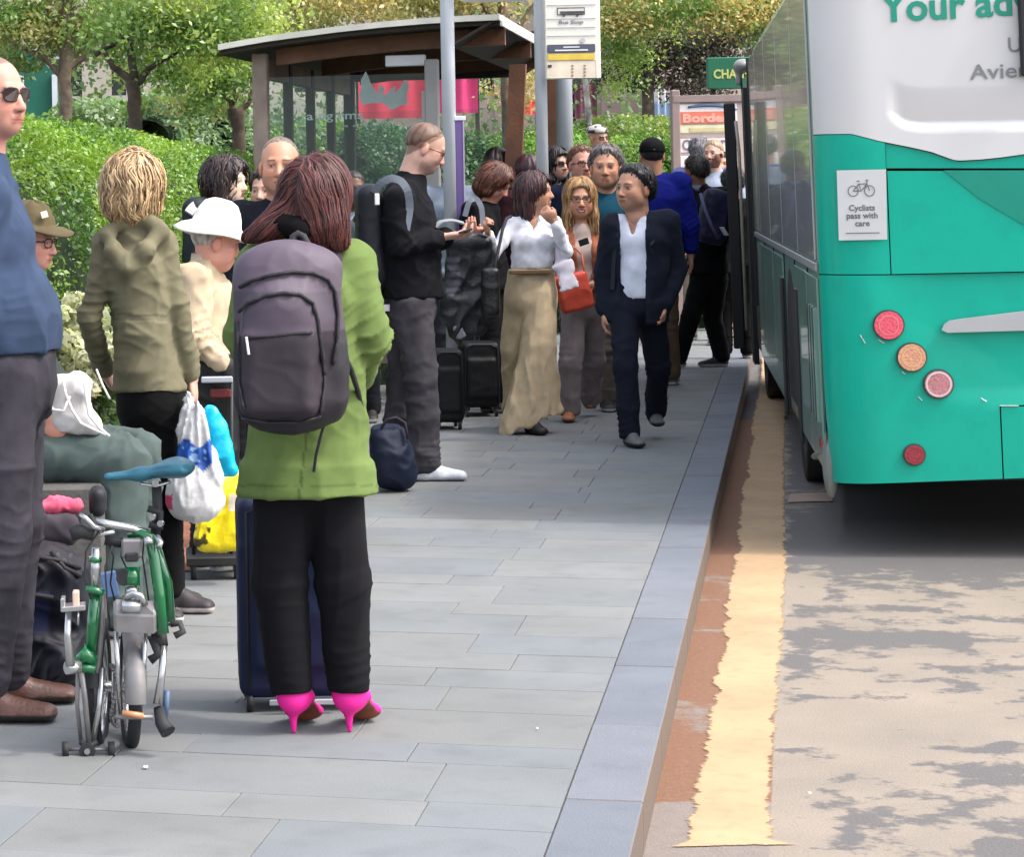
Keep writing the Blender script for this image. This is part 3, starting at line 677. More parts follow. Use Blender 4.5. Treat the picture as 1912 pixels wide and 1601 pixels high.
def build_road():
    # near detailed sheet
    A = np.arange(-1.2, 12.6, .035); B = np.arange(-.02, 3.6, .035)
    pts = np.array([kp(a, c, RZ) for a in A for c in B]); na, nb = len(A), len(B)
    idx = np.arange(na*nb).reshape(na, nb); Q = np.stack([idx[:-1, :-1].ravel(), idx[:-1, 1:].ravel(), idx[1:, 1:].ravel(), idx[1:, :-1].ravel()], 1)
    # back to pixels
    u = (pts[:, 0])/pts[:, 1]; v = (pts[:, 2]-CAMH)/pts[:, 1]; iu = u*cr-v*sr; iv = u*sr+v*cr
    px = CX+iu*F_PX; py = CY-iv*F_PX
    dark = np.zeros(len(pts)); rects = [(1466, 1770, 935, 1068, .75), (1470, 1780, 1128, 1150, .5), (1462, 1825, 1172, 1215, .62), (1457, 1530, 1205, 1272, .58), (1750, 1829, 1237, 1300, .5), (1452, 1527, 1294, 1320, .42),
        (1700, 1912, 1386, 1412, .5), (1775, 1930, 1412, 1475, .52), (1680, 1800, 1447, 1470, .42), (1557, 1612, 1487, 1640, .6), (1807, 1990, 1513, 1660, .55), (1443, 1544, 1395, 1407, .42), (1457, 1509, 1522, 1540, .42), (1890, 1990, 1286, 1312, .55), (1768, 1820, 1496, 1520, .45), (1600, 1700, 1518, 1530, .36), (1465, 2300, 700, 935, .75), (1560, 2300, 560, 1052, 1.25), (1500, 2300, 1390, 1700, .33), (1480, 2300, 1080, 1330, .30), (1380, 1500, 690, 760, .6)]  # worn patches, plus the painted shade under and behind the bus
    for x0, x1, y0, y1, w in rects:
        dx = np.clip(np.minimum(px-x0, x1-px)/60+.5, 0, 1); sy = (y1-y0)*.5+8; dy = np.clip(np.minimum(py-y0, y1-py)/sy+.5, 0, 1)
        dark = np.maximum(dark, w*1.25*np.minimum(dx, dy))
    ter = np.zeros(len(pts))
    for y0, y1, w in ((560, 1072, .95), (1110, 1180, .62), (1180, 1310, .78), (1310, 1372, .52), (1366, 1500, .80), (1060, 1120, .52)):
        ter = np.maximum(ter, w*np.clip(np.minimum(py-y0, y1-py)/12+.5, 0, 1))
    along = (pts-K0)@KD; ac = (pts-K0)@KR
    gz = np.clip((.30-ac)/.02*.5+.5, 0, 1)
    road = mk('road', pts, Q, worn_road_bus_shade(), col=np.stack([dark, ter, gz], 1), smooth=False, kind='structure')
    asph = mat('asphalt', lin((120, 116, 118), .6), rough=.9, noise=.2, nscale=3, bump=.4, bscale=120)
    quad_sheet('ground', [(-300, -40, RZ-.03), (300, -40, RZ-.03), (300, 500, RZ-.03), (-300, 500, RZ-.03)], asph, kind='structure')
    # faded yellow line: ragged edges, T end
    L = [(1238, 1586), (1281, 1570), (1303, 1443), (1318, 1375), (1332, 1310), (1345, 1240), (1357, 1150), (1366, 1075), (1378, 1014), (1390, 900), (1405, 800), (1416, 735), (1425, 660)]
    Rr = [(1487, 1577), (1439, 1568), (1438, 1500), (1439, 1417), (1444, 1360), (1452, 1294), (1460, 1180), (1468, 1075), (1466, 1000), (1463, 900), (1466, 800), (1467, 735), (1462, 660)]
    rs = np.random.RandomState(5)
    def rag(Lp, amp):
        o = []
        for (x0, y0), (x1, y1) in zip(Lp[:-1], Lp[1:]):
            nn = max(2, int(abs(y0-y1)/3.0))
            for i in range(nn):
                t = i/nn; y = y0+(y1-y0)*t; x = x0+(x1-x0)*t; a = amp*.55*(.2+max(0, (y-700)/900)) if y < 1560 else 0
                nz = vnoise(np.array([[y*.045, 1.3, amp]]))[0]-.5+(.4*(vnoise(np.array([[y*.13, 7.3, amp]]))[0]-.5))
                g = G(x+nz*a*2, y, RZ+.004); o.append(g)
        o.append(G(*Lp[-1], RZ+.004)); return o
    l1 = rag(L, 26); r1 = rag(Rr, 6); n = 150
    def res(p): 
        p = np.array(p); s_ = np.linspace(0, 1, len(p)); q = np.linspace(0, 1, 260); return np.stack([np.interp(q, s_, p[:, i]) for i in range(3)], 1)
    # pair by depth
    yl = np.array([p[1] for p in l1]); yr = np.array([p[1] for p in r1]); d0 = max(yl.min(), yr.min()); d1 = min(yl.max(), yr.max()); ds = d0+(d1-d0)*np.linspace(0, 1, 420)**1.5
    l1 = np.array(l1); r1 = np.array(r1); ol = np.argsort(yl); orr = np.argsort(yr)
    lx = np.interp(ds, yl[ol], l1[ol, 0]); rx = np.interp(ds, yr[orr], r1[orr, 0])
    offs = [-.045, -.022, 0, .022, .05]; cols_ = []; vals = []
    for o in offs: cols_.append(lx+o); vals.append(.5+o/.09)
    for t in (.3, .5, .7): cols_.append(lx+(rx-lx)*t); vals.append(1.25)
    for o in offs[::-1]: cols_.append(rx-o); vals.append(.5+o/.09)
    nc = len(cols_); m_ = len(ds); V = np.concatenate([np.stack([c_, ds, np.full_like(ds, RZ+.003)], 1) for c_ in cols_])
    endv = np.clip(.5+(ds-ds[0])/.07, 0, 1.25); cv = np.concatenate([np.minimum(np.full(m_, v_), endv) for v_ in vals]); i = np.arange(m_-1)
    Q = np.concatenate([np.stack([i+k*m_, i+(k+1)*m_, i+(k+1)*m_+1, i+k*m_+1], 1) for k in range(nc-1)])
    ym = mat('faded_yellow_paint', lin((255, 214, 164), .40), rough=.8, noise=.05, nscale=2.5, bump=.15, bscale=160, stain=.16, sscale=2.2)
    nt = ym.node_tree; b_ = nt.nodes['Principled BSDF']; at = nt.nodes.new('ShaderNodeAttribute'); at.attribute_name = 'Col'; tc = nt.nodes.new('ShaderNodeTexCoord'); nz = nt.nodes.new('ShaderNodeTexNoise'); nz.inputs['Scale'].default_value = 7; nz.inputs['Detail'].default_value = 12; nz.inputs['Roughness'].default_value = .72; nt.links.new(tc.outputs['Object'], nz.inputs['Vector'])
    a_ = nt.nodes.new('ShaderNodeMath'); a_.operation = 'MULTIPLY_ADD'; nt.links.new(nz.outputs['Fac'], a_.inputs[0]); a_.inputs[1].default_value = 1.15; nt.links.new(at.outputs['Fac'], a_.inputs[2]); r2 = nt.nodes.new('ShaderNodeMapRange'); r2.inputs[1].default_value = 1.03; r2.inputs[2].default_value = 1.17; nt.links.new(a_.outputs[0], r2.inputs[0]); nt.links.new(r2.outputs[0], b_.inputs['Alpha'])
    mk('yellow_line', V, Q, ym, col=np.stack([cv]*3, 1), smooth=False, kind='structure')
    # short transverse stub mark beside the rear wheel
    quad_sheet('road_marking', [G(1470, 938, RZ+.006), G(1555, 936, RZ+.006), G(1552, 920, RZ+.006), G(1476, 922, RZ+.006)], mat('worn_beige_paint', lin((205, 178, 158), .5), rough=.8, noise=.15, nscale=6), kind='structure')
build_road()
# ---- kerb: separate stones
KW = kf(G(1024, 1577))[1]
def build_kerb():
    root = bpy.data.objects.new('kerb', None); root.location = tuple(kp(0, 0, 0)); root['kind'] = 'structure'; link(root)
    kms = [mat('kerb_stone_%s' % s_, lin(c, .33), rough=.75, noise=.06, nscale=4, bump=.25, bscale=150, stain=.14) for s_, c in (('blue', (172, 178, 192)), ('slate', (167, 173, 186)), ('pale', (180, 185, 197)))]
    ends = [kf(G(x, y))[0] for x, y in ((1195, 1425), (1240, 1270), (1293, 1140), (1318, 1046))]
    a = -1.3; cuts = [a]
    for e in ends[:0]: cuts.append(e)
    a = -1.3
    while a < 34: a += .915; cuts.append(a)
    w = -KW
    for i in range(len(cuts)-1):
        a0, a1 = cuts[i]+.0012, cuts[i+1]-.0012; c = kp((a0+a1)/2, -w/2, -.075)
        MB().box(c, KD*(a1-a0)/2, KR*w/2, (0, 0, .075+.001*(i % 3)), ch=.004).build('kerb_stone', kms[i % 3], root)
    for m in kms:   # street dirt on the vertical faces
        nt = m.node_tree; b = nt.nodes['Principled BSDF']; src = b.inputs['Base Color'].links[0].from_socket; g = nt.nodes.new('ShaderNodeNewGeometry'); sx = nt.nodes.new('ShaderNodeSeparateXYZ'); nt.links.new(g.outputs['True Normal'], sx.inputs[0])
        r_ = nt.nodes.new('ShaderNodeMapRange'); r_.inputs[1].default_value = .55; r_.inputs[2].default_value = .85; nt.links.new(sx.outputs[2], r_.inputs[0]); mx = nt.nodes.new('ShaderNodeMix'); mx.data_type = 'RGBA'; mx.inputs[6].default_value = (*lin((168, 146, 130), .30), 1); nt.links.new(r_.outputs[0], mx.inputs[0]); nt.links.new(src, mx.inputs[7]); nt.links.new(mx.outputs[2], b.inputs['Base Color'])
build_kerb()
# ---- paving slabs
def build_paving():
    root = bpy.data.objects.new('pavement', None); root.location = tuple(kp(0, KW, 0)); root['kind'] = 'structure'; link(root)
    cols = [(178, 182, 182), (174, 179, 180), (182, 184, 183), (172, 178, 182), (186, 188, 187), (177, 179, 177)]
    ms = [mat('paving_stone_%d' % i, lin(c, .375), rough=.8, noise=.06, nscale=2.6, bump=.2, bscale=140, stain=.15) for i, c in enumerate(cols)]
    quad_sheet('mortar_bed', [kp(-3, KW+.004, -.0055), kp(60, KW+.004, -.0055), kp(60, -14, -.0055), kp(-3, -14, -.0055)], mat('mortar', lin((160, 163, 164), .34), rough=.9, noise=.2, nscale=6, bump=.3), kind='structure')
    rs = np.random.RandomState(11); sk = math.radians(2.0); rd = nrm(-KR*math.cos(sk)+KD*math.sin(sk)*-1*-1)
    rows = [.28, .36, .41, .25, .43, .24, .45, .36, .30]; a = kf(G(700, 1554))[0]-3*.33; out = []
    i = 0; a0 = a
    while a0 < 40:
        w = rows[i % 9] if i < 40 else .45
        c0 = KW-.001; 
        L = rs.uniform(.3, .75)
        while c0 > -8.5:
            c1 = c0-L; am = a0+w/2-(KW-(c0+c1)/2)*0
            out.append((a0, a0+w, c0, c1, rs.randint(6))); c0 = c1; L = rs.choice([.48, .6, .62, .75, .9])
        a0 += w; i += 1
    tan = math.tan(sk); rest = [MB() for _ in range(6)]; vis = []
    for (a0, a1, c0, c1, mi) in out:
        g = .0012; q = lambda a, c: kp(a+(KW-c)*tan*-1*-1*-1 if False else a-(KW-c)*(-tan), c, 0)
        P4 = [q(a0+g, c0-g), q(a0+g, c1+g), q(a1-g, c1+g), q(a1-g, c0-g)]; ctr = sum(P4)/4
        if ctr[1] < 4.5: continue
        u = ctr[0]/ctr[1]; px = CX+F_PX*u; py = CY+F_PX*CAMH/ctr[1]; infr = -250 < px < 2000 and py < 1750
        vis.append((0 if infr else 1, ctr[1], P4, mi))
    vis.sort(key=lambda t: (t[0], t[1]))
    for k, (fl, dd, P4, mi) in enumerate(vis):
        z = rs.uniform(-.0008, .0008); ins = .0014; ctr = sum(P4)/4
        top = [p+(ctr-p)*(ins*1.4/np.linalg.norm(ctr-p))+UP*z for p in P4]; mid = [p+UP*(z-.002) for p in P4]; bot = [p-UP*.02 for p in P4]
        V = top+mid+bot; Fc = [(0, 3, 2, 1)]+[(i, (i+1) % 4, (i+1) % 4+4, i+4) for i in range(4)]+[(i+4, (i+1) % 4+4, (i+1) % 4+8, i+8) for i in range(4)]
        if k < 290 and fl == 0: MB().add(V, Fc).build('paving_slab', ms[mi], root)
        else: rest[mi].add(V, Fc)
    for i, r in enumerate(rest):
        if r.v: r.build('paving_slabs_beyond', ms[i], root, kind='stuff')
UP = np.array([0, 0, 1.0])
build_paving()
# reddish planting bed strip between the pavement and the hedge, seen under the bags
quad_sheet('gravel_bed', [G(-250, 1075, .006), G(360, 1066, .006), G(380, 1030, .006), G(330, 900, .006), G(120, 850, .006), G(-350, 860, .006)][::1], mat('red_gravel', lin((176, 112, 84), .55), rough=.95, noise=.35, nscale=25, bump=.8, bscale=60), kind='structure')
# ================================================================ BUS
def build_bus():
    BA = np.array([math.sin(BUS_A), math.cos(BUS_A), 0]); BR0 = np.array([BA[1], -BA[0], 0]); TL = .024   # kneeling towards the kerb
    BR = BR0*math.cos(TL)+UP*math.sin(TL); BU = UP*math.cos(TL)-BR0*math.sin(TL); O = P(1550, 905, 11.3)
    def bp(a, r, z): return O+BA*a+BR*r+BU*z
    def rp(px, py, a0=0.0):
        u = (px-CX)/F_PX; v = (CY-py)/F_PX; dr = np.array([u*cr+v*sr, 1, -u*sr+v*cr]); c = np.array([0, 0, CAMH])
        t = np.dot(O+BA*a0-c, BA)/np.dot(dr, BA); q = c+dr*t-O; return float(np.dot(q, BR)), float(np.dot(q, BU))
    root = empty('bus', (O[0], O[1], RZ), 'green and white single decker bus standing at the kerb with its front door open', 'bus')
    W, LN = 2.48, 10.6
    paint = mat('bus_paint_green', lin((0, 180, 154), .78), rough=.3, noise=.03, nscale=1.2, coat=.15, spec=.3, stain=.07, sscale=1.3)
    white = mat('bus_paint_white', lin((236, 234, 233), .68), rough=.25, noise=.03, nscale=1.5, coat=.4)
    dgreen = mat('bus_graphic_dark_green', lin((0, 150, 128), .75), rough=.24, noise=.04, coat=.4)
    black = mat('black_rubber', (.012, .012, .013), rough=.6, noise=.1)
    side = mat('bus_side_panel', lin((136, 182, 168), .72), rough=.28, noise=.1, nscale=2.5, coat=.5, stain=.2)
    silver = mat('silver_trim', lin((185, 188, 190), .7), rough=.35, metal=.5, noise=.06)
    glass = mat('tinted_glass', lin((192, 194, 189), .8), rough=.2, noise=.1, nscale=1.5, coat=.6, spec=.5)
    Rr, Dd = .26, .15
    def aof(r):
        r = np.clip(r, 0, None); t = np.clip((Rr-r)/Rr, 0, .999); return Dd*(1-np.sqrt(1-t**2.2))
    def zpl(pts): 
        q = np.array([rp(*p) for p in pts]); o = np.argsort(q[:, 0]); return q[o, 0], q[o, 1]
    def surf(name, r0, r1, zb, zt, m, nr=60, nz=24, dep=0, disp=None, label=None):
        V = []; t = np.linspace(0, 1, nr)**1.0
        for i in range(nr):
            r = r0+(r1-r0)*t[i]; b_ = np.interp(r, *zb) if isinstance(zb, tuple) else zb; tp = np.interp(r, *zt) if isinstance(zt, tuple) else zt
            for j in range(nz):
                z = b_+(tp-b_)*j/(nz-1); a = float(aof(r))+dep+(disp(r, z) if disp else 0)-.0
                taper = .035*np.clip((.5-z)/.5, 0, 1)**2*np.clip((.6-r)/.6, 0, 1)
                V.append(bp(a, r+taper*.6, z))
        idx = np.arange(nr*nz).reshape(nr, nz); Q = np.stack([idx[:-1, :-1].ravel(), idx[1:, :-1].ravel(), idx[1:, 1:].ravel(), idx[:-1, 1:].ravel()], 1)
        o = mk(name, np.array(V), Q, m, root)
        if label: o['label'] = label
        return o
    curve = zpl([(1535, 251), (1590, 251), (1602, 254), (1640, 264), (1700, 276), (1740, 285), (1778, 299), (1790, 301), (1830, 299), (1870, 295), (1912, 289), (1990, 280)])
    cz = (curve[0], curve[1]+.003); r_s = rp(1659, 400)[0]
    rl = zpl([(1660, 215), (1668, 228), (1690, 243), (1720, 248), (1912, 245), (2100, 240)])
    def rec(r, z):
        if r < rl[0][0]: return 0
        zc = np.interp(r, *rl); e = min(1, (r-rl[0][0])/.05)
        if z < zc: return 0
        return .026*e*float(np.clip((z-zc)/.045, 0, 1))**1.5*float(np.clip((.20-(z-zc))/.155, 0, 1))**1.3
    surf('rear_upper_panel', 0, 2.44, cz, 2.25, white, 140, 110, 0, rec)
    z512 = zpl([(1540, 514), (1600, 513.5), (1660, 513), (1912, 508), (1990, 506)]); z313 = zpl([(1655, 314), (1912, 314), (1990, 314)])
    g = .0025; up = lambda c, d_: (c[0], c[1]+d_)
    surf('rear_corner_panel', 0, r_s-g, up(z512, g), up(curve, -.001), paint, 30, 24)
    surf('engine_cover_recess', r_s, 2.44, up(z313, .0), up(curve, -.001), paint, 50, 10, .012)
    surf('engine_cover', r_s+g, 2.44, up(z512, g), up(z313, -.012), paint, 50, 16)
    zbot = zpl([(1570, 906), (1700, 901), (1912, 893), (1990, 889)]); rs2 = rp(1869, 800)[0]; z758 = rp(1869, 759)[1]
    def low(r, z): # shallow moulded scoop crease
        return .02*float(np.clip((z-(.46-.55*(r-.25)))*3, 0, 1)*np.clip((r-.2)/.3, 0, 1)*np.clip((z-.30)/.1, 0, 1))
    surf('rear_lower_panel', 0.0, rs2-.002, zbot, up(z512, -g), paint, 60, 60, 0, low)
    surf('rear_lower_panel', rs2-.002, 2.44, z758+.003, up(z512, -g), paint, 24, 40, 0, low)
    surf('number_plate_panel', rs2+.004, 2.44, zbot, z758-.003, paint, 20, 14)
    surf('rear_backing', .04, W-.04, .02, 2.3, black, 30, 10, .085)
    # dark green graphic wedge
    q = [rp(*p) for p in ((1762, 318), (1990, 318), (1990, 470), (1912, 420), (1830, 372))]
    MB().prism([bp(-.0035, r, z) for r, z in q], BA*.003).build('graphic_wedge', dgreen, root)
    # body box behind (sides, roof, front) - rounded cross section lofted along the axis
    prof = [(0.02, 0.0), (0.0, .10), (0, .6), (0, 1.0), (0, 1.6), (0.0, 2.15), (.03, 2.32), (.10, 2.47), (.22, 2.58), (.45, 2.66), (W-.45, 2.66), (W-.22, 2.58), (W-.10, 2.47), (W, 2.2), (W, .1), (W-.02, 0)]
    st = [(.15, 0), (2, 0), (5, 0), (8, 0), (9.9, 0), (10.3, .06), (10.6, .22)]
    V = []
    for a, ins in st:
        for r, z in prof: V.append(bp(a, ins+(W-2*ins)*r/W, z*(1-ins*.12)))
    n = len(prof); Fc = []
    for i in range(len(st)-1):
        for k in range(n): Fc.append((i*n+k, i*n+(k+1) % n, (i+1)*n+(k+1) % n, (i+1)*n+k))
    Fc.append(tuple((len(st)-1)*n+k for k in range(n)))
    mk('body_shell', np.array(V), Fc, side, root)
    # roof edge closing between rear panel and shell
    MB().prism([bp(.02, .10, 2.24), bp(.02, W-.1, 2.24), bp(.3, W-.1, 2.64), bp(.3, .12, 2.62)], -BU*.03).build('roof_edge', white, root)
    # side glazing and panels
    zb_ = .98
    a_w = [(.28, 1.75), (1.80, 3.55), (3.60, 5.35), (5.40, 7.15), (7.20, 8.55)]
    for a0, a1 in a_w:
        o = MB().box(bp((a0+a1)/2, -.006, (zb_+2.28)/2), BA*(a1-a0)/2, BR*.006, BU*(2.28-zb_)/2, ch=.004).build('window', glass, root)
    for a0 in (1.775, 3.575, 5.375, 7.175): MB().box(bp(a0, -.004, 1.63), BA*.022, BR*.006, BU*.65).build('window_seal', black, root)
    MB().box(bp(4.4, -.008, zb_-.03), BA*4.2, BR*.008, BU*.02, ch=.004).build('waist_rail', silver, root)
    for k, (a0, a1) in enumerate(((.2, 1.1), (1.12, 2.3), (3.75, 5.2), (5.22, 6.8), (6.82, 8.1))):
        MB().box(bp((a0+a1)/2, -.006, .47), BA*((a1-a0)/2-.006), BR*.006, BU*.43, ch=.004).build('side_panel', side, root)
    for k, a0 in enumerate((1.11, 2.4, 3.7, 5.21, 6.81)): MB().box(bp(a0, -.002, .47), BA*.012, BR*.005, BU*.45).build('panel_seam', black, root)
    for a0, a1 in ((2.02, 2.34), (3.74, 4.05)): MB().box(bp((a0+a1)/2, -.014, .38), BA*(a1-a0)/2, BR*.006, BU*.40, ch=.004).build('vent_panel', black, root)
    # louvred grille just ahead of the corner
    for k in range(6): MB().box(bp(.38+k*.10, -.016, .50), BA*.028, BR*.008, BU*.26, ch=.004).build('grille_slat', black if k % 2 else side, root)
    MB().box(bp(.3, -.012, .155), BA*.07, BR*.008, BU*.018).build('side_marker_light', mat('red_lens', lin((200, 40, 50), .8), rough=.15, noise=.1, nscale=60, coat=1), root)
    S = SDF(); S.ell(bp(.20, .015, .07), (.07, .035, .16), np.array([BA, BR, BU]), .01); S.seg(bp(.26, .02, .12), bp(1.2, .01, .0), .035, .03, BR, .02, .02, k=.02)
    cloth('skirt_end', S, .012, mat('skirt_grey', attr=True, rough=.35, noise=.1, nscale=6, coat=.3), root, lin((150, 160, 154), .6), amp=0)
    # arches and wheels
    def wheel(a, r, name='wheel'):
        c = bp(a, r, 0); c[2] = RZ+.45; wr = bpy.data.objects.new(name, None); wr.location = tuple(c-wloc(root)); link(wr, root)
        b = MB(); ring = [(.45, .0), (.45, .22), (.43, .26), (.30, .27), (.30, .0), (.43, -.01)]
        V = []; N = 36
        for k in range(N):
            t = 2*math.pi*k/N; e = BA*math.cos(t)+BU*math.sin(t)
            for rr_, x in ring: V.append(c+e*rr_+BR*x)
        m_ = len(ring); b.add(V, [(k*m_+i, k*m_+(i+1) % m_, ((k+1) % N)*m_+(i+1) % m_, ((k+1) % N)*m_+i) for k in range(N) for i in range(m_)])
        b.build('tyre', black, wr, smooth=True)
        b = MB(); b.disc(c+BR*.09, BR, .30, .10, 28); b.disc(c+BR*.02, BR, .12, .10, 20)
        for k in range(10):
            t = 2*math.pi*k/10; b.disc(c+BR*.03+(BA*math.cos(t)+BU*math.sin(t))*.17, BR, .018, .03, 6)
        b.build('rim', silver, wr)
    for a, r in ((3.05, .04), (3.05, W-.3), (8.75, .04), (8.75, W-.3)): wheel(a, r)
    for a in (3.05, 8.75):
        pts = [bp(a+.56*math.cos(t), .0, .30+.56*math.sin(t)-.0) for t in np.linspace(math.pi*.0-.35, math.pi+.35, 20)]
        MB().prism(pts, BR*.02-BR*.022).build('wheel_arch', black, root)
    MB().box(bp(5.2, W/2, .02), BA*5.0, BR*(W/2-.12), BU*.04).build('underfloor', black, root)
    # rear lamps
    def lamp(px, py, rpx, col, ring, label, inner=None):
        r, z = rp(px, py); c = bp(float(aof(r))-.0, r, z); R_ = rpx/425
        h = MB(); h.disc(c, BA, R_+.006, .028, 36); o = h.build('lamp_housing', mat('lamp_recess', lin((30, 70, 62)), rough=.5), root)
        h = MB(); h.disc(c-BA*.010, BA, R_, .024, 36, r2=R_*.97); ll = h.build('tail_lamp', mat('lens_'+label.split()[0], lin(col, .85), rough=.25, noise=.18, nscale=70, bump=.5, bscale=120, coat=.8), root); ll['label'] = label
        for i, f in enumerate((.93,) if label[0] == 'p' else (.72,)):
            V = [c-BA*(.0235+.0006*i)+(BR*math.cos(t)+BU*math.sin(t))*R_*f*k for t in np.linspace(0, 2*math.pi, 37)[:-1] for k in (1, .86)]
            MB().add(V, [(2*k, (2*k+2) % 72, (2*k+3) % 72, 2*k+1) for k in range(36)]).build('lens_ring', mat('lens_ring_'+label.split()[0], lin(ring, .8), rough=.3, noise=.1), ll)
    lamp(1659, 607, 26, (236, 84, 104), (250, 130, 140), 'red round brake lamp'); lamp(1702, 667, 25, (222, 158, 120), (235, 180, 140), 'amber round indicator lamp')
    lamp(1752, 717, 25, (196, 128, 132), (232, 206, 206), 'pale reversing lamp with white rim'); lamp(1707, 849, 18, (150, 24, 44), (170, 40, 60), 'small dark red reflector')
    pl = [rp(*p) for p in ((1757, 616), (1762, 606), (1772, 599), (1790, 596), (1912, 581), (2000, 572), (2000, 614), (1912, 617), (1768, 621))]
    MB().prism([bp(-.022, r, z) for r, z in pl], BA*.03).build('trim_fin', mat('fin_silver', lin((190, 192, 194), .75), rough=.4, metal=.2, noise=.04), root)
    for (x0, y0, x1, y1) in ((1606, 626, 1616, 642), (1714, 741, 1722, 748), (1684, 694, 1690, 699), (1832, 744, 1842, 750), (1866, 758, 1902, 758), (1640, 634, 1650, 641)):
        A, B_ = rp(x0, y0), rp(x1, y1); MB().tube([bp(float(aof(A[0]))-.003, *A), bp(float(aof(B_[0]))-.003, *B_)], .0022, 6).build('paint_scratch', white, root)
    # cyclist notice
    q = [rp(*p) for p in ((1564, 318), (1655, 316), (1657, 447), (1568, 449))]
    pts = [bp(float(aof(r))-.004, r, z) for r, z in q]; fdir = nrm(pts[1]-pts[0]); zdir = nrm(pts[0]-pts[3]); nn = nrm(np.cross(zdir, fdir)); nn = nn if nn[1] < 0 else -nn
    MB().prism([p+nn*.018 for p in pts], nn*.002).build('cycle_notice', mat('notice_white', lin((228, 228, 226), .75), rough=.4, noise=.03), root)
    ink = mat('grey_ink', lin((120, 122, 124), .6), rough=.5, noise=.03); base = (pts[0]+pts[3])/2+nn*.0075
    def np_(u, v): return pts[3]+(pts[2]-pts[3])*u+(pts[0]-pts[3])*v+nn*.0215
    for txt, v in (('Cyclists', .42), ('pass with', .31), ('care', .20)):
        text_obj('lettering', txt, .036, np_(.5, v), fdir, zdir, ink, root, .0006, .0006, 'CENTER')
    b = MB(); ic = lambda x, y: np_(.5+x, .72+y)
    for sx in (-.17, .17): b.tube([ic(sx+.105*math.cos(t), .075*math.sin(t)-.02) for t in np.linspace(0, 2*math.pi, 19)[:-1]], .0018, 5, closed=True)
    for ln in (((-.17, -.02), (-.05, .08), (.12, .08), (.17, -.02)), ((-.05, .08), (.0, -.02), (.12, .08)), ((-.17, -.02), (0, -.02)), ((-.09, .12), (-.03, .12)), ((.09, .13), (.15, .13)), ((.12, .13), (.12, .08))): b.tube([ic(*p) for p in ln], .0018, 5)
    b.build('bicycle_pictogram', ink, root)
    b = MB(); b.tube([np_(.15, .1), np_(.85, .1)], .0016, 5); b.build('rule_line', ink, root)
    # slogan
    teal = mat('teal_lettering', lin((20, 160, 132), .7), rough=.4, noise=.03); gi = mat('pale_grey_lettering', lin((150, 150, 152), .65), rough=.4, noise=.03)
    def word(t, px, py, size, width, m, bold): 
        r, z = rp(px, py); text_obj('lettering', t, size, bp(-.004, r, z), BR, BU, m, root, .001, bold, width=width)
    word('Your adv', 1647, 40, .172, .64, teal, .004); word('U', 1881, 97, .092, .052, gi, .0006); word('Aviem', 1812, 148, .092, .275, gi, .0006)
    r, z = rp(1906, 70); MB().box(bp(-.03, r+.03, z+.05), BA*.02, BR*.04, BU*.22, ch=.01).build('rear_window_frame', black, root)
    # open front door leaf, hinge bar, mirror
    dr = bpy.data.objects.new('door', None); q0 = bp(9.75, -.10, .02); dr.location = tuple(q0-wloc(root)); link(dr, root)
    z0, z1 = .0, 2.02
    def dp(a, r, z): return bp(9.75+a, -.135+r, z)
    MB().box(dp(0, 0, 1.0), BA*.03, BR*.045, BU*1.0, ch=.01).build('door_edge_seal', black, dr)
    MB().box(dp(.3, 0, 1.0), BA*.27, BR*.02, BU*.98).build('door_glass', glass, dr); MB().box(dp(.6, 0, 1.0), BA*.03, BR*.03, BU*1.0, ch=.01).build('door_edge_seal', black, dr)
    MB().tube([dp(-.04, .062, .15), dp(-.04, .062, 1.6), dp(-.04, .045, 1.85)], .014, 8).build('handrail', mat('pale_handrail', lin((215, 205, 190), .75), rough=.4), dr, smooth=True)
    MB().box(bp(9.5, -.015, 1.0), BA*.25, BR*.02, BU*1.1).build('door_aperture', black, root)
    S = SDF(); S.ell(bp(10.3, .0, 2.32), (.12, .075, .06), np.array([BA, BR, BU]), .02); S.seg(bp(10.3, -.03, 2.3), bp(10.3, -.04, 2.18), .025, k=.03)
    cloth('mirror_bracket', S, .012, mat('mirror_grey', attr=True, rough=.45, noise=.1), root, lin((165, 162, 160), .7), amp=0)
    MB().tube([bp(10.3, -.02, 2.25), bp(10.2, .03, 1.4), bp(10.2, .03, .7)], .010, 8).build('mirror_arm', black, root, smooth=True)
    MB().box(bp(8.62, -.012, 1.35), BA*.03, BR*.01, BU*.95).build('door_pillar', black, root)
build_bus()
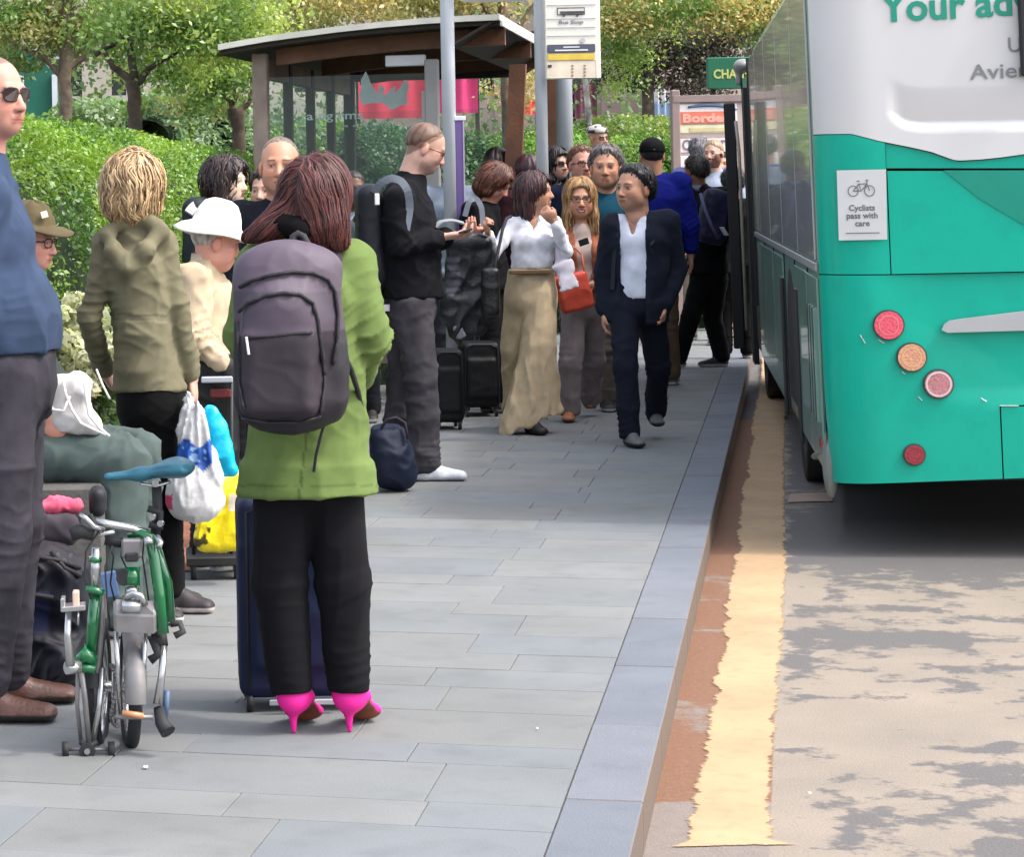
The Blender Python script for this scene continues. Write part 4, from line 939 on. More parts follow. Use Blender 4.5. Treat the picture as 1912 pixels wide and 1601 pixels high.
# ================================================================ SHELTER
def build_shelter():
    S0 = P(490, 330, 19.0); S0[2] = 0; root = empty('bus_shelter', tuple(S0), 'timber and glass bus shelter with curved grey roof behind the queue', 'bus shelter')
    sp = lambda a, r, z: S0+KD*a+KR*r+UP*z
    wood = mat('stained_timber', lin((128, 82, 56), .7), rough=.6, noise=.3, nscale=5, bump=.3, bscale=40); dwood = mat('dark_timber', lin((60, 50, 40), .7), rough=.7, noise=.3, nscale=6, bump=.3)
    pale = mat('weathered_pale_timber', lin((186, 164, 150), .55), rough=.8, noise=.2, nscale=6, bump=.3); zinc = mat('zinc_roof', lin((222, 218, 206), .85), rough=.6, noise=.12, nscale=4)
    gl = bpy.data.materials.new('clear_glass'); gl.use_nodes = True; nn = gl.node_tree.nodes; b = nn['Principled BSDF']; out = nn['Material Output']
    tr = nn.new('ShaderNodeBsdfTransparent'); tr.inputs[0].default_value = (.93, .96, .95, 1); b.inputs['Base Color'].default_value = (.45, .52, .50, 1); b.inputs['Roughness'].default_value = .08
    mx = nn.new('ShaderNodeMixShader'); mx.inputs[0].default_value = .06; gl.node_tree.links.new(tr.outputs[0], mx.inputs[1]); gl.node_tree.links.new(b.outputs[0], mx.inputs[2]); gl.node_tree.links.new(mx.outputs[0], out.inputs[0])
    fz = mat('frosted_film', lin((190, 198, 198), .75), rough=.6, noise=.1, nscale=9)
    MB().box(sp(0, 0, 1.28), KD*.05, KR*.055, UP*1.28, ch=.008).build('post', pale, root)
    for a in (.95, 1.9, 2.85, 3.8): MB().box(sp(a, 0.02, 1.26), KD*.05, KR*(.032+.014*(a > 3.5)), UP*1.26, ch=.006).build('post', dwood, root)
    for i in range(4):
        a0 = i*.95+.06; MB().box(sp(a0+.42, .0, 1.35), KD*.40, KR*.005, UP*.92).build('glass_pane', gl, root)
        MB().box(sp(a0+.42, .0, .40), KD*.40, KR*.015, UP*.02).build('glazing_bar', pale, root)
    MB().box(sp(-.02, .64, 1.36), KD*.005, KR*.575, UP*1.02).build('glass_pane', gl, root)
    MB().box(sp(-.02, .64, .30), KD*.02, KR*.575, UP*.03).build('glazing_bar', pale, root)
    MB().box(sp(0, 1.27, 1.24), KD*.04, KR*.05, UP*1.24, ch=.008).build('post', mat('pale_metal_post', lin((182, 178, 176), .6), rough=.5, noise=.08), root)
    MB().box(sp(-.01, 1.215, 1.15), KD*.02, KR*.02, UP*1.1).build('glazing_bar', mat('pale_metal_post'), root)
    # leaning timber column at the kerb side
    for a in (.5, 3.4):
        MB().prism([sp(a, 1.62, 0), sp(a, 1.76, 0), sp(a, 1.90, 2.45), sp(a, 1.78, 2.45)], KD*.09).build('leaning_column', wood, root)
    MB().box(sp(3.85, .75, 2.56), KD*.04, KR*.72, UP*.06).build('lintel', dwood, root); MB().box(sp(3.8, .78, 1.25), KD*.006, KR*.72, UP*.98).build('glass_pane', gl, root)
    MB().box(sp(3.83, 1.5, 1.2), KD*.04, KR*.035, UP*1.2).build('post', dwood, root)
    # roof
    D0 = 18.7; prof = []
    for px, py in ((404, 82), (440, 76), (500, 67), (560, 60), (640, 51), (720, 44), (800, 38.5), (880, 35), (945, 33.5)):
        q = P(px, py, D0)-S0; prof.append((float(np.dot(q-KD*(-.3), KR)), q[2]))
    a0, a1 = -.32, 4.75; n = len(prof)
    def slab(z0, z1, aa, ab, m, name, r_in=0):
        V = []
        for a in (aa, ab):
            for zz in (z0, z1):
                for r, z in prof: V.append(sp(a, r, z+zz))
        i_ = lambda a, t, k: (a*2+t)*n+k; Fc = []
        for k in range(n-1):
            Fc += [(i_(0, 1, k), i_(0, 1, k+1), i_(1, 1, k+1), i_(1, 1, k)), (i_(0, 0, k+1), i_(0, 0, k), i_(1, 0, k), i_(1, 0, k+1)), (i_(0, 0, k), i_(0, 0, k+1), i_(0, 1, k+1), i_(0, 1, k)), (i_(1, 0, k+1), i_(1, 0, k), i_(1, 1, k), i_(1, 1, k+1))]
        Fc += [(i_(0, 0, 0), i_(0, 1, 0), i_(1, 1, 0), i_(1, 0, 0)), (i_(0, 0, n-1), i_(1, 0, n-1), i_(1, 1, n-1), i_(0, 1, n-1))]
        return mk(name, np.array(V), Fc, m, root, smooth=False)
    slab(-.042, .0, a0, a1, zinc, 'roof'); slab(-.075, -.044, a0+.05, a1-.05, dwood, 'soffit')
    # curved beams
    for a in (0.02, 1.9, 3.8):
        sub = [(r, z) for r, z in prof if r > -.1]; V = [sp(a, r, z-.08) for r, z in sub]+[sp(a, r, z-.20) for r, z in sub[::-1]]
        MB().prism(V, KD*.07).build('roof_beam', wood, root)
    MB().box(sp(2, 0, 2.45), KD*1.95, KR*.04, UP*.07).build('wall_plate', wood, root)
    MB().prism([sp(a0+.02, prof[-1][0]-.02, prof[-1][1]-.04), sp(a1-.02, prof[-1][0]-.02, prof[-1][1]-.04), sp(a1-.02, prof[-1][0]-.35, prof[-1][1]-.22), sp(a0+.02, prof[-1][0]-.35, prof[-1][1]-.22)], UP*.02).build('eaves_board', dwood, root)
    for k in range(2): MB().box(sp(2.0, prof[-1][0]+.012+k*.02, prof[-1][1]-.03-k*.05), KD*2.5, KR*.008, UP*(.022-.006*k), ch=.003).build('gutter', zinc, root)
    MB().box(P(757.5, 113, 18.82), KR*.147, KD*.03, UP*.040, ch=.006).build('light_box', mat('white_light_box', lin((236, 234, 238), .85), rough=.4, noise=.04), root)
    MB().tube([P(735, 103, 18.82), P(735, 60, 18.82)], .006, 6).build('hanger', dwood, root); MB().tube([P(780, 103, 18.82), P(780, 60, 18.82)], .006, 6).build('hanger', dwood, root)
    # frosted emblem and lettering on the end pane
    em = [(690, 240), (715, 290), (745, 370), (820, 475), (832, 455), (822, 415), (840, 396), (880, 396), (892, 420), (885, 445), (862, 480), (905, 485), (960, 420), (1000, 396), (1005, 425), (975, 480), (1040, 430), (1075, 370), (1100, 325), (1150, 375), (1135, 430), (1120, 500), (1135, 580), (1060, 600), (985, 640), (940, 640), (905, 600), (860, 570), (760, 575), (660, 595), (615, 500), (640, 440), (640, 330)]
    MB().prism([P(560+x/5.62, 90+y/5.62, 18.93) for x, y in em], KD*.002).build('winged_emblem', fz, root)
    text_obj('lettering', 'a ng rms', .085, P(572, 224, 18.93), KR, UP, fz, root, .001, .001, width=.42)
    text_obj('lettering', 'a e no me', .03, P(640, 237, 18.93), KR, UP, fz, root, .001, 0, width=.40)
    # bench inside
    MB().box(sp(2.0, .35, .48), KD*1.3, KR*.17, UP*.025, ch=.01).build('bench_seat', pale, root)
    for a in (1.0, 3.0): MB().box(sp(a, .35, .23), KD*.04, KR*.12, UP*.23).build('bench_leg', dwood, root)
build_shelter()
# ================================================================ POLES AND SIGNS
def pole(px, py, d, r, top, label, name='bus_stop_pole', cat='pole', col=(176, 182, 190), group=None, bands=()):
    b = P(px, py, d); b[2] = 0; m = mat('galvanised_steel', lin((204, 208, 214), .8), rough=.4, metal=.0, noise=.07, nscale=5)
    root = empty(name, tuple(b), label, cat, group)
    MB().tube([b, b+UP*top], r, 28).build('shaft', m, root, smooth=True); MB().disc(b+UP*.03, UP, r*1.7, .06, 24).build('base_collar', m, root)
    return root, b, m
ra, pa, ms_ = pole(838, 200, 17.6, .047, 5.6, 'grey bus stop pole with purple strip panel beside the man in black reading his phone')
MB().box(pa+np.array([.066, -.01, 1.46]), (.028, 0, 0), (0, .02, 0), (0, 0, .54), ch=.004).build('purple_panel', mat('purple_enamel', lin((118, 92, 160), .7), rough=.35, noise=.08, nscale=9), ra)
MB().box(pa+np.array([.094, -.012, 1.46]), (.005, 0, 0), (0, .022, 0), (0, 0, .54)).build('panel_edge', mat('pale_lilac', lin((196, 186, 205), .7), rough=.5), ra)
MB().box(pa+np.array([.070, -.012, 2.015]), (.040, 0, 0), (0, .024, 0), (0, 0, .016), ch=.004).build('panel_cap', mat('white_cap', lin((235, 235, 235), .8), rough=.4), ra)
q = P(925, 3, 17.5); MB().box(q+UP*.25, (.235, 0, 0), (0, .02, 0), (0, 0, .252), ch=.018).build('flag_panel', mat('cream_enamel', lin((240, 236, 228), .8), rough=.35, noise=.04), ra)
for zz in (.15, .4): MB().tube([pa+np.array([0, 0, q[2]+zz]), q+UP*zz-np.array([.15, 0, 0])], .012, 8).build('flag_bracket', ms_, ra)
rb, pb, _ = pole(1010, 150, 18.0, .042, 5.4, 'grey pole carrying the white timetable board near the shelter roof corner')
def timetable():
    d = 17.9; cream = mat('cream_board', lin((244, 238, 226), .82), rough=.4, noise=.04, nscale=3); x = np.array([1, 0, 0.])
    def bx(x0, x1, y0, y1, m, nm, off=0.0, th=.02, lab=None, par=None):
        a = P(x0, y1, d-off); b_ = P(x1, y0, d-off); w = (b_[0]-a[0])/2; h = (P(x0, y0, d)[2]-a[2])/2
        o = MB().box(np.array([(a[0]+b_[0])/2, d-off, P((x0+x1)/2, (y0+y1)/2, d)[2]]), (w, 0, 0), (0, th, 0), (0, 0, h), ch=min(.004, h*.3, w*.3)).build(nm, m, par or bd)
        return o
    bd = bpy.data.objects.new('timetable_board', None); bd.location = tuple(P(1068, 70, d)-np.array(pb)); link(bd, rb)
    bx(1019, 1117, -110, 147, cream, 'board', 0, .018)
    ink = mat('dark_ink', lin((86, 84, 92), .7), rough=.6); pal = mat('pale_rule', lin((205, 203, 206), .7), rough=.6)
    for y in (8.5, 34, 50.5, 66): bx(1021, 1112, y, y+1.4, pal, 'rule_line', .022, .001)
    bx(1022, 1111, 83, 98, mat('slate_band', lin((98, 96, 116), .65), rough=.5), 'slate_band', .024, .002)
    bx(1022, 1110, 100, 112, mat('yellow_band', lin((248, 214, 90), .75), rough=.5), 'yellow_band', .024, .002)
    bx(1022, 1113, 113, 145, mat('peach_panel', lin((250, 232, 208), .8), rough=.5), 'lower_panel', .020, .001)
    w = mat('white_print', lin((238, 238, 238), .8), rough=.5)
    bx(1052, 1082, 87, 89, w, 'print_line', .028, .001); bx(1036, 1098, 92.5, 95, w, 'print_line', .028, .001)
    # little coach pictogram
    bx(1046, 1091, 21, 25.5, ink, 'coach_pictogram', .024, .001); bx(1040, 1092, 14, 15.3, ink, 'coach_pictogram_roof', .024, .001); bx(1040, 1041.5, 15, 27, ink, 'coach_pictogram_end', .024, .001); bx(1091, 1092, 15, 27, ink, 'coach_pictogram_end', .024, .001); bx(1040, 1092, 26.5, 27.6, ink, 'coach_pictogram_sill', .024, .001)
    for x0 in (1053, 1078): 
        c = P(x0, 28.5, d-.024); MB().disc(c, (0, 1, 0), .009, .002, 12).build('coach_pictogram_wheel', ink, bd)
    text_obj('lettering', 'Bus Stop', .034, P(1043, 44, d-.022), x, UP, mat('mid_grey_print', lin((150, 148, 156), .7), rough=.6), bd, .0008, .0008, width=.17)
    for x0, hh in ((1067, 3), (1090, 3)):
        for k in range(4): bx(x0, x0+4, 121+k*6, 121+k*6+3, mat('tan_print', lin((186, 168, 150), .7), rough=.6), 'print_mark', .023, .001)
    bx(1023, 1030, 121, 126, ink, 'print_mark', .023, .001)
    c = P(1088, 75, d-.024); MB().disc(c, (0, 1, 0), .018, .002, 16).build('print_roundel', mat('pinkish_print', lin((214, 196, 202), .75), rough=.6), bd)
timetable()
pole(1054, 230, 20.0, .064, 6, 'thick grey lamp column standing behind the timetable board', 'lamp_column', 'lamp post')
def signboard():
    d = 27.0; pp = mat('pinkish_timber', lin((176, 152, 146), .6), rough=.7, noise=.12, nscale=4); base = P(1330, 300, d); base[2] = 0
    root = empty('notice_board', tuple(base), 'large framed notice board with orange band and grey lettering beyond the bus door', 'sign')
    def bx(x0, x1, y0, y1, m, nm, off=0, th=.03):
        a = P(x0, y1, d-off); b_ = P(x1, y0, d-off); z0 = P((x0+x1)/2, y1, d)[2]; z1 = P((x0+x1)/2, y0, d)[2]
        return MB().box(((a[0]+b_[0])/2, d-off, (z0+z1)/2), ((b_[0]-a[0])/2, 0, 0), (0, th, 0), (0, 0, (z1-z0)/2), ch=.003).build(nm, m, root)
    for px in (1262, 1432): 
        c = P(px, 300, d); z1 = P(px, 168, d)[2]; MB().box((c[0], d, z1/2), (.045, 0, 0), (0, .05, 0), (0, 0, z1/2), ch=.01).build('post', pp, root)
    bx(1255, 1442, 177, 190, pp, 'top_rail', 0, .055)
    bx(1266, 1428, 190, 520, mat('board_tan', lin((214, 190, 180), .65), rough=.6), 'board', 0, .02)
    wh = mat('board_white', lin((246, 240, 240), .82), rough=.5); bx(1267, 1376, 194, 232, wh, 'white_panel', .022, .003)
    bx(1268, 1372, 208, 231, mat('orange_red_panel', lin((236, 128, 100), .8), rough=.5, noise=.08, nscale=14), 'orange_panel', .028, .003)
    bx(1267, 1375, 233, 248, mat('pale_yellow_panel', lin((244, 236, 196), .8), rough=.5), 'yellow_panel', .022, .003); bx(1287, 1372, 238, 246, mat('tan_stripe', lin((228, 212, 160), .75), rough=.5), 'tan_stripe', .027, .002)
    for y0, y1 in ((259, 284), (291, 330), (336, 380)): bx(1268, 1376, y0, y1, wh, 'white_panel', .022, .003)
    b = MB(); 
    pts = [P(1285+(1376-1285)*t, 203-9*math.sin(math.pi*(.1+.8*t)**1.0)+4*t, d-.03) for t in np.linspace(0, 1, 14)]
    b.tube(pts, [.006+.014*math.sin(math.pi*min(1, .15+t*.8)) for t in np.linspace(0, 1, 14)], 6).build('blue_arc', mat('slate_blue', lin((96, 122, 156), .7), rough=.5), root, smooth=True)
    gm = mat('taupe_lettering', lin((160, 140, 142), .65), rough=.5); x = np.array([1, 0, 0.])
    text_obj('lettering', 'C', .155, P(1274, 280, d-.028), x, UP, gm, root, .002, .004, width=.075)
    text_obj('lettering', 'UTE', .155, P(1334, 281, d-.028), x, UP, gm, root, .002, .004, width=.24)
    text_obj('lettering', 'P    IA', .20, P(1278, 322, d-.028), x, UP, gm, root, .002, .005, width=.50)
    text_obj('lettering', 'Border', .12, P(1274, 228, d-.034), x, UP, mat('pale_pink_print', lin((246, 176, 156), .8), rough=.5), root, .002, .006, width=.5)
signboard()
def chalm():
    d = 34.0; c = P(1375, 136, d); base = c.copy(); base[2] = 0
    root = empty('shop_sign', tuple(base), 'dark green hoarding sign with gold capitals above the notice board', 'sign')
    h = (P(1370, 107, d)[2]-P(1370, 166, d)[2])/2; MB().box(c, (.39, 0, 0), (0, .05, 0), (0, 0, h), ch=.01).build('panel', mat('sign_green', lin((0, 104, 72), .75), rough=.4, noise=.08, nscale=3), root)
    text_obj('lettering', 'CHALM', .165, P(1332, 146, d-.055), np.array([1, 0, 0.]), UP, mat('gold_lettering', lin((196, 196, 110), .8), rough=.5), root, .003, .005, width=.48)
    for sx in (-.3, .3): MB().box((c[0]+sx, d+.08, base[2]+c[2]/2), (.03, 0, 0), (0, .03, 0), (0, 0, c[2]/2)).build('post', mat('dark_timber'), root)
chalm()
# ================================================================ VEGETATION
def leaves(Pn, N, size, C, jit=.9, seed=0, asp=.55):
    rs = np.random.RandomState(seed); n = len(Pn); nn = N+rs.normal(0, jit, (n, 3)); nn /= np.linalg.norm(nn, axis=1, keepdims=True)+1e-9
    t = np.cross(nn, rs.normal(0, 1, (n, 3))); t /= np.linalg.norm(t, axis=1, keepdims=True)+1e-9; b = np.cross(nn, t); s = (size*(.6+.8*rs.rand(n)))[:, None] if np.isscalar(size) else size[:, None]
    V = np.stack([Pn-t*s*.5, Pn+b*s*asp*.5+nn*s*.10, Pn+t*s*.5, Pn-b*s*asp*.5+nn*s*.10], 1).reshape(-1, 3)
    Q = np.arange(4*n).reshape(n, 4); return V, Q, np.repeat(C, 4, axis=0)
def leafcol(Pn, base, var=.3, seed=0, cl=2.0, alt=None):
    rs = np.random.RandomState(seed); n = len(Pn); k = (1+(vnoise(Pn*cl+seed)-.5)*var*1.6+(rs.rand(n)-.5)*var)[:, None]; C = np.array(base)*k
    if alt is not None: m = (vnoise(Pn*cl*1.7+9+seed) > .55)|(rs.rand(n) > .85); C = np.where(m[:, None], np.array(alt)*k, C)
    return np.clip(C, .004, 1)
HG = lin((142, 180, 54), .82); HG2 = lin((100, 148, 46), .68)
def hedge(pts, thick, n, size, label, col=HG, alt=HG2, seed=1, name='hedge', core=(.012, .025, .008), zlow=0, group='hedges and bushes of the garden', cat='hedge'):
    """pts: (px, ytop, d)"""
    top = np.array([P(*p) for p in pts]); s = np.linspace(0, 1, len(top)); rs = np.random.RandomState(seed)
    base = top.mean(0).copy(); base[2] = 0; root = empty(name, tuple(base), label, cat, group)
    u = rs.rand(n); c = np.stack([np.interp(u, s, top[:, i]) for i in range(3)], 1); th = rs.rand(n)**.85*math.pi*.62
    d0 = nrm(np.array([top[-1][0]-top[0][0], top[-1][1]-top[0][1], 0])); out = np.array([d0[1], -d0[0], 0]); out = out if out[1] < 0 else -out
    lump = .78+.32*vnoise(np.stack([u*len(top)*2.3, th*2.5, u*0+seed], 1))+.10*vnoise(np.stack([u*len(top)*9, th*8, u*0+seed], 1))
    H = c[:, 2]; rx = np.cos(th); rz = np.sin(th)
    def pt(cc, rx, rz, lump, H, sc): 
        z = zlow+(H-zlow)*(np.clip(rz, 0, 1)**.75)*(.90+.10*lump)*sc
        return np.stack([cc[:, 0]+out[0]*rx*thick*lump*sc, cc[:, 1]+out[1]*rx*thick*lump*sc, z], 1)
    Pn = pt(c, rx, rz, lump, H, 1-.10*rs.rand(n)); N = out[None]*rx[:, None]+UP[None]*rz[:, None]*1.0
    V, Q, C = leaves(Pn, N, size, leafcol(Pn, col, .35, seed, 2.5, alt), .8, seed)
    mk('foliage', V, Q, leaf_mat('foliage'), root, col=C, smooth=False)
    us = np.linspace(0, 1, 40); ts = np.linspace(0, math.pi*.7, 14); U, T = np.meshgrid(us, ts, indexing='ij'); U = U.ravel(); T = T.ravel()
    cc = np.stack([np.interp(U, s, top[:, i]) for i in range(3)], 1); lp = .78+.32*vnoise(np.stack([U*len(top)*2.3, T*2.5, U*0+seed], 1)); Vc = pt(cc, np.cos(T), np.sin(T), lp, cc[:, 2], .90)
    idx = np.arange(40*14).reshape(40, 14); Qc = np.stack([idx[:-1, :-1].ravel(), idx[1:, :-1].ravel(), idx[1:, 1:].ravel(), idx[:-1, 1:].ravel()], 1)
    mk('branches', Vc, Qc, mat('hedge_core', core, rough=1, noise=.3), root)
    return root
hedge([(-260, 196, 12.8), (-60, 212, 13.8), (60, 220, 14.6), (170, 232, 16), (280, 252, 18), (380, 274, 20), (470, 296, 22), (560, 316, 24)], 1.1, 80000, .029, 'long bright green clipped hedge behind the seated people on the left', seed=1)
hedge([(640, 240, 26), (720, 232, 26.5), (800, 236, 27), (860, 240, 27)], .9, 9000, .05, 'dark green hedge seen through the shelter glass', col=lin((84, 132, 68), .75), alt=lin((62, 108, 58), .7), seed=2)
hedge([(850, 272, 27), (930, 252, 28), (1010, 236, 29), (1060, 232, 30)], .9, 12000, .05, 'green hedge between the shelter column and the poles', col=lin((134, 176, 70), .8), seed=3)
hedge([(1070, 226, 31), (1130, 216, 32), (1190, 214, 33), (1260, 222, 33.5), (1300, 230, 34)], 1.0, 14000, .055, 'olive green hedge left of the notice board', col=lin((150, 172, 78), .8), alt=lin((116, 150, 60), .75), seed=4)
hedge([(1060, 262, 27), (1130, 256, 27.5), (1200, 250, 28), (1262, 262, 28)], .7, 9000, .045, 'lower bright hedge in front of the olive hedge by the notice board', col=lin((164, 200, 84), .85), seed=5)
hedge([(640, 322, 20.5), (700, 300, 20.8), (760, 318, 21)], .5, 3500, .05, 'small leafy shrub at the foot of the shelter', col=lin((120, 172, 110), .8), alt=lin((84, 144, 84), .8), seed=6, name='shrub', cat='shrub')
bark = mat('bark', lin((122, 106, 90), .8), rough=.95, noise=.45, nscale=9, bump=1.0, bscale=22); bark_d = mat('dark_bark', lin((88, 76, 64), .8), rough=.95, noise=.4, nscale=9, bump=1.0, bscale=22)
def tree(label, d, trunk, branches, crowns, col, alt=None, size=.054, seed=0, m=None, name='tree', group='trees behind the hedges'):
    """trunk/branches: (px,py,rpx) polylines at depth d; crowns: (px,py,rx,ry,dd,n)"""
    pp = lambda t: P(t[0], t[1], d+(t[3] if len(t) > 3 else 0)); base = pp(trunk[0]); base[2] = 0; root = empty(name, tuple(base), label, 'tree', group)
    b = MB(); k = d/F_PX
    t0 = [base]+[pp(t) for t in trunk]; r0 = [trunk[0][2]*k*1.25]+[t[2]*k for t in trunk]
    def sm(pts, rad, wob=.0):
        P_, R_ = [], []
        for i in range(len(pts)-1):
            for t in np.linspace(0, 1, 5)[:-1]: P_.append(pts[i]*(1-t)+pts[i+1]*t+(vnoise(np.array([pts[i]*3+t*2+seed]))[0]-.5)*wob*np.array([1, .5, 0])); R_.append((rad[i]*(1-t)+rad[i+1]*t)*(.9+.2*vnoise(np.array([pts[i]*5+t*3]))[0]))
        P_.append(pts[-1]); R_.append(rad[-1]); return P_, R_
    b.tube(*sm(t0, r0, .03), 12).build('trunk', m or bark, root, smooth=True)
    for br in branches:
        MB().tube(*sm([pp(t) for t in br], [t[2]*k for t in br], .06), 7).build('branch', m or bark, root, smooth=True)
    Vs, Cs = [], []; rs = np.random.RandomState(seed+50)
    for (px, py, rx, ry, dd, n) in crowns:
        n = int(n*1.75)
        c = P(px, py, d+dd); nc = max(3, n//70); cc = c+rs.normal(0, .5, (nc, 3))*np.array([rx*k, max(rx, ry)*k*.6, ry*k]); ii = rs.randint(0, nc, n)
        sd = .28*(.6+.8*rs.rand(nc))[ii][:, None]*max(.5, min(1.4, rx*k)); Vs.append(cc[ii]+rs.normal(0, 1, (n, 3))*sd*np.array([1, 1, .55]))
    Pn = np.concatenate(Vs); V, Q, C = leaves(Pn, np.tile(UP*.7, (len(Pn), 1)), size, leafcol(Pn, col, .45, seed, 1.6, alt), 1.0, seed)
    mk('crown', V, Q, leaf_mat('foliage'), root, col=C, smooth=False)
    return root
YG = lin((178, 198, 92), .9); G1 = lin((132, 166, 76), .85); G2 = lin((96, 132, 66), .8); OL = lin((172, 172, 100), .85); YO = lin((204, 188, 116), .88); DK = lin((84, 86, 64), .8)
tree('slender grey trunked tree farthest left behind the hedge', 24, [(122, 235, 13), (120, 150, 12), (128, 60, 14), (122, -40, 10)], [[(120, 150, 7), (85, 110, 5), (40, 90, 3)], [(122, 130, 8), (165, 100, 5), (200, 60, 3)], [(124, 60, 7), (90, 20, 4), (70, -30, 3)]],
     [(60, 40, 90, 45, 0, 1700), (150, 60, 70, 50, .5, 1500), (60, -60, 120, 70, 0, 1800), (180, -40, 90, 60, 0, 1400), (20, 110, 50, 30, .6, 500)], G1, OL, seed=1)
tree('forked dark trunk tree second from the left behind the hedge', 22, [(250, 245, 13), (249, 185, 12.5), (246, 150, 13)], [[(246, 155, 9), (215, 125, 6), (190, 90, 4)], [(247, 152, 9), (245, 90, 7), (240, 20, 5)], [(252, 155, 8), (285, 120, 5), (340, 95, 3)], [(178, 102, 5), (225, 75, 5.5), (290, 22, 4), (330, -10, 3)]],
     [(330, 40, 110, 55, -.5, 2600), (430, 60, 80, 60, 0, 2000), (300, -60, 170, 70, 0, 2400), (230, 60, 60, 40, .5, 900), (340, 120, 90, 35, .8, 1100)], YG, G1, seed=2, m=bark_d)
tree('pollarded short trunk tree left of the shelter', 24, [(447, 300, 12), (446, 240, 12.5), (442, 208, 17), (440, 196, 12)], [[(440, 205, 6), (420, 180, 4), (405, 160, 2)], [(450, 205, 6), (468, 190, 4), (476, 150, 3)], [(440, 200, 6), (438, 150, 4), (445, 80, 3)]],
     [(400, 140, 60, 40, 0, 1200), (440, 90, 60, 40, .3, 1200), (380, 190, 60, 30, 1.2, 800), (450, 20, 110, 50, 0, 1600)], OL, G1, seed=3, m=bark_d)
tree('leaning brown trunk tree beside the shelter column', 24.5, [(950, 330, 11), (948, 200, 12), (944, 100, 13), (940, 0, 11), (936, -120, 9)], [[(944, 90, 8), (990, 20, 5), (1060, -60, 4)], [(944, 60, 7), (900, 10, 5), (840, -60, 4)]],
     [(700, -10, 130, 35, 0, 2000), (860, -20, 110, 40, 0, 1800), (560, 15, 100, 35, .5, 1700), (970, 150, 40, 50, 2.5, 500), (900, 90, 60, 30, 3, 500)], OL, YO, seed=4)
tree('young white barked birch behind the lamp column', 31, [(1100, 262, 6), (1098, 200, 6), (1094, 150, 5), (1088, 60, 4)], [[(1096, 160, 3), (1120, 110, 2), (1150, 70, 2)]], [(1140, 60, 60, 45, 0, 900), (1160, 120, 40, 40, .3, 600), (1190, 40, 70, 60, 0, 1200)], G1, YG, seed=5, m=mat('birch_bark', lin((205, 200, 192), .65), rough=.8, noise=.5, nscale=14, bump=.3))
tree('dark leaved tree behind the notice board', 38, [(1212, 225, 12), (1208, 170, 11), (1215, 120, 12), (1225, 60, 9)], [[(1210, 165, 7), (1170, 130, 4), (1130, 110, 3)], [(1213, 140, 7), (1270, 110, 5), (1330, 95, 3)], [(1220, 100, 6), (1290, 60, 4)]],
     [(1180, 110, 60, 35, 0, 1400), (1260, 90, 70, 45, 0, 2000), (1320, 110, 60, 45, 0, 1500), (1370, 60, 60, 40, 0, 1100), (1290, 160, 70, 20, 0, 900), (1180, 150, 60, 15, 0, 500)], DK, lin((96, 72, 58), .6), size=.062, seed=6, m=bark_d)
tree('yellowing tree with pale leaves overhanging the timetable board', 30, [(1560, 300, 14), (1550, 120, 14), (1530, -60, 12)], [[(1540, -20, 8), (1440, 0, 6), (1300, 20, 4), (1180, 30, 2)]],
     [(1200, 20, 120, 28, 0, 2600), (1350, 15, 100, 30, 0, 2200), (1440, 20, 90, 60, 0, 2000), (1250, -60, 220, 60, 0, 3400), (1150, 45, 60, 20, 0, 500)], YO, G1, seed=7)
# far belt of trees
def far_belt():
    rs = np.random.RandomState(77); n = 30000; px = rs.uniform(-200, 1800, n); d = rs.uniform(46, 54, n); zc = rs.rand(n)**.8*9; 
    X = (px-CX)/F_PX*d; Pn = np.stack([X, d, zc], 1); keep = vnoise(Pn*.9) > (.34+.20*(px > 1000)+.1*(zc < 2.5)); Pn = Pn[keep]
    V, Q, C = leaves(Pn, np.tile(UP*.5, (len(Pn), 1)), .16, leafcol(Pn, lin((120, 148, 78), .8), .5, 3, .8, lin((84, 118, 66), .8)), 1.0, 5)
    mk('distant_woodland', V, Q, leaf_mat('foliage'), col=C, smooth=False, label='mass of garden trees across the square in the background', cat='trees', kind='stuff')
far_belt()
def near_shrubs():
    # loose garden foliage between hedge and tree trunks
    for i, (pts, col, lab) in enumerate((([(130, 190, 27), (200, 180, 28), (240, 200, 28)], lin((150, 182, 116), .85), 'pale leafed garden bush between the two left tree trunks'), ([(268, 175, 27), (340, 150, 28), (430, 175, 28)], lin((140, 170, 118), .85), 'grey green bush between the forked tree and the pollarded tree'), ([(470, 230, 30), (560, 215, 31), (650, 225, 32)], lin((118, 148, 104), .8), 'bush behind the shelter back wall'))):
        hedge(pts, .9, 6500, .075, lab, col=col, alt=G1, seed=20+i, name='garden_bush', cat='bush')
near_shrubs()
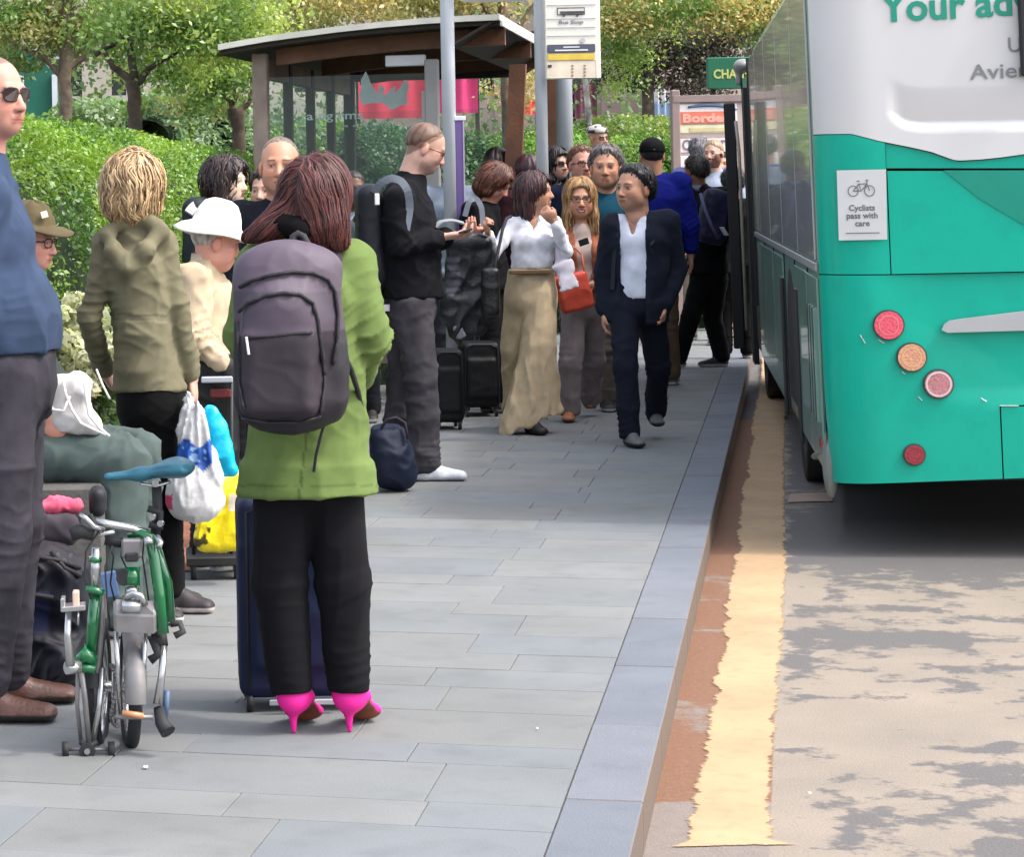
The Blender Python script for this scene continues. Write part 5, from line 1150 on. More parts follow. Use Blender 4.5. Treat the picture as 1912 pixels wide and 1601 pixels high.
def flowers():
    rs = np.random.RandomState(9); b = P(140, 660, 11.6); b[2] = 0
    root = empty('flowering_shrub', tuple(b), 'low shrub covered in cream flower heads beside the olive coat', 'shrub'); petal = leaf_mat('petals')
    n = 5200; px = rs.uniform(20, 235, n); py = rs.uniform(585, 800, n); dd = 11.6+rs.rand(n)*.8; Pn = np.array([P(a, b_, c) for a, b_, c in zip(px, py, dd)])
    V, Q, C = leaves(Pn, np.tile(UP, (n, 1)), .05, leafcol(Pn, lin((110, 150, 60), .6), .4, 4, 6, lin((70, 110, 44), .6)), .9, 3, .4); mk('foliage', V, Q, leaf_mat('foliage'), root, col=C, smooth=False)
    hm = None
    for k, (x, y) in enumerate(((88, 640), (104, 612), (118, 596), (140, 610), (112, 650), (98, 672), (124, 676), (146, 690), (158, 664), (134, 640), (170, 700), (186, 690), (204, 640), (206, 610), (201, 596), (88, 700), (110, 704), (160, 720), (182, 668), (150, 570), (136, 560), (196, 672), (208, 664), (70, 660), (60, 690), (128, 720), (218, 690), (216, 640), (100, 585), (80, 600))):
        c = P(x, y, 11.45+rs.rand()*.25)
        if hm is None:
            m_ = 46; v = rs.normal(0, 1, (m_, 3)); v /= np.linalg.norm(v, axis=1, keepdims=True); V, Q, C = leaves(v*.038*np.array([1, 1, 1.25]), v, .042, leafcol(v, lin((240, 238, 200), .8), .18, 5, 3, lin((214, 222, 160), .75)), .5, 8, .7)
            o = mk('flower_head', V+c, Q, petal, root, col=C, smooth=False, origin=None); hm = o; L0 = c
            me = o.data; sh = np.array(c)-wloc(root); co = np.zeros(len(me.vertices)*3, np.float32); me.vertices.foreach_get('co', co); co = co.reshape(-1, 3)-sh; me.vertices.foreach_set('co', co.astype(np.float32).ravel()); o.location = tuple(sh)
        else:
            o = bpy.data.objects.new('flower_head', hm.data); o.location = tuple(c-wloc(root)); o.rotation_euler = (rs.rand()*6, rs.rand()*6, rs.rand()*6); s_ = .75+.6*rs.rand(); o.scale = (s_, s_, s_*1.1); link(o, root)
flowers()
# ================================================================ FAR BUILDINGS, TENTS, VEHICLES
def facade(px0, px1, d, H, col, label, nwin, wcol=(60, 66, 74), seed=0):
    a = P(px0, 350, d); b = P(px1, 350, d); a[2] = b[2] = 0; c = (a+b)/2; root = empty('stone_building', tuple(c), label, 'building', 'stone terraces around the square'); w = (b[0]-a[0])
    st = mat('stone_%s' % label.split()[0], lin(col, .6), rough=.85, noise=.14, nscale=.8, bump=.3, bscale=6); gm = mat('window_glass_far', lin(wcol, .5), rough=.15, noise=.2, nscale=2, coat=.5); fr = mat('white_frames', lin((222, 220, 214), .75), rough=.6)
    nf = max(1, int(H/3.6)); bw = w/nwin
    # wall built with openings: piers and spandrels
    b_ = MB()
    for i in range(nwin+1): b_.box((a[0]+i*bw, d+.4, H/2), (bw*.24, 0, 0), (0, .4, 0), (0, 0, H/2))
    for f in range(nf+1): b_.box((c[0], d+.42, f*3.6+.25), (w/2, 0, 0), (0, .38, 0), (0, 0, .75 if f else .6))
    b_.build('wall', st, root)
    MB().box((c[0], d+.3, H), (w/2+.3, 0, 0), (0, .7, 0), (0, 0, .25)).build('cornice', st, root)
    for i in range(nwin):
        for f in range(nf):
            x = a[0]+(i+.5)*bw; z = f*3.6+2.2
            wn_ = MB(); wn_.box((x, d+.55, z), (bw*.26, 0, 0), (0, .02, 0), (0, 0, 1.35)); o = wn_.build('window', gm, root)
            fb = MB(); fb.box((x, d+.5, z), (.04, 0, 0), (0, .03, 0), (0, 0, 1.3)); fb.box((x, d+.5, z), (bw*.25, 0, 0), (0, .028, 0), (0, 0, .04)); fb.build('frame', fr, o)
facade(-500, 640, 78, 14, (205, 196, 180), 'pale sandstone terrace behind the trees on the left', 10)
facade(650, 1250, 84, 14, (196, 172, 166), 'pinkish stone terrace behind the poles and shelter', 6)
facade(1255, 2150, 80, 15, (206, 184, 172), 'warm stone terrace behind the dark tree and bus', 8)
def tent():
    d = 40; b = P(70, 250, d); b[2] = 0; root = empty('marquee', tuple(b), 'dark green canvas marquee behind the far left trees', 'tent'); m = mat('green_canvas', lin((0, 108, 84), .6), rough=.7, noise=.12, nscale=2, bump=.2, bscale=5)
    z = lambda y: P(60, y, d)[2]; x = lambda p_: P(p_, 150, d)[0]
    MB().prism([(x(-140), d, 0), (x(102), d, 0), (x(104), d, z(140)), (x(60), d, z(92)), (x(-40), d, z(88)), (x(-140), d, z(140))], (0, 3, 0)).build('canvas', m, root)
    for p_ in (102, 40, -40): MB().box((x(p_), d-.05, z(140)/2), (.04, 0, 0), (0, .04, 0), (0, 0, z(140)/2)).build('pole', mat('galvanised_steel'), root)
    b2 = P(215, 200, 42); b2[2] = 0; r2 = empty('marquee', tuple(b2), 'smaller green canopy between the two left trunks', 'tent')
    MB().prism([(P(165, 0, 42)[0], 42, 0), (P(238, 0, 42)[0], 42, 0), (P(238, 0, 42)[0], 42, P(0, 205, 42)[2]), (P(200, 0, 42)[0], 42, P(0, 182, 42)[2]), (P(170, 0, 42)[0], 42, P(0, 200, 42)[2])], (0, 2, 0)).build('canvas', m, r2)
tent()
def banner(x0, x1, y0, y1, d, col, label, top=None, group='banners beyond the hedges', posts=True):
    c = P((x0+x1)/2, (y0+y1)/2, d); b = c.copy(); b[2] = 0; root = empty('banner', tuple(b), label, 'banner', group)
    z0, z1 = P(x0, y1, d)[2], P(x0, y0, d)[2]; xa, xb = P(x0, y0, d)[0], P(x1, y0, d)[0]; n = 24
    us = np.linspace(0, 1, n); zs = np.linspace(0, 1, 8); V = []; C = []
    for u in us:
        for w in zs:
            V.append((xa+(xb-xa)*u, d+.05*math.sin(u*17)*(.4+w*.6), z0+(z1-z0)*w)); C.append(col if not top or w < top[0] else top[1])
    idx = np.arange(n*8).reshape(n, 8); Q = np.stack([idx[:-1, :-1].ravel(), idx[1:, :-1].ravel(), idx[1:, 1:].ravel(), idx[:-1, 1:].ravel()], 1)
    o = mk('sheet', np.array(V), Q, mat('banner_cloth', attr=True, rough=.7, noise=.1, nscale=3), root, col=np.array(C)); 
    for x in (xa, xb): MB().box((x, d+.08, z1/2), (.03, 0, 0), (0, .03, 0), (0, 0, z1/2+.02)).build('post', mat('dark_timber'), root)
RED = lin((214, 48, 84), .75)
banner(668, 800, 118, 222, 41, lin((214, 48, 76), .72), 'crimson banner seen through the shelter glass')
banner(806, 891, 128, 212, 40, lin((216, 62, 116), .75), 'pink banner with dark top edge between pole and shelter column', top=(.84, lin((60, 44, 56))))
banner(960, 1003, 152, 214, 44, lin((232, 76, 66), .78), 'red and pale pink banner right of the tree trunk', top=(.5, lin((240, 190, 196), .8)))
banner(1218, 1252, 162, 220, 42, lin((150, 172, 196), .8), 'pale blue and white banner left of the notice board', top=(.55, lin((236, 232, 234), .8)))
banner(1072, 1112, 158, 222, 50, lin((134, 74, 92), .7), 'maroon banner panel behind the birch')
def van():
    d = 33.0; c = P(590, 300, d); b = c.copy(); b[2] = 0; root = empty('van', tuple(b), 'white van parked beyond the shelter back wall', 'van'); w = mat('van_white', lin((226, 232, 234), .8), rough=.3, coat=.5, noise=.05)
    x0, x1 = P(505, 300, d)[0], P(665, 300, d)[0]; h = P(590, 228, d)[2]
    MB().prism([(x0, d, .35), (x1, d, .35), (x1, d, 1.3), (x1-.10, d, 1.45), (x1-.35, d, h-.05), (x1-.5, d, h), (x0+.05, d, h), (x0, d, h-.08)], (0, 1.9, 0)).build('body', w, root)
    g = mat('window_glass_far')
    for k in range(3): MB().box((x0+.28+k*.30, d-.01, h-.36), (.11, 0, 0), (0, .02, 0), (0, 0, .16), ch=.01).build('window', g, root)
    for k in (.22, .8): 
        t = MB(); t.disc((x0+(x1-x0)*k, d-.02, .33), (0, 1, 0), .33, .2, 24); t.build('tyre', mat('black_rubber'), root)
van()
# ================================================================ CLOTHES HELPERS
def topx(V):
    u = V[:, 0]/V[:, 1]; v = (V[:, 2]-CAMH)/V[:, 1]; return CX+(u*cr-v*sr)*F_PX, CY-(u*sr+v*cr)*F_PX
def openfront(p, wt, wb, zt, zb, off=0.0, yaw=None):
    y = math.radians(p.yaw if yaw is None else yaw); f = (math.sin(y), math.cos(y)); r = (math.cos(y), -math.sin(y)); c = (p.J['shL']+p.J['shR']+p.J['hpL']+p.J['hpR'])/4
    def g(X, Y, Z):
        lat = (X-c[0])*r[0]+(Y-c[1])*r[1]-off; fw = (X-c[0])*f[0]+(Y-c[1])*f[1]; w = wb+(wt-wb)*np.clip((Z-zb)/(zt-zb), 0, 1); return np.minimum(np.minimum(w-np.abs(lat), fw), Z-zb)
    return g
def hit(S, px, py, d0, d1, off=.006):
    n = 60; t = np.linspace(d0, d1, n); Pn = np.array([P(px, py, x) for x in t]); F_ = S.sample(Pn); i = np.argmax(F_ < off); return Pn[i] if (F_ < off).any() else Pn[n//2]
def bucket_hat(p, col, brim=.055, crown=.10, name='sun_hat', tilt=0, yo=0, band=None, droop=.03):
    b = []; N = 40; rings = [(.0, crown+.018), (.040, crown+.015), (.066, crown+.002), (.084, crown-.028), (.093, .045), (.098, .018), (.103, .012), (.103+brim*.5, .012-droop*.45), (.103+brim, .012-droop), (.101+brim, .006-droop), (.101, .004)]
    V = []; 
    for i, (r, z) in enumerate(rings):
        for k in range(N):
            a = 2*math.pi*k/N; wob = .008*math.sin(3*a+1)*(r > .11)+.005*math.sin(5*a)*(i < 6); V.append(p.HL(r*.88*math.cos(a)*1.0, -.01+yo+r*1.05*math.sin(a), .052+z+wob+tilt*r*math.sin(a)))
    Q = [(i*N+k, i*N+(k+1) % N, (i+1)*N+(k+1) % N, (i+1)*N+k) for i in range(len(rings)-1) for k in range(N)]
    return mk(name, np.array(V), np.array(Q), fabric('cloth'), p.root, col=col)
def ball_cap(p, col, mark=None):
    S = SDF(); S.ell(p.HL(0, -.012, .045), np.array([.086, .105, .088])*p.hs, p.R, .02); c = p.HL(0, 0, .028); up = p.R[2]
    S.cut(lambda X, Y, Z: -((X-c[0])*up[0]+(Y-c[1])*up[1]+(Z-c[2])*up[2])); S.p.append(S.p[0])
    cloth('cap', S, .006, fabric('cloth'), p.root, col, amp=.001)
    S = SDF(); S.ell(p.HL(0, .105, .036), np.array([.066, .070, .007])*p.hs, p.R, .01); cloth('cap_peak', S, .006, fabric('cloth'), p.root, col, amp=0)
    if mark: MB().tube([p.HL(x, -.121+abs(x)*.35, .048-abs(x)*.28) for x in (-.032, -.02, 0, .02, .032)], .0032*p.hs, 6).build('cap_lettering', mat('cap_print', lin(mark, .75), rough=.6), p.root, smooth=True)
def collar(p, col, name='collar', r=.070, h=.035, w=.012, gap=.5, z=-.028, kind='cloth'):
    b = MB(); n = 18; c = p.J['nk']+UP*z*p.s
    pts = [c+p.r*math.sin(a)*r*p.s+p.f*math.cos(a)*r*p.s*.92+UP*(-.028*max(0, math.cos(a)))*p.s for a in np.linspace(gap, 2*math.pi-gap, n)]
    V = []
    for q in pts: V += [q, q+UP*h*p.s-(nrm(q-c)*.010), q+UP*h*p.s*.9-(nrm(q-c)*.016), q-nrm(q-c)*.006, ]
    Q = [(i*4+k, i*4+(k+1) % 4, (i+1)*4+(k+1) % 4, (i+1)*4+k) for i in range(n-1) for k in range(4)]
    return mk(name, np.array(V), np.array(Q), fabric(kind), p.root, col=col)
DEN = lin((92, 88, 98), .42)
def ribbon(pts, w, th, nm, m, root, face=(0, -1, .15)):
    pts = [np.asarray(p, float) for p in pts]; f = []
    for i in range(len(pts)-1):
        for t in np.linspace(0, 1, 4)[:-1]: f.append(pts[i]*(1-t)+pts[i+1]*t)
    f.append(pts[-1]); f = np.array(f); g = f.copy(); g[1:-1] = (f[:-2]+f[1:-1]*2+f[2:])/4; f = g; V = []; n = len(f)
    for i in range(n):
        t = nrm(f[min(i+1, n-1)]-f[max(i-1, 0)]); sd = nrm(np.cross(t, face)); nn_ = np.cross(sd, t); V += [f[i]-sd*w+nn_*th, f[i]+sd*w+nn_*th, f[i]+sd*w-nn_*th, f[i]-sd*w-nn_*th]
    return MB().add(V, [(i*4+k, i*4+(k+1) % 4, (i+1)*4+(k+1) % 4, (i+1)*4+k) for i in range(n-1) for k in range(4)]+[(0, 1, 2, 3), (4*n-1, 4*n-2, 4*n-3, 4*n-4)]).build(nm, m, root, smooth=False)
def drape(px0, amp, f, y0, y1):
    # vertical fabric folds fanning out below a point, in body space via the angle from the hanging line
    def fn(V, N):
        px, py = topx(V); ph = (px-px0)/np.maximum(60, py-y0+150); w = np.clip((py-y0)/(y1-y0), 0, 1); wv = (vnoise(V*4)-.5)*4.5+(vnoise(V*11)-.5)*1.2; w = w*np.clip((vnoise(V*5+3)-.3)*2.8, .15, 1.1); return amp*w*((1-np.abs(np.sin(ph*f+wv+V[:, 1]*8)))**2-.35)
    return fn
# ================================================================ 8 woman in the green coat (nearest)
GW = Person('red haired woman seen from behind in lime green coat, black trousers and pink high heels', 7.24, (592, 372), yaw=6, hyaw=20, hh=150, fem=True, skin='fair', lift='LR', j=dict(nk=(565, 452), shL=(484, 500), shR=(652, 494), elL=(462, 628, -.02), elR=(690, 628, -.02), wrL=(480, 705, .22), wrR=(668, 708, .22), hpL=(530, 870), hpR=(618, 870), knL=(522, 1090), knR=(640, 1090), anL=(546, 1288), anR=(650, 1290)))
GW.body()
GREEN = lin((132, 156, 88), .50)
def coat_seam(V, C):
    px, py = topx(V); m = (np.abs(px-(586+(py-700)*-.12)) < 2.2) & (py > 700); C = C.copy(); C[m] *= .55; C[(py > 905) & (py < 909)] *= .7; return C
GW.top(GREEN, 'coat', hem=P(580, 922, 7.24)[2], e=.024, hipw=.165, waist=.145, chest=.155, hemw=.190, hemd=.14, arm=.058, cuff=.045, amp=.010, freq=(6, 6, 3.2), colfn=coat_seam, kind='cloth', k=.04, dispfn=drape(590, .016, 11, 720, 960))
GW.trousers(lin((24, 22, 28), .8), name='trousers', hip=.155, th=.084, kn=.072, an=.056, amp=.006, freq=(9, 9, 3), ankz=.118, crs=.4)
GW.hair(lin((128, 66, 58), .62), lin((58, 24, 24), .6), kind='full', th=.014, plane=(.078, .068, -.09, -.10), extra=[((0, -.05, .03), (.0, -.06, -.07), .074, .064), ((.022, -.06, .02), (.046, -.06, -.075), .060, .048), ((.052, -.06, -.075), (.085, -.05, -.125), .045, .012), ((-.045, -.065, .0), (-.080, -.10, -.055), .040, .030), ((-.080, -.10, -.055), (-.120, -.12, -.085), .027, .020), ((-.120, -.12, -.085), (-.180, -.11, -.105), .018, .006)],
    amp=.0022, strands=5200, slen=.16, sw=.0017, streak=(60, 50, 4), mess=.35, flow=lambda P_, L_: np.where(L_[:, :1] < -.02, (-GW.R[2]*.75-GW.R[0]*.75)[None], (-GW.R[2]*.95+GW.R[0]*.30)[None]))
S = SDF(); 
for a, b, r in (((530, 418, -.08), (560, 428, -.10), .030), ((560, 428, -.10), (604, 432, -.08), .03), ((604, 432, -.08), (640, 440, -.02), .022), ((530, 418, -.08), (515, 440, -.03), .022)): S.seg(P(a[0], a[1], 7.24+a[2]), P(b[0], b[1], 7.24+b[2]), r, k=.02)
cloth('scarf', S, .008, fabric('cloth'), GW.root, lin((22, 18, 22), .8), amp=.008, freq=(8, 8, 14))
def heels(p):
    PK = lin((240, 24, 150), .85)
    for sd, dr in (('L', nrm([.25, 1, 0])), ('R', nrm([.32, 1, 0]))):
        an = p.J['an'+sd]; h = np.array([an[0], an[1]-.01, 0]); s_ = np.cross(dr, UP); S = SDF(); V = None
        S.seg(h+UP*.088, h+dr*.035+UP*.078, .034, .036, s_, .026, .020, k=.012); S.seg(h+dr*.03+UP*.078, h+dr*.125+UP*.030, .034, .040, s_, .014, .016, k=.014); S.seg(h+dr*.12+UP*.026, h+dr*.185+UP*.016, .038, .018, s_, .020, .012, k=.014)
        S.seg(h+UP*.080-dr*.006, h+dr*.06+UP*.088, .030, .032, s_, .034, .014, k=.015); S.seg(h-dr*.004+UP*.075, h+dr*.006+UP*.0, .014, .0052, k=.012); S.seg(h+UP*.125, h+dr*.02+UP*.075, .034, .034, k=.012)
        V, Q = S.mesh(.0045, 1); V = h+(V-h)*np.array([1.28, 1.25, 1.22]); V[:, 2] = np.maximum(V[:, 2], .0015); N = vnormals(V, Q); C = np.tile(PK, (len(V), 1)); f_ = (V-h)@dr
        C[(N[:, 2] < -.35) & (f_ > .022)] = lin((150, 78, 52), .6); C[V[:, 2] > .150] = lin((24, 22, 28), .8)
        mk('high_heeled_shoe', V, Q, mat('pink_suede', attr=True, rough=.7, noise=.05, nscale=20), p.root, col=C)
heels(GW)
def big_backpack():
    c = P(540, 622, 6.98); S = SDF(); k = 7.0/F_PX
    S.seg(P(534, 505, 7.0), P(540, 740, 6.985), 92*k, 104*k, (1, 0, 0), .085, .105, k=.05); S.box(P(540, 640, 7.0), (.136, .075, .215), None, .065, .03)
    S.box(P(519, 700, 6.90), (.105, .045, .120), None, .04, .02); S.ell(P(525, 600, 6.905), (.105, .05, .11), None, .03); S.ell(P(628, 690, 7.0), (.030, .075, .125), None, .02)
    S.seg(P(470, 505, 7.03), P(610, 500, 7.03), .05, .05, (0, 1, 0), .03, .03, k=.05)
    V, Q = S.mesh(.0065, 2); N = vnormals(V, Q); V = V+N*(.0035*fold(V, (8, 8, 8), 4, .5))[:, None]; px, py = topx(V)
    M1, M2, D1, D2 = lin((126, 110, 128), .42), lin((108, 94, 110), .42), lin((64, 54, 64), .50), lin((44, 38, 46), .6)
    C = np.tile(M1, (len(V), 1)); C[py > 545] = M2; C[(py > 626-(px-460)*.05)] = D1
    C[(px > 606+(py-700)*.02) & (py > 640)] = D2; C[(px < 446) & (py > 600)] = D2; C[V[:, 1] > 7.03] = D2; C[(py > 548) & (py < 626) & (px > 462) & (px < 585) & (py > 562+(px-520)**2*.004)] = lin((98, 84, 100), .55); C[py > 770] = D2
    root = empty('backpack', tuple(P(540, 795, 7.02)), 'mauve and plum backpack worn over the green coat', 'backpack')
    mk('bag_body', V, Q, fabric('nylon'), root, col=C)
    bk = mat('dark_webbing', lin((36, 32, 40), .7), rough=.75, noise=.12, bump=.3, bscale=120); 
    def line(pts, r, nm, m=bk, d0=6.6, d1=7.1):
        f = []; 
        for i in range(len(pts)-1):
            for t in np.linspace(0, 1, 6)[:-1]: f.append((pts[i][0]*(1-t)+pts[i+1][0]*t, pts[i][1]*(1-t)+pts[i+1][1]*t))
        f.append(pts[-1]); MB().tube([hit(S, x, y, d0, d1) for x, y in f], r, 8).build(nm, m, root, smooth=True)
    line([(447, 536), (470, 524), (505, 514), (545, 508), (585, 510), (612, 522), (626, 545), (632, 590), (630, 640), (622, 680)], .0055, 'zip_track')
    line([(446, 582), (462, 566), (495, 553), (530, 547), (562, 551), (584, 566), (594, 600), (600, 650), (606, 700)], .0055, 'zip_track')
    line([(460, 630), (500, 628), (545, 624), (582, 621)], .0055, 'zip_track'); line([(444, 600), (443, 660), (446, 720), (455, 765)], .004, 'piping'); line([(604, 660), (606, 720), (598, 775)], .004, 'piping'); line([(452, 782), (500, 790), (560, 790), (598, 778)], .004, 'piping')
    q = hit(S, 462, 640, 6.6, 7.1); MB().box(q+np.array([0, -.006, -.008]), (.0035, 0, 0), (0, .003, 0), (-.003, 0, .024), ch=.001).build('zip_pull', mat('white_plastic', lin((235, 232, 230), .85), rough=.4), root)
    def strap(pts, w, nm, m=None):
        V = []; n = len(pts)
        for i in range(n):
            a = np.array(pts[max(i-1, 0)]); b = np.array(pts[min(i+1, n-1)]); t = nrm(b-a); sdv = nrm(np.cross(t, [0, -1, .3])); nn_ = np.cross(sdv, t); p_ = np.array(pts[i]); V += [p_-sdv*w+nn_*.006, p_+sdv*w+nn_*.006, p_+sdv*w-nn_*.006, p_-sdv*w-nn_*.006]
        MB().add(V, [(i*4+k, i*4+(k+1) % 4, (i+1)*4+(k+1) % 4, (i+1)*4+k) for i in range(n-1) for k in range(4)]).build(nm, m or mat('mauve_strap', lin((104, 90, 108), .55), rough=.8, noise=.1, bump=.3), root, smooth=True)
    CS = lambda x, y: hit(GW.topS, x, y, 6.9, 7.5, .012)
    strap([P(590, 535, 6.93), P(592, 505, 6.95), CS(606, 486), CS(622, 476), CS(634, 470)+np.array([0, .02, .004]), P(638, 476, 7.30), P(636, 540, 7.37)], .026, 'shoulder_strap')
    strap([P(484, 535, 6.93), P(478, 512, 6.96), CS(474, 500), CS(470, 494), CS(468, 490)+np.array([0, .03, .004]), P(468, 500, 7.33), P(470, 560, 7.37)], .020, 'shoulder_strap')
    MB().tube([P(541, 492, 6.99), P(543, 462, 7.0), P(548, 442, 7.01), P(556, 437, 7.01), P(566, 442, 7.01), P(578, 464, 7.0), P(588, 492, 6.99)], .011, 10).build('grab_handle', bk, root, smooth=True)
    strap([P(640, 660, 6.99), P(655, 690, 7.06), P(668, 730, 7.14), P(676, 770, 7.2)], .006, 'dangling_strap', bk); strap([P(612, 770, 7.0), P(600, 810, 6.99), P(590, 850, 7.0), P(586, 880, 7.02)], .004, 'dangling_strap', bk)
big_backpack()
def suitcase(label, x0, x1, y0, y1, d, col, dep=.13, yaw=0, wheel=.028, name='suitcase', handle=True, kind='nylon', hx=None, hy=None, ridg=True, bz=None, group=None):
    z0 = P((x0+x1)/2, y1, d)[2] if bz is None else bz; xa = P(x0, y1, d)[0]; xb = P(x1, y1, d)[0]; z1 = P((x0+x1)/2, y0, d)[2]; c = np.array([(xa+xb)/2, d+dep, (z0+z1)/2]); y = math.radians(yaw); R = np.array([[math.cos(y), -math.sin(y), 0], [math.sin(y), math.cos(y), 0], [0, 0, 1]])
    w, h = (xb-xa)/2, (z1-z0)/2; root = empty(name, (c[0], c[1], 0), label, 'suitcase', group); S = SDF(); S.box(c, (w, dep, h), R, .035, .01)
    if ridg: S.box(c-R[1]*dep*.9+UP*(-h*.1), (w*.8, dep*.22, h*.62), R, .02, .012)
    cloth('case_shell', S, .011, fabric(kind), root, col, amp=.002, freq=(6, 6, 6), smooth=1)
    bk = mat('black_rubber'); 
    q = lambda a, b_, z_: c+R[0]*a+R[1]*b_+UP*(z_-c[2])
    for sx in (-1, 1):
        for sy in (-1, 1):
            wc = q(sx*(w-.028), sy*(dep-.03), wheel); MB().disc(wc, R[0], wheel, .018, 18).build('wheel', bk, root, smooth=True); hub = MB(); hub.disc(wc-R[1]*.0, R[0], wheel*.55, .022, 10); hub.build('wheel_hub', mat('wheel_grey', lin((150, 150, 150), .6), rough=.4), root); MB().box(q(sx*(w-.028), sy*(dep-.03), (z0+wheel)/2+wheel*.6), R[0]*.016, R[1]*.014, UP*max(.006, (z0-wheel)/2)).build('wheel_housing', bk, root)
    for pts in ([q(-w*.86, -dep*1.0, z0+.03), q(-w*.86, -dep*1.0, z1-.04), q(-w*.5, -dep*1.01, z1-.015), q(w*.5, -dep*1.01, z1-.015), q(w*.86, -dep, z1-.04), q(w*.86, -dep, z0+.03)],): MB().tube(pts, .0045, 6).build('edge_piping', bk, root, smooth=True)
    if handle:
        hx_ = hx if hx else 0; ht = hy if hy else .35; m = mat('handle_alloy', lin((176, 176, 180), .7), rough=.3, metal=.8)
        for sx in (-1, 1): MB().tube([q(sx*w*.42+hx_, dep*.7, z1-.02), q(sx*w*.42+hx_, dep*.7, z1+ht)], .006, 8).build('handle_tube', m, root, smooth=True)
        MB().box(q(hx_, dep*.7, z1+ht), R[0]*w*.5, R[1]*.014, UP*.014, ch=.006).build('handle_grip', bk, root)
    return root
suitcase('large navy blue wheeled suitcase standing in front of the woman with pink heels', 449, 686, 930, 1306, 7.52, lin((14, 36, 84), .75), dep=.12, hy=.12, wheel=.03)
b = MB(); c = P(567, 1312, 7.5); b.box(c, (.10, 0, 0), (0, .006, 0), (0, 0, .008), ch=.002); b.build('metal_base_bar', mat('pale_alloy', lin((200, 206, 214), .8), rough=.35, metal=.4), bpy.data.objects['suitcase'])
# ================================================================ 1 man in the blue jumper at the left edge
M1 = Person('tall balding man in sunglasses, blue jumper and grey jeans at the left edge', 7.6, (-12, 180), yaw=98, hyaw=126, hh=152, skin='pink', j=dict(nk=(-32, 290), shR=(-38, 372, -.17), shL=(-22, 368, .19), elR=(-58, 560, -.20), wrR=(2, 652, -.16), elL=(0, 560, .24), wrL=(20, 660, .2), hpR=(-2, 700, -.10), hpL=(12, 700, .08), knR=(-4, 985, -.10), knL=(22, 975, .09), anR=(-42, 1285, -.12), anL=(0, 1258, .12)))
M1.body(stubble=.25, cap=(lin((120, 96, 84), .6), (.04, .085, -.09, -.03)), brow=lin((120, 90, 76), .5), hands=dict(R=dict(u=nrm([.55, .62, -.5]), n=np.array([0, 1, 0]), th=np.array([.3, 0, 1]), curl=.35)))
JB = lin((78, 98, 132), .42)
M1.top(JB, 'jumper', hem=P(0, 655, 7.6)[2], e=.018, hipw=.16, waist=.165, chest=.18, dep=.112, belly=.022, arm=.064, cuff=.048, amp=.012, freq=(6, 6, 5), seed=5)
collar(M1, lin((20, 34, 52), .7), gap=.2, h=.03)
M1.trousers(DEN, 'denim', hip=.165, dep=.135, th=.098, kn=.078, an=.062, amp=.009, freq=(6, 6, 6), seed=8)
M1.shoes(lin((122, 78, 62), .55), sole=lin((52, 42, 38), .7), toeR=(1, -.12, 0), toeL=(1, .08, 0), ln=.30, kind='leather', names='boot', wid=.052)
M1.glasses(lens=True, lh=.019, lw=.027, z=.004, frame=(.01, .01, .01), tone=(.02, .006, .006))
# ================================================================ 2 seated man in the olive hat
M2 = Person('seated man in olive hat, spectacles and grey green cargo trousers behind the folding bicycle', 9.0, (58, 448), yaw=88, hyaw=112, hp=-8, hh=110, skin='pink', H=1.72, j=dict(nk=(36, 512), shR=(18, 556, -.17), shL=(32, 552, .18), elR=(20, 690, -.2), wrR=(84, 775, -.18), elL=(24, 690, .2), wrL=(90, 770, .12), hpR=(40, 842, -.09), hpL=(48, 838, .10), knR=(226, 862, -.13), knL=(250, 850, .12), anR=(216, 1120, -.13), anL=(248, 1112, .10)))
M2.body(stubble=.2, brow=lin((120, 110, 100), .6)); M2.top(lin((70, 82, 78), .5), 'shirt', hem=.86*M2.s*.55+.15, e=.02, belly=.05)
M2.trousers(lin((104, 120, 116), .5), 'cloth', hip=.16, dep=.12, th=.100, kn=.086, an=.072, amp=.014, freq=(8, 6, 8), seed=2)
M2.shoes(lin((50, 48, 46), .6), toeL=(1, .1, 0), toeR=(1, -.1, 0)); bucket_hat(M2, lin((112, 100, 72), .55), brim=.07, crown=.085, droop=.02, name='brimmed_hat'); M2.glasses(r=.0028)
M2.hair(lin((150, 140, 128), .6), kind='buzz', th=.003, amp=.001)
q = M2.HL(.052, .088, .118); MB().box(M2.HL(.062, .074, .112), (.011, .004, .003), (0, .003, 0), (-.003, 0, .011), ch=.001).build('hat_badge', mat('badge_cream', lin((232, 224, 196), .8), rough=.5), M2.root)
c = P(0, 880, 9.0); MB().box((c[0]-.15, 9.0, .27), (.52, 0, 0), (0, .26, 0), (0, 0, .27), ch=.015).build('stone_bench', mat('bench_granite', lin((120, 116, 112), .45), rough=.8, noise=.2, nscale=12, bump=.3), label='low granite bench under the seated man in the olive hat', cat='bench')
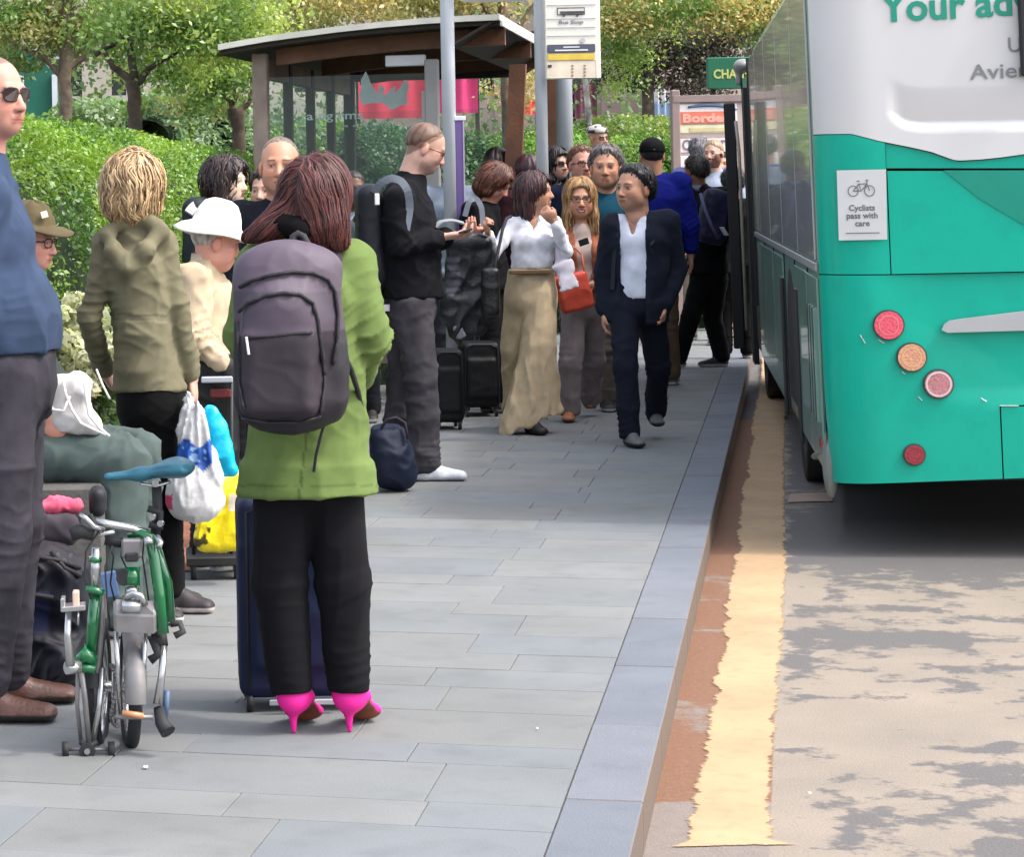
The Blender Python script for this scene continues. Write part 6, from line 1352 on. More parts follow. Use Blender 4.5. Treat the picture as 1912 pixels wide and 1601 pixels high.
def tote():
    d = 8.78; S = SDF(); S.box(P(132, 752, d+.07), (.062, .05, .095), None, .03, .02); S.seg(P(100, 720, d+.06), P(160, 716, d+.05), .018, .02, k=.03); S.seg(P(110, 780, d+.06), P(165, 790, d+.06), .04, .045, k=.04)
    root = empty('cloth_bag', tuple(P(130, 800, d+.07)), 'white cloth drawstring bag on the lap of the seated man', 'bag'); cloth('sack', S, .008, fabric('cloth'), root, lin((226, 222, 220), .72), amp=.014, freq=(12, 12, 6))
    w = mat('white_cord', lin((238, 236, 232), .8), rough=.7)
    for pts in (((118, 712), (122, 735), (134, 765), (150, 790), (170, 800), (198, 812)), ((158, 708), (160, 740), (166, 775), (186, 800), (204, 815)), ((92, 706), (90, 740), (98, 765), (120, 768), (130, 740))): MB().tube([P(x, y, d-.0+.0*i) for i, (x, y) in enumerate(pts)], .0055, 7).build('cord', w, root, smooth=True)
    MB().tube([P(180, 690, d+.1), P(192, 720, d+.08), P(205, 745, d+.06)], .004, 6).build('cord', w, root, smooth=True)
tote()
# ================================================================ 3 blonde woman in the olive parka
W3 = Person('blonde woman with bobbed hair seen from behind in olive hooded parka holding carrier bags', 9.4, (252, 350), yaw=12, hyaw=25, hh=118, fem=True, skin='fair', j=dict(nk=(252, 425), shL=(202, 458), shR=(303, 454), elL=(167, 590, -.02), elR=(333, 588, .0), wrL=(194, 694, .14), wrR=(358, 706, .04), hpL=(262, 750), hpR=(302, 750), knL=(281, 915), knR=(312, 912), anL=(300, 1094, .1), anR=(322, 1116, -.04)))
W3.body(hands=dict(R=dict(u=np.array([.1, 0, -1.]), curl=.9), L=dict(u=nrm([.5, .5, -.6]))))
OLV = lin((134, 128, 102), .62)
def parka_marks(V, C):
    px, py = topx(V); C = C.copy(); C[(np.abs(py-600-(px-250)*.03) < 2.0) & (px > 205) & (px < 312)] *= 1.35; C[(np.abs(py-588-(px-250)*.03) < 2.0) & (px > 205) & (px < 312)] *= .6; return C
def hood(S):
    for a, b, r in (((200, 436, -.08), (212, 470, -.11), .022), ((212, 470, -.11), (238, 496, -.12), .027), ((238, 496, -.12), (270, 470, -.12), .027), ((270, 470, -.12), (300, 432, -.06), .024), ((200, 436, -.08), (226, 414, -.06), .018), ((226, 414, -.06), (276, 412, -.06), .020), ((276, 412, -.06), (300, 432, -.06), .018)): S.seg(P(a[0], a[1], 9.4+a[2]), P(b[0], b[1], 9.4+b[2]), r, k=.03)
W3.top(OLV, 'parka', hem=P(270, 728, 9.4)[2], e=.010, hipw=.128, waist=.098, chest=.122, hemw=.142, hemd=.11, arm=.045, cuff=.040, sh=.045, k=.025, amp=.012, freq=(8, 8, 7), colfn=parka_marks, addfn=hood)
W3.trousers(lin((14, 13, 16), .8), name='trousers', hip=.13, th=.076, kn=.055, an=.044, e=.004, amp=.004)
W3.shoes(lin((46, 38, 42), .7), sole=lin((216, 205, 200), .8), toeL=(1, -.05, 0), toeR=(1, -.2, 0), ln=.245, names='trainer')
W3.hair(lin((226, 192, 144), .80), lin((140, 100, 62), .6), kind='full', th=.018, plane=(.078, .068, -.09, -.12), extra=[((-.005, -.03, .02), (-.01, -.045, -.045), .094, .084), ((.058, -.01, -.01), (.060, .0, -.075), .044, .032), ((-.060, -.02, -.01), (-.056, -.02, -.075), .044, .034), ((0, -.06, -.05), (0, -.05, -.085), .062, .040)],
    amp=.006, strands=3800, slen=.085, sw=.0028, streak=(50, 50, 8), mess=.75)
def carrier_bags():
    d = 9.3
    S = SDF(); S.seg(P(362, 800, d), P(366, 940, d), .055, .095, (1, 0, .0), .035, .06, k=.04); S.ell(P(362, 920, d), (.088, .07, .09), None, .04); S.seg(P(352, 738, d-.0), P(358, 810, d), .016, .045, (1, 0, 0), .014, .03, k=.03)
    S.seg(P(368, 750, d-.03), P(392, 850, d-.03), .010, .018, k=.02); S.seg(P(392, 850, d-.03), P(400, 890, d-.02), .018, .03, k=.03)
    def col(V, C):
        px, py = topx(V); t = (px-365); m = (py > 828+t*.05+8*np.sin(px*.14)) & (py < 876-t*.05+7*np.sin(px*.2+1)) & (px < 396); C = C.copy(); C[m] = lin((32, 84, 170), .8)
        m2 = m & (vnoise(np.stack([px*.12, py*.16, px*0], 1)) > .58) & (np.abs(py-850) < 16); C[m2] = lin((150, 186, 226), .85); m3 = (px < 322) & (np.abs(py-938) < 14); C[m3] = lin((206, 60, 96), .8); return C
    root = empty('carrier_bag', tuple(P(362, 985, d)), 'white plastic carrier bag with blue printed band hanging from the blonde woman hand', 'bag'); cloth('bag_body', S, .0075, fabric('plastic_bag'), root, lin((224, 222, 222), .74), amp=.018, freq=(9, 9, 6), colfn=col, rot=.2) if False else None
    V, Q = S.mesh(.0075, 1); N = vnormals(V, Q); tp_ = topx(V); V = V+N*(.010*fold(V, (13, 13, 7), 2, .3)+.012*((1-np.abs(np.sin((tp_[0]-364)/np.maximum(30, tp_[1]-700)*24+vnoise(V*9)*2.5)))**2-.35)*np.clip((960-tp_[1])/100, 0, 1))[:, None]; mk('bag_body', V, Q, fabric('plastic_bag'), root, col=col(V, np.tile(lin((224, 222, 222), .74), (len(V), 1))))
    d2 = 9.75; S = SDF(); S.seg(P(392, 765, d2), P(404, 850, d2), .03, .055, (1, 0, 0), .02, .03, k=.03); S.seg(P(404, 800, d2), P(422, 880, d2), .03, .035, (1, 0, 0), .02, .02, k=.03); S.seg(P(418, 850, d2), P(434, 880, d2), .02, .018, k=.02)
    r2 = empty('carrier_bag', tuple(P(405, 880, d2)), 'bright cyan plastic carrier bag tucked behind the white one', 'bag'); V, Q = S.mesh(.0075, 1); N = vnormals(V, Q); V = V+N*(.012*fold(V, (10, 10, 8), 3, .3))[:, None]; mk('bag_body', V, Q, fabric('plastic_bag'), r2, col=lin((0, 190, 232), .85))
    d3 = 9.95; S = SDF(); S.box(P(411, 955, d3+.05), (.088, .045, .155), None, .025, .02); S.seg(P(405, 850, d3+.03), P(412, 920, d3+.02), .02, .06, (1, 0, 0), .02, .03, k=.04); S.box(P(443, 960, d3+.06), (.03, .03, .09), None, .02, .03); S.seg(P(400, 900, d3), P(376, 1005, d3), .04, .03, k=.03)
    def ycol(V, C): 
        px, py = topx(V); C = C.copy(); m = (py > 985) & (px < 398) & (vnoise(np.stack([px*.10, py*.07, px*0], 1)) > .52); C[m] = lin((70, 66, 20), .7); C[(px > 428) & (px < 442) & (py > 925) & (py < 955)] = lin((246, 232, 210), .8); C[(py < 885) & (px < 425)] = lin((226, 178, 120), .75); return C
    r3 = empty('carrier_bag', tuple(P(411, 1030, d3)), 'yellow plastic carrier bag resting on the black shopping trolley base', 'bag'); V, Q = S.mesh(.0085, 1); N = vnormals(V, Q); V = V+N*(.012*fold(V, (15, 15, 5), 6, .2))[:, None]; mk('bag_body', V, Q, fabric('plastic_bag'), r3, col=ycol(V, np.tile(lin((248, 222, 10), .85), (len(V), 1))))
carrier_bags()
# ================================================================ 4 person in the white hat with the shopping trolley
W4 = Person('stooping elderly person in white sun hat and beige jacket behind the shopping trolley', 10.45, (402, 450), yaw=68, hyaw=78, hp=-14, hh=108, skin='pink', fem=True, H=1.48, j=dict(nk=(380, 494), shR=(358, 526, -.14), shL=(376, 518, .16), elR=(368, 634, -.24), wrR=(416, 684, -.22), elL=(410, 620, .2), wrL=(440, 690, .1), hpR=(364, 735, -.08), hpL=(372, 735, .08)))
W4.body(brow=lin((170, 160, 150), .6)); W4.hair(lin((214, 208, 200), .7), lin((150, 146, 140), .6), kind='buzz', th=.004, amp=.002, plane=(.05, .05, -.09, -.10)); W4.top(lin((222, 200, 168), .62), 'jacket', hem=P(380, 704, 10.45)[2], e=.03, hipw=.16, waist=.15, chest=.16, dep=.13, crs=1.9, arm=.060, cuff=.052, amp=.020, k=.014, freq=(9, 9, 8), kind='cloth')
W4.trousers(lin((60, 56, 60), .6)); W4.shoes(lin((50, 44, 42), .6)); bucket_hat(W4, lin((240, 238, 228), .8), brim=.062, crown=.10, droop=.045); collar(W4, lin((214, 60, 110), .7), gap=.3, r=.062, h=.07, z=-.01, name='pink_collar'); collar(W4, lin((226, 206, 178), .68), gap=.8, r=.074, h=.085, w=.02, z=-.03)
def trolley():
    d = 10.15; root = empty('shopping_trolley', tuple(P(398, 1050, d+.15)*np.array([1, 1, 0])), 'black wheeled shopping trolley with pale alloy handle bar behind the yellow bag', 'trolley'); S = SDF(); S.box((P(399, 850, d)[0], d+.18, .54), (.105, .12, .34), None, .05, .02); cloth('trolley_bag', S, .01, fabric('nylon'), root, lin((24, 24, 30), .7), amp=.01, freq=(7, 7, 7))
    MB().box(P(405, 709, d), (.062, 0, .0), (0, .014, 0), (0, 0, .012), ch=.004).build('handle_bar', mat('pale_alloy'), root); MB().box(P(412, 735, d+.02), (.042, 0, 0), (0, .01, 0), (0, 0, .018), ch=.006).build('red_reflector', mat('dark_red_plastic', lin((112, 36, 40), .7), rough=.35), root)
    for px in (362, 432): MB().tube([P(px, 1040, d+.06), P(px, 712, d+.02)], .008, 8).build('frame_tube', mat('black_rubber'), root, smooth=True)
    MB().box((P(400, 900, d)[0], d+.12, .075), (.115, 0, 0), (0, .15, 0), (0, 0, .018), ch=.005).build('base_plate', mat('black_rubber'), root)
    for px in (360, 440): 
        c = P(px, 1030, d+.1); MB().disc((c[0], d+.02, .045), (1, 0, 0), .045, .022, 18).build('wheel', mat('black_rubber'), root, smooth=True); MB().disc((c[0], d+.02, .045), (1, 0, 0), .02, .028, 10).build('wheel_hub', mat('wheel_grey'), root)
trolley()
# ================================================================ 5 6 7 behind them
BR_D = lin((40, 26, 24), .7)
def simple(label, d, head, yaw, hyaw, hh, skin, fem, topc, botc, hair=None, topkw={}, haircol=None, hairk={}, bodykw={}, shoe=(40, 36, 36), sole=(200, 200, 198), j=None, H=None, hp=0, hr=0, botk={}, shk={}, tname='jacket', group=None):
    p = Person(label, d, head, yaw=yaw, hyaw=hyaw, hh=hh, skin=skin, fem=fem, j=j, H=H, hp=hp, hr=hr, group=group); p.body(**bodykw); p.top(lin(topc, .62), tname, **topkw); p.trousers(lin(botc, .62), **botk); p.shoes(lin(shoe, .7), sole=lin(sole, .8), **shk)
    if haircol: p.hair(lin(haircol[0], .65), lin(haircol[1], .65), **hairk)
    return p
LONG = [((0, -.04, .01), (0, -.05, -.09), .085, .07), ((.06, -.01, -.01), (.066, .01, -.12), .040, .030), ((-.06, -.01, -.01), (-.066, .01, -.12), .040, .030), ((.05, -.03, -.1), (.06, -.02, -.18), .045, .022), ((-.05, -.03, -.1), (-.06, -.02, -.18), .045, .022)]
BOBX = [((0, -.03, .01), (0, -.045, -.06), .09, .075), ((.06, .0, .02), (.064, .012, -.07), .040, .028), ((-.06, .0, .02), (-.064, .012, -.07), .040, .028), ((0, .03, .07), (.03, .05, .06), .055, .045)]
W5 = simple('dark curly haired woman in patterned jacket by the hedge, face turned to the right', 12.7, (424, 340), 120, 118, 84, 'pale', True, (72, 56, 66), (40, 40, 46), haircol=((74, 48, 46), (24, 14, 16)), hairk=dict(kind='full', th=.022, extra=LONG[:3]+[((.0, .02, .07), (.05, .05, .05), .05, .03)], amp=.007, mess=.8, strands=1400, slen=.09, sw=.005, streak=(50, 50, 20)), topkw=dict(amp=.012, colfn=lambda V, C: C*(1+.9*(vnoise(V*28) > .62))[:, None]), bodykw=dict(lip=lin((170, 80, 80), .6)))
S = SDF(); S.box(P(368, 440, 12.55), (.07, .10, .19), None, .06, .03); S.seg(P(352, 392, 12.6), P(380, 376, 12.62), .02, .02, k=.03); root = empty('backpack', tuple(P(366, 500, 12.6)), 'dark teal backpack with pale strap on the curly haired woman', 'backpack'); cloth('bag_body', S, .011, fabric('nylon'), root, lin((20, 44, 52), .7), amp=.008)
ribbon([P(352, 398, 12.42), P(362, 384, 12.45), P(385, 380, 12.55), P(402, 388, 12.55), P(408, 410, 12.5)], .022, .006, 'pale_strap', mat('pale_webbing', lin((196, 188, 190), .7), rough=.7), root)
W6 = simple('pale faced woman half hidden beside the man with cropped grey hair', 13.6, (497, 356), 190, 205, 80, 'fair', True, (60, 60, 70), (40, 40, 50), haircol=((96, 70, 58), (50, 36, 30)), hairk=dict(kind='short', th=.014, plane=(.070, .062, -.09, -.12)))
M7 = simple('man with cropped receding grey hair facing the camera behind the red haired woman', 11.0, (523, 309), 182, 186, 106, 'tan', False, (34, 38, 52), (40, 42, 50), haircol=((150, 126, 112), (112, 92, 82)), hairk=dict(kind='buzz', th=.002, plane=(.050, .095, -.09, -.04)), bodykw=dict(stubble=.5, brow=lin((90, 64, 52), .5), cap=(lin((120, 96, 84), .6), (.030, .085, -.09, -.05))), topkw=dict(amp=.008, colfn=lambda V, C: C*(1+1.6*(vnoise(V*40) > .8))[:, None]))
M9 = simple('brown skinned man in sunglasses and grey top far behind the red haired woman', 17.0, (660, 352), 185, 170, 64, 'dark', False, (150, 160, 172), (50, 52, 60), haircol=((50, 36, 30), (24, 16, 14)), hairk=dict(kind='buzz', th=.006), j=dict(wrR=(672, 398, -.25), elR=(652, 440, -.1), wrL=(690, 392, -.25), elL=(700, 440, -.05)), tname='shirt', topkw=dict(sleeve=.75))
M9.glasses(lens=True, frame=(.02, .01, .01))
# ================================================================ 10 man in black reading his phone
M10 = Person('bespectacled man in black sweatshirt and grey jeans reading his phone beside the pole', 13.6, (794, 276), yaw=90, hyaw=88, hp=-24, hh=90, skin='fair', j=dict(nk=(764, 326), shR=(746, 374, -.17), shL=(756, 370, .17), elR=(748, 458, -.20), wrR=(824, 443, -.14), elL=(782, 462, .16), wrL=(836, 442, .0), hpR=(770, 570, -.10), hpL=(764, 568, .09), knR=(786, 706, -.11), knL=(752, 712, .12), anR=(792, 862, -.11), anL=(742, 862, .13)))
M10.body(cap=(lin((120, 86, 66), .6), (.045, .07, -.09, -.09)), stubble=.55, brow=lin((110, 70, 52), .5), hands=dict(R=dict(u=nrm([1, .12, .12]), n=nrm([0, .25, 1]), th=np.array([0, 1., 0.2]), curl=.5), L=dict(u=nrm([1, -.2, .05]), n=nrm([0, .0, 1]), th=np.array([0, -1., 0.2]), curl=.6)))
M10.top(lin((30, 30, 38), .62), 'sweatshirt', hem=P(770, 556, 13.6)[2], e=.02, hipw=.165, waist=.155, chest=.175, dep=.142, arm=.060, cuff=.043, amp=.014, freq=(7, 7, 6), seed=2)
M10.trousers(lin((94, 90, 96), .5), 'denim', hip=.155, dep=.12, th=.095, kn=.072, an=.060, amp=.014, freq=(6, 6, 9), seed=4)
M10.shoes(lin((226, 230, 236), .82), sole=lin((222, 224, 228), .8), toeR=(1, -.15, 0), toeL=(1, .1, 0), ln=.30, names='trainer', wid=.05)
M10.hair(lin((144, 108, 88), .62), lin((112, 80, 64), .6), kind='buzz', th=.003, plane=(.055, .095, -.09, -.055), amp=.001); M10.glasses(r=.0026, frame=(.12, .04, .03)); collar(M10, lin((26, 26, 34), .6), gap=.1, r=.066, h=.02)
MB().box(P(868, 431, 13.5), (.036, 0, .010), (.004, .07, 0), (-.002, 0, .005), ch=.003).build('smartphone', mat('phone_black', (.02, .02, .022), rough=.2), label='black smartphone held by the man in the black sweatshirt', cat='phone')
ribbon([P(812, 424, 13.56), P(822, 414, 13.58), P(845, 411, 13.6), P(866, 417, 13.62)], .014, .004, 'folded_paper', mat('grey_paper', lin((176, 184, 190), .5), rough=.7), None, face=(0, -.5, 1))
_fp = bpy.data.objects['folded_paper']; _fp['category'] = 'paper'; _fp['label'] = ('folded grey paper in the hands of the man with the phone')
S = SDF(); S.box(P(690, 440, 13.55), (.07, .13, .27), None, .06, .03); S.ell(P(697, 500, 13.55), (.095, .13, .16), None, .04); root = empty('backpack', tuple(P(696, 565, 13.6)), 'dark navy backpack on the back of the man reading his phone', 'backpack'); cloth('bag_body', S, .011, fabric('nylon'), root, lin((30, 34, 46), .7), amp=.008)
gs = mat('grey_webbing', lin((130, 138, 150), .65), rough=.7); ribbon([P(698, 360, 13.42), P(712, 340, 13.38), P(732, 332, 13.36), P(750, 338, 13.34), P(762, 356, 13.33), P(766, 388, 13.36), P(758, 430, 13.35)], .020, .004, 'shoulder_strap', gs, root)
MB().box(P(704, 372, 13.35), (.012, 0, 0), (0, .008, 0), (0, 0, .03), ch=.003).build('white_tag', mat('white_plastic'), root); MB().box(P(722, 575, 13.5), (.016, 0, 0), (0, .01, 0), (0, 0, .018), ch=.003).build('white_tag', mat('white_plastic'), root)
S = SDF(); d = 13.05; S.ell(P(735, 860, d), (.10, .13, .15), None, .04); S.box(P(728, 845, d), (.085, .12, .14), None, .06, .04); S.ell(P(757, 885, d), (.05, .10, .07), None, .04); S.cut(lambda X, Y, Z: .004-Z+0*X+0*Y); root = empty('holdall', tuple(P(737, 918, d)*np.array([1, 1, 0])), 'navy rucksack standing on the pavement behind the green coat', 'bag'); cloth('bag_body', S, .011, fabric('nylon'), root, lin((30, 44, 78), .62), amp=.022, freq=(8, 8, 7)); MB().tube([P(712, 800, d-.1), P(722, 784, d-.1), P(740, 780, d-.1), P(756, 790, d-.1), P(762, 820, d-.12)], .008, 8).build('carry_strap', mat('dark_webbing'), root, smooth=True)
# ================================================================ cluster at the shelter
M12 = simple('person in pale blue shirt mostly hidden behind the bus stop pole', 18.2, (846, 306), 180, 180, 58, 'fair', False, (160, 172, 190), (70, 72, 80), haircol=((110, 84, 66), (60, 44, 36)), hairk=dict(kind='short'), tname='shirt')
W13 = simple('auburn bobbed woman in black vest looking down, left of the white shirted woman', 17.6, (925, 340), 118, 108, 66, 'pink', True, (24, 24, 30), (40, 40, 46), hp=-34, haircol=((128, 72, 50), (60, 30, 24)), hairk=dict(kind='full', th=.018, extra=BOBX, amp=.005, strands=500, slen=.08, sw=.005), tname='vest', j=dict(shR=(880, 392, -.10), shL=(905, 388, .12), elR=(912, 498, -.16), wrR=(888, 442, -.30), elL=(930, 490, .0), wrL=(905, 440, -.22)), topkw=dict(sleeve=.3, e=.014))
ribbon([P(868, 404, 17.4), P(876, 374, 17.4), P(890, 370, 17.42), P(900, 388, 17.4), P(902, 430, 17.38)], .018, .004, 'bag_strap', gs, W13.root)
W14 = simple('dark haired person with back turned beneath the shelter column', 19.2, (928, 306), 20, 30, 56, 'tan', True, (40, 34, 40), (40, 40, 46), haircol=((58, 36, 34), (22, 12, 14)), hairk=dict(kind='full', th=.016, extra=BOBX, amp=.006))
W14b = simple('burgundy haired person with back turned left of the pole in the crowd', 18.9, (984, 318), 350, 340, 56, 'tan', True, (80, 40, 50), (40, 40, 46), haircol=((96, 44, 50), (40, 16, 22)), hairk=dict(kind='full', th=.014, extra=BOBX, amp=.005))
# 15 woman in the white shirt
W15 = Person('dark wavy haired woman in white shirt and wide khaki trousers walking towards the camera', 16.1, (1000, 358), yaw=176, hyaw=112, hp=2, hh=70, fem=True, skin='olive', j=dict(nk=(994, 402), shR=(957, 420), shL=(1034, 418), elR=(922, 474, -.08), wrR=(912, 436, -.22), elL=(1058, 470, -.08), wrL=(1036, 414, -.16), hpR=(972, 525), hpL=(1012, 525), knR=(966, 655, -.1), knL=(1008, 655, .0), anR=(960, 742, .30), anL=(992, 797, -.16)), lift='R')
W15.body(legs=False, smile=True, lip=lin((170, 90, 86), .6), hands=dict(L=dict(u=nrm([-.5, -.2, .5]), n=np.array([0, 1., .2]), curl=.9), R=dict(u=nrm([-.2, -.3, .4]), curl=1.0)))
WHT = lin((240, 240, 248), .85)
W15.top(WHT, 'shirt', hem=P(990, 503, 16.1)[2], e=.008, hipw=.13, waist=.118, chest=.135, dep=.095, cut=openfront(W15, .055, .0, 1.40, 1.24), arm=.043, cuff=.038, sh=.045, amp=.010, freq=(9, 9, 7))
collar(W15, WHT, gap=.6, r=.062, h=.045); 
KH = lin((214, 190, 156), .70)
def khaki():
    d = 16.1; S = SDF(); tz = P(990, 503, d)[2]; S.seg(P(992, 500, d), P(991, 560, d), .142, .160, W15.r, .105, .12, k=.04)
    S.seg(P(1010, 550, d-.02), P(1006, 650, d-.08), .098, .112, W15.r, .10, .10, k=.03); S.seg(P(1006, 650, d-.08), P(992, 812, d-.12), .112, .205, W15.r, .10, .125, k=.02)
    S.seg(P(972, 550, d+.02), P(962, 650, d+.10), .095, .090, k=.03); S.seg(P(962, 650, d+.1), P(966, 748, d+.30), .090, .095, k=.02)
    x0 = P(992, 800, d)[0]; S.cut(lambda X, Y, Z: Z-tz+0*X+0*Y); S.cut(lambda X, Y, Z: (.045+np.clip(X-x0+.06, -.2, .3)*.42+.015*np.sin(X*38))-Z+0*Y)
    cloth('trousers', S, .011, fabric('cloth'), W15.root, KH, .008, (10, 10, 2), .1, 3, dispfn=drape(1002, .030, 34, 560, 740))
khaki()
MB().box(P(990, 508, 15.98), (.128, 0, .0), (0, .02, 0), (0, 0, .012), ch=.003).build('belt', mat('brown_belt', lin((120, 88, 50), .6), rough=.5), W15.root)
W15.shoes(lin((24, 20, 20), .7), sole=lin((24, 20, 20), .7), toeL=(.5, -1, 0), toeR=(.2, -1, 0), ln=.24)
W15.hair(lin((96, 56, 58), .6), lin((36, 18, 22), .6), kind='full', th=.016, extra=[((0, -.04, .02), (0, -.06, -.10), .082, .065), ((.05, -.045, -.05), (.055, -.05, -.15), .04, .03), ((-.05, -.03, -.03), (-.055, -.03, -.16), .045, .03), ((0, -.07, -.10), (0, -.075, -.175), .055, .03)], amp=.006, strands=700, slen=.12, sw=.005)
S = SDF(); S.seg(P(1050, 440, 16.04), P(1050, 500, 16.0), .045, .05, (1, 0, 0), .018, .015, k=.03); S.seg(P(1048, 495, 16.0), P(1066, 542, 15.97), .045, .075, (1, 0, -.35), .012, .009, k=.03, flat=True); cloth('cardigan', S, .012, fabric('cloth'), W15.root, lin((224, 218, 230), .72), amp=.006, freq=(12, 12, 3), dispfn=drape(1040, .003, 40, 440, 500))
S = SDF(); S.box(P(916, 545, 15.75), (.055, .04, .15), rotm(8), .03, .02); root = empty('handbag', tuple(P(916, 600, 15.75)), 'black shoulder bag at the hip of the woman in the white shirt', 'bag'); cloth('bag_body', S, .011, fabric('leather'), root, lin((26, 22, 24), .7), amp=.006); MB().tube([P(921, 510, 15.72), P(930, 470, 15.82), P(938, 430, 15.86), P(946, 408, 15.92), P(954, 404, 16.05)], .010, 8).build('strap', mat('dark_webbing'), root, smooth=True)
# 16 smiling blonde
W16 = Person('smiling blonde woman in spectacles and rust cardigan, mauve trousers, facing the camera', 16.8, (1083, 372), yaw=182, hyaw=184, hh=72, fem=True, skin='tan', lift='L', j=dict(nk=(1086, 420), shR=(1052, 446), shL=(1122, 444), elR=(1050, 515, -.06), wrR=(1076, 536, -.2), elL=(1130, 515, -.04), wrL=(1096, 538, -.2), hpR=(1072, 570), hpL=(1106, 570), knR=(1066, 680, -.08), knL=(1108, 672, .12), anR=(1064, 772, -.05), anL=(1102, 742, .35)))
W16.body(smile=True, lip=lin((170, 90, 80), .6), hands=dict(R=dict(u=nrm([.6, -.3, -.1]), curl=.9), L=dict(u=nrm([-.6, -.3, -.1]), curl=.9)))
W16.top(lin((214, 190, 180), .6), 'blouse', hem=.95, e=.004, hipw=.13, waist=.12, chest=.135, sleeve=.4); RUST = lin((180, 108, 80), .66)
W16.top(RUST, 'cardigan', hem=.84, e=.016, hipw=.14, waist=.13, chest=.145, cut=openfront(W16, .045, .055, 1.45, .5), amp=.012, freq=(8, 8, 7))
W16.trousers(lin((160, 146, 148), .58), hip=.14, th=.09, kn=.072, an=.070, amp=.012, freq=(8, 8, 3), dispfn=drape(1085, .012, 40, 580, 700)); W16.shoes(lin((196, 124, 84), .62), sole=lin((110, 66, 48), .6), toeR=(-.3, -1, 0), toeL=(-.1, -1, -.9), ln=.23, kind='leather'); W16.glasses(r=.0022, frame=(.05, .03, .03))
W16.hair(lin((206, 160, 104), .68), lin((150, 104, 62), .6), kind='full', th=.014, plane=(.072, .070, -.09, -.1), extra=[((.0, -.03, .05), (.0, -.04, -.03), .083, .07), ((.062, .0, .02), (.072, .02, -.10), .028, .026), ((-.062, .0, .02), (-.072, .02, -.10), .028, .026), ((.072, .02, -.10), (.085, .035, -.20), .028, .016), ((-.072, .02, -.10), (-.085, .035, -.20), .028, .016)], amp=.004, strands=700, slen=.15, sw=.0045)
S = SDF(); S.box(P(1072, 545, 16.45), (.105, .04, .12), rotm(0, 0, 12), .025, .02); root = empty('handbag', tuple(P(1072, 585, 16.45)), 'bright orange red tote bag between the white shirted woman and the blonde', 'bag'); cloth('bag_body', S, .011, fabric('leather'), root, lin((226, 84, 62), .75), amp=.008); MB().tube([P(1056, 515, 16.42), P(1060, 475, 16.5), P(1072, 462, 16.55), P(1086, 475, 16.5), P(1092, 512, 16.42)], .007, 8).build('handle', mat('orange_strap', lin((206, 90, 50), .7), rough=.6), root, smooth=True)
MB().box(P(1090, 452, 16.35), (.03, 0, .01), (0, .006, 0), (-.006, 0, .02), ch=.002).build('cup_lid', mat('phone_black'), label='small dark phone in the hand of the smiling blonde woman', cat='phone')
# 17 man in the suit
M17 = Person('man in dark navy suit and white shirt walking towards the camera by the kerb', 15.3, (1184, 352), yaw=192, hyaw=232, hp=3, hh=84, skin='olive', lift='L', j=dict(nk=(1190, 398), shR=(1146, 420), shL=(1244, 414), elR=(1128, 505, .06), wrR=(1128, 585, .02), elL=(1264, 500, .05), wrL=(1240, 574, -.08), hpR=(1166, 565), hpL=(1214, 562), knR=(1168, 690, -.16), knL=(1228, 684, .10), anR=(1176, 795, -.20), anL=(1224, 770, .30)))
M17.body(brow=(.02, .012, .01), stubble=.45, hands=dict(L=dict(u=nrm([-.15, -.1, -1]), n=np.array([-1., 0, 0]), curl=.9)))
M17.top(lin((228, 232, 248), .85), 'shirt', hem=.93, e=.010, hipw=.15, waist=.14, chest=.16, amp=.004, crs=.5, sleeve=.5, freq=(8, 8, 8), cut=openfront(M17, .055, .0, 1.40, 1.22, off=.03)); collar(M17, lin((226, 230, 248), .75), gap=.55, r=.066, h=.045)
NV = lin((40, 46, 64), .82)
M17.top(NV, 'suit_jacket', hem=P(1200, 604, 15.3)[2], e=.024, hipw=.172, waist=.150, chest=.172, hemw=.182, arm=.060, cuff=.046, cut=openfront(M17, .080, .068, 1.42, .3, off=.03), amp=.012, freq=(6, 6, 4), kind='cloth', sh=.06)
def lapels():
    J_ = M17.topS
    for pts in (((1176, 398), (1160, 420), (1144, 452), (1150, 462), (1143, 470), (1139, 540), (1146, 542), (1156, 470), (1170, 424), (1182, 404)), ((1206, 396), (1216, 420), (1222, 452), (1214, 460), (1222, 470), (1196, 545), (1190, 545), (1204, 470), (1200, 424), (1200, 404))):
        q = [hit(J_, x, y, 14.8, 15.6, .004) for x, y in pts]; m_ = np.mean([p[1] for p in q]); MB().prism([p+np.array([0, -.012, 0]) for p in q], (0, .008, 0)).build('lapel', mat('lapel_cloth', lin((34, 40, 58), .55), rough=.85), M17.root)
lapels()
M17.trousers(lin((34, 40, 58), .9), hip=.16, th=.090, kn=.066, an=.058, amp=.010, freq=(7, 7, 5)); M17.shoes(lin((120, 124, 128), .6), sole=lin((34, 34, 36), .7), toeR=(.15, -1, 0), toeL=(-.1, -1, 0), ln=.29, names='shoe'); M17.hair(lin((40, 36, 40), .65), lin((12, 10, 12), .8), kind='full', th=.016, plane=(.070, .062, -.09, -.08), extra=[((0, .03, .085), (.0, .065, .075), .045, .03), ((0, -.04, .02), (0, -.06, -.05), .075, .05)], amp=.005, strands=400, slen=.05, sw=.005) if False else M17.hair(lin((40, 36, 40), .65), lin((12, 10, 12), .8), kind='short', th=.014, plane=(.066, .080, -.09, -.085), amp=.004, strands=900, slen=.045, sw=.003)
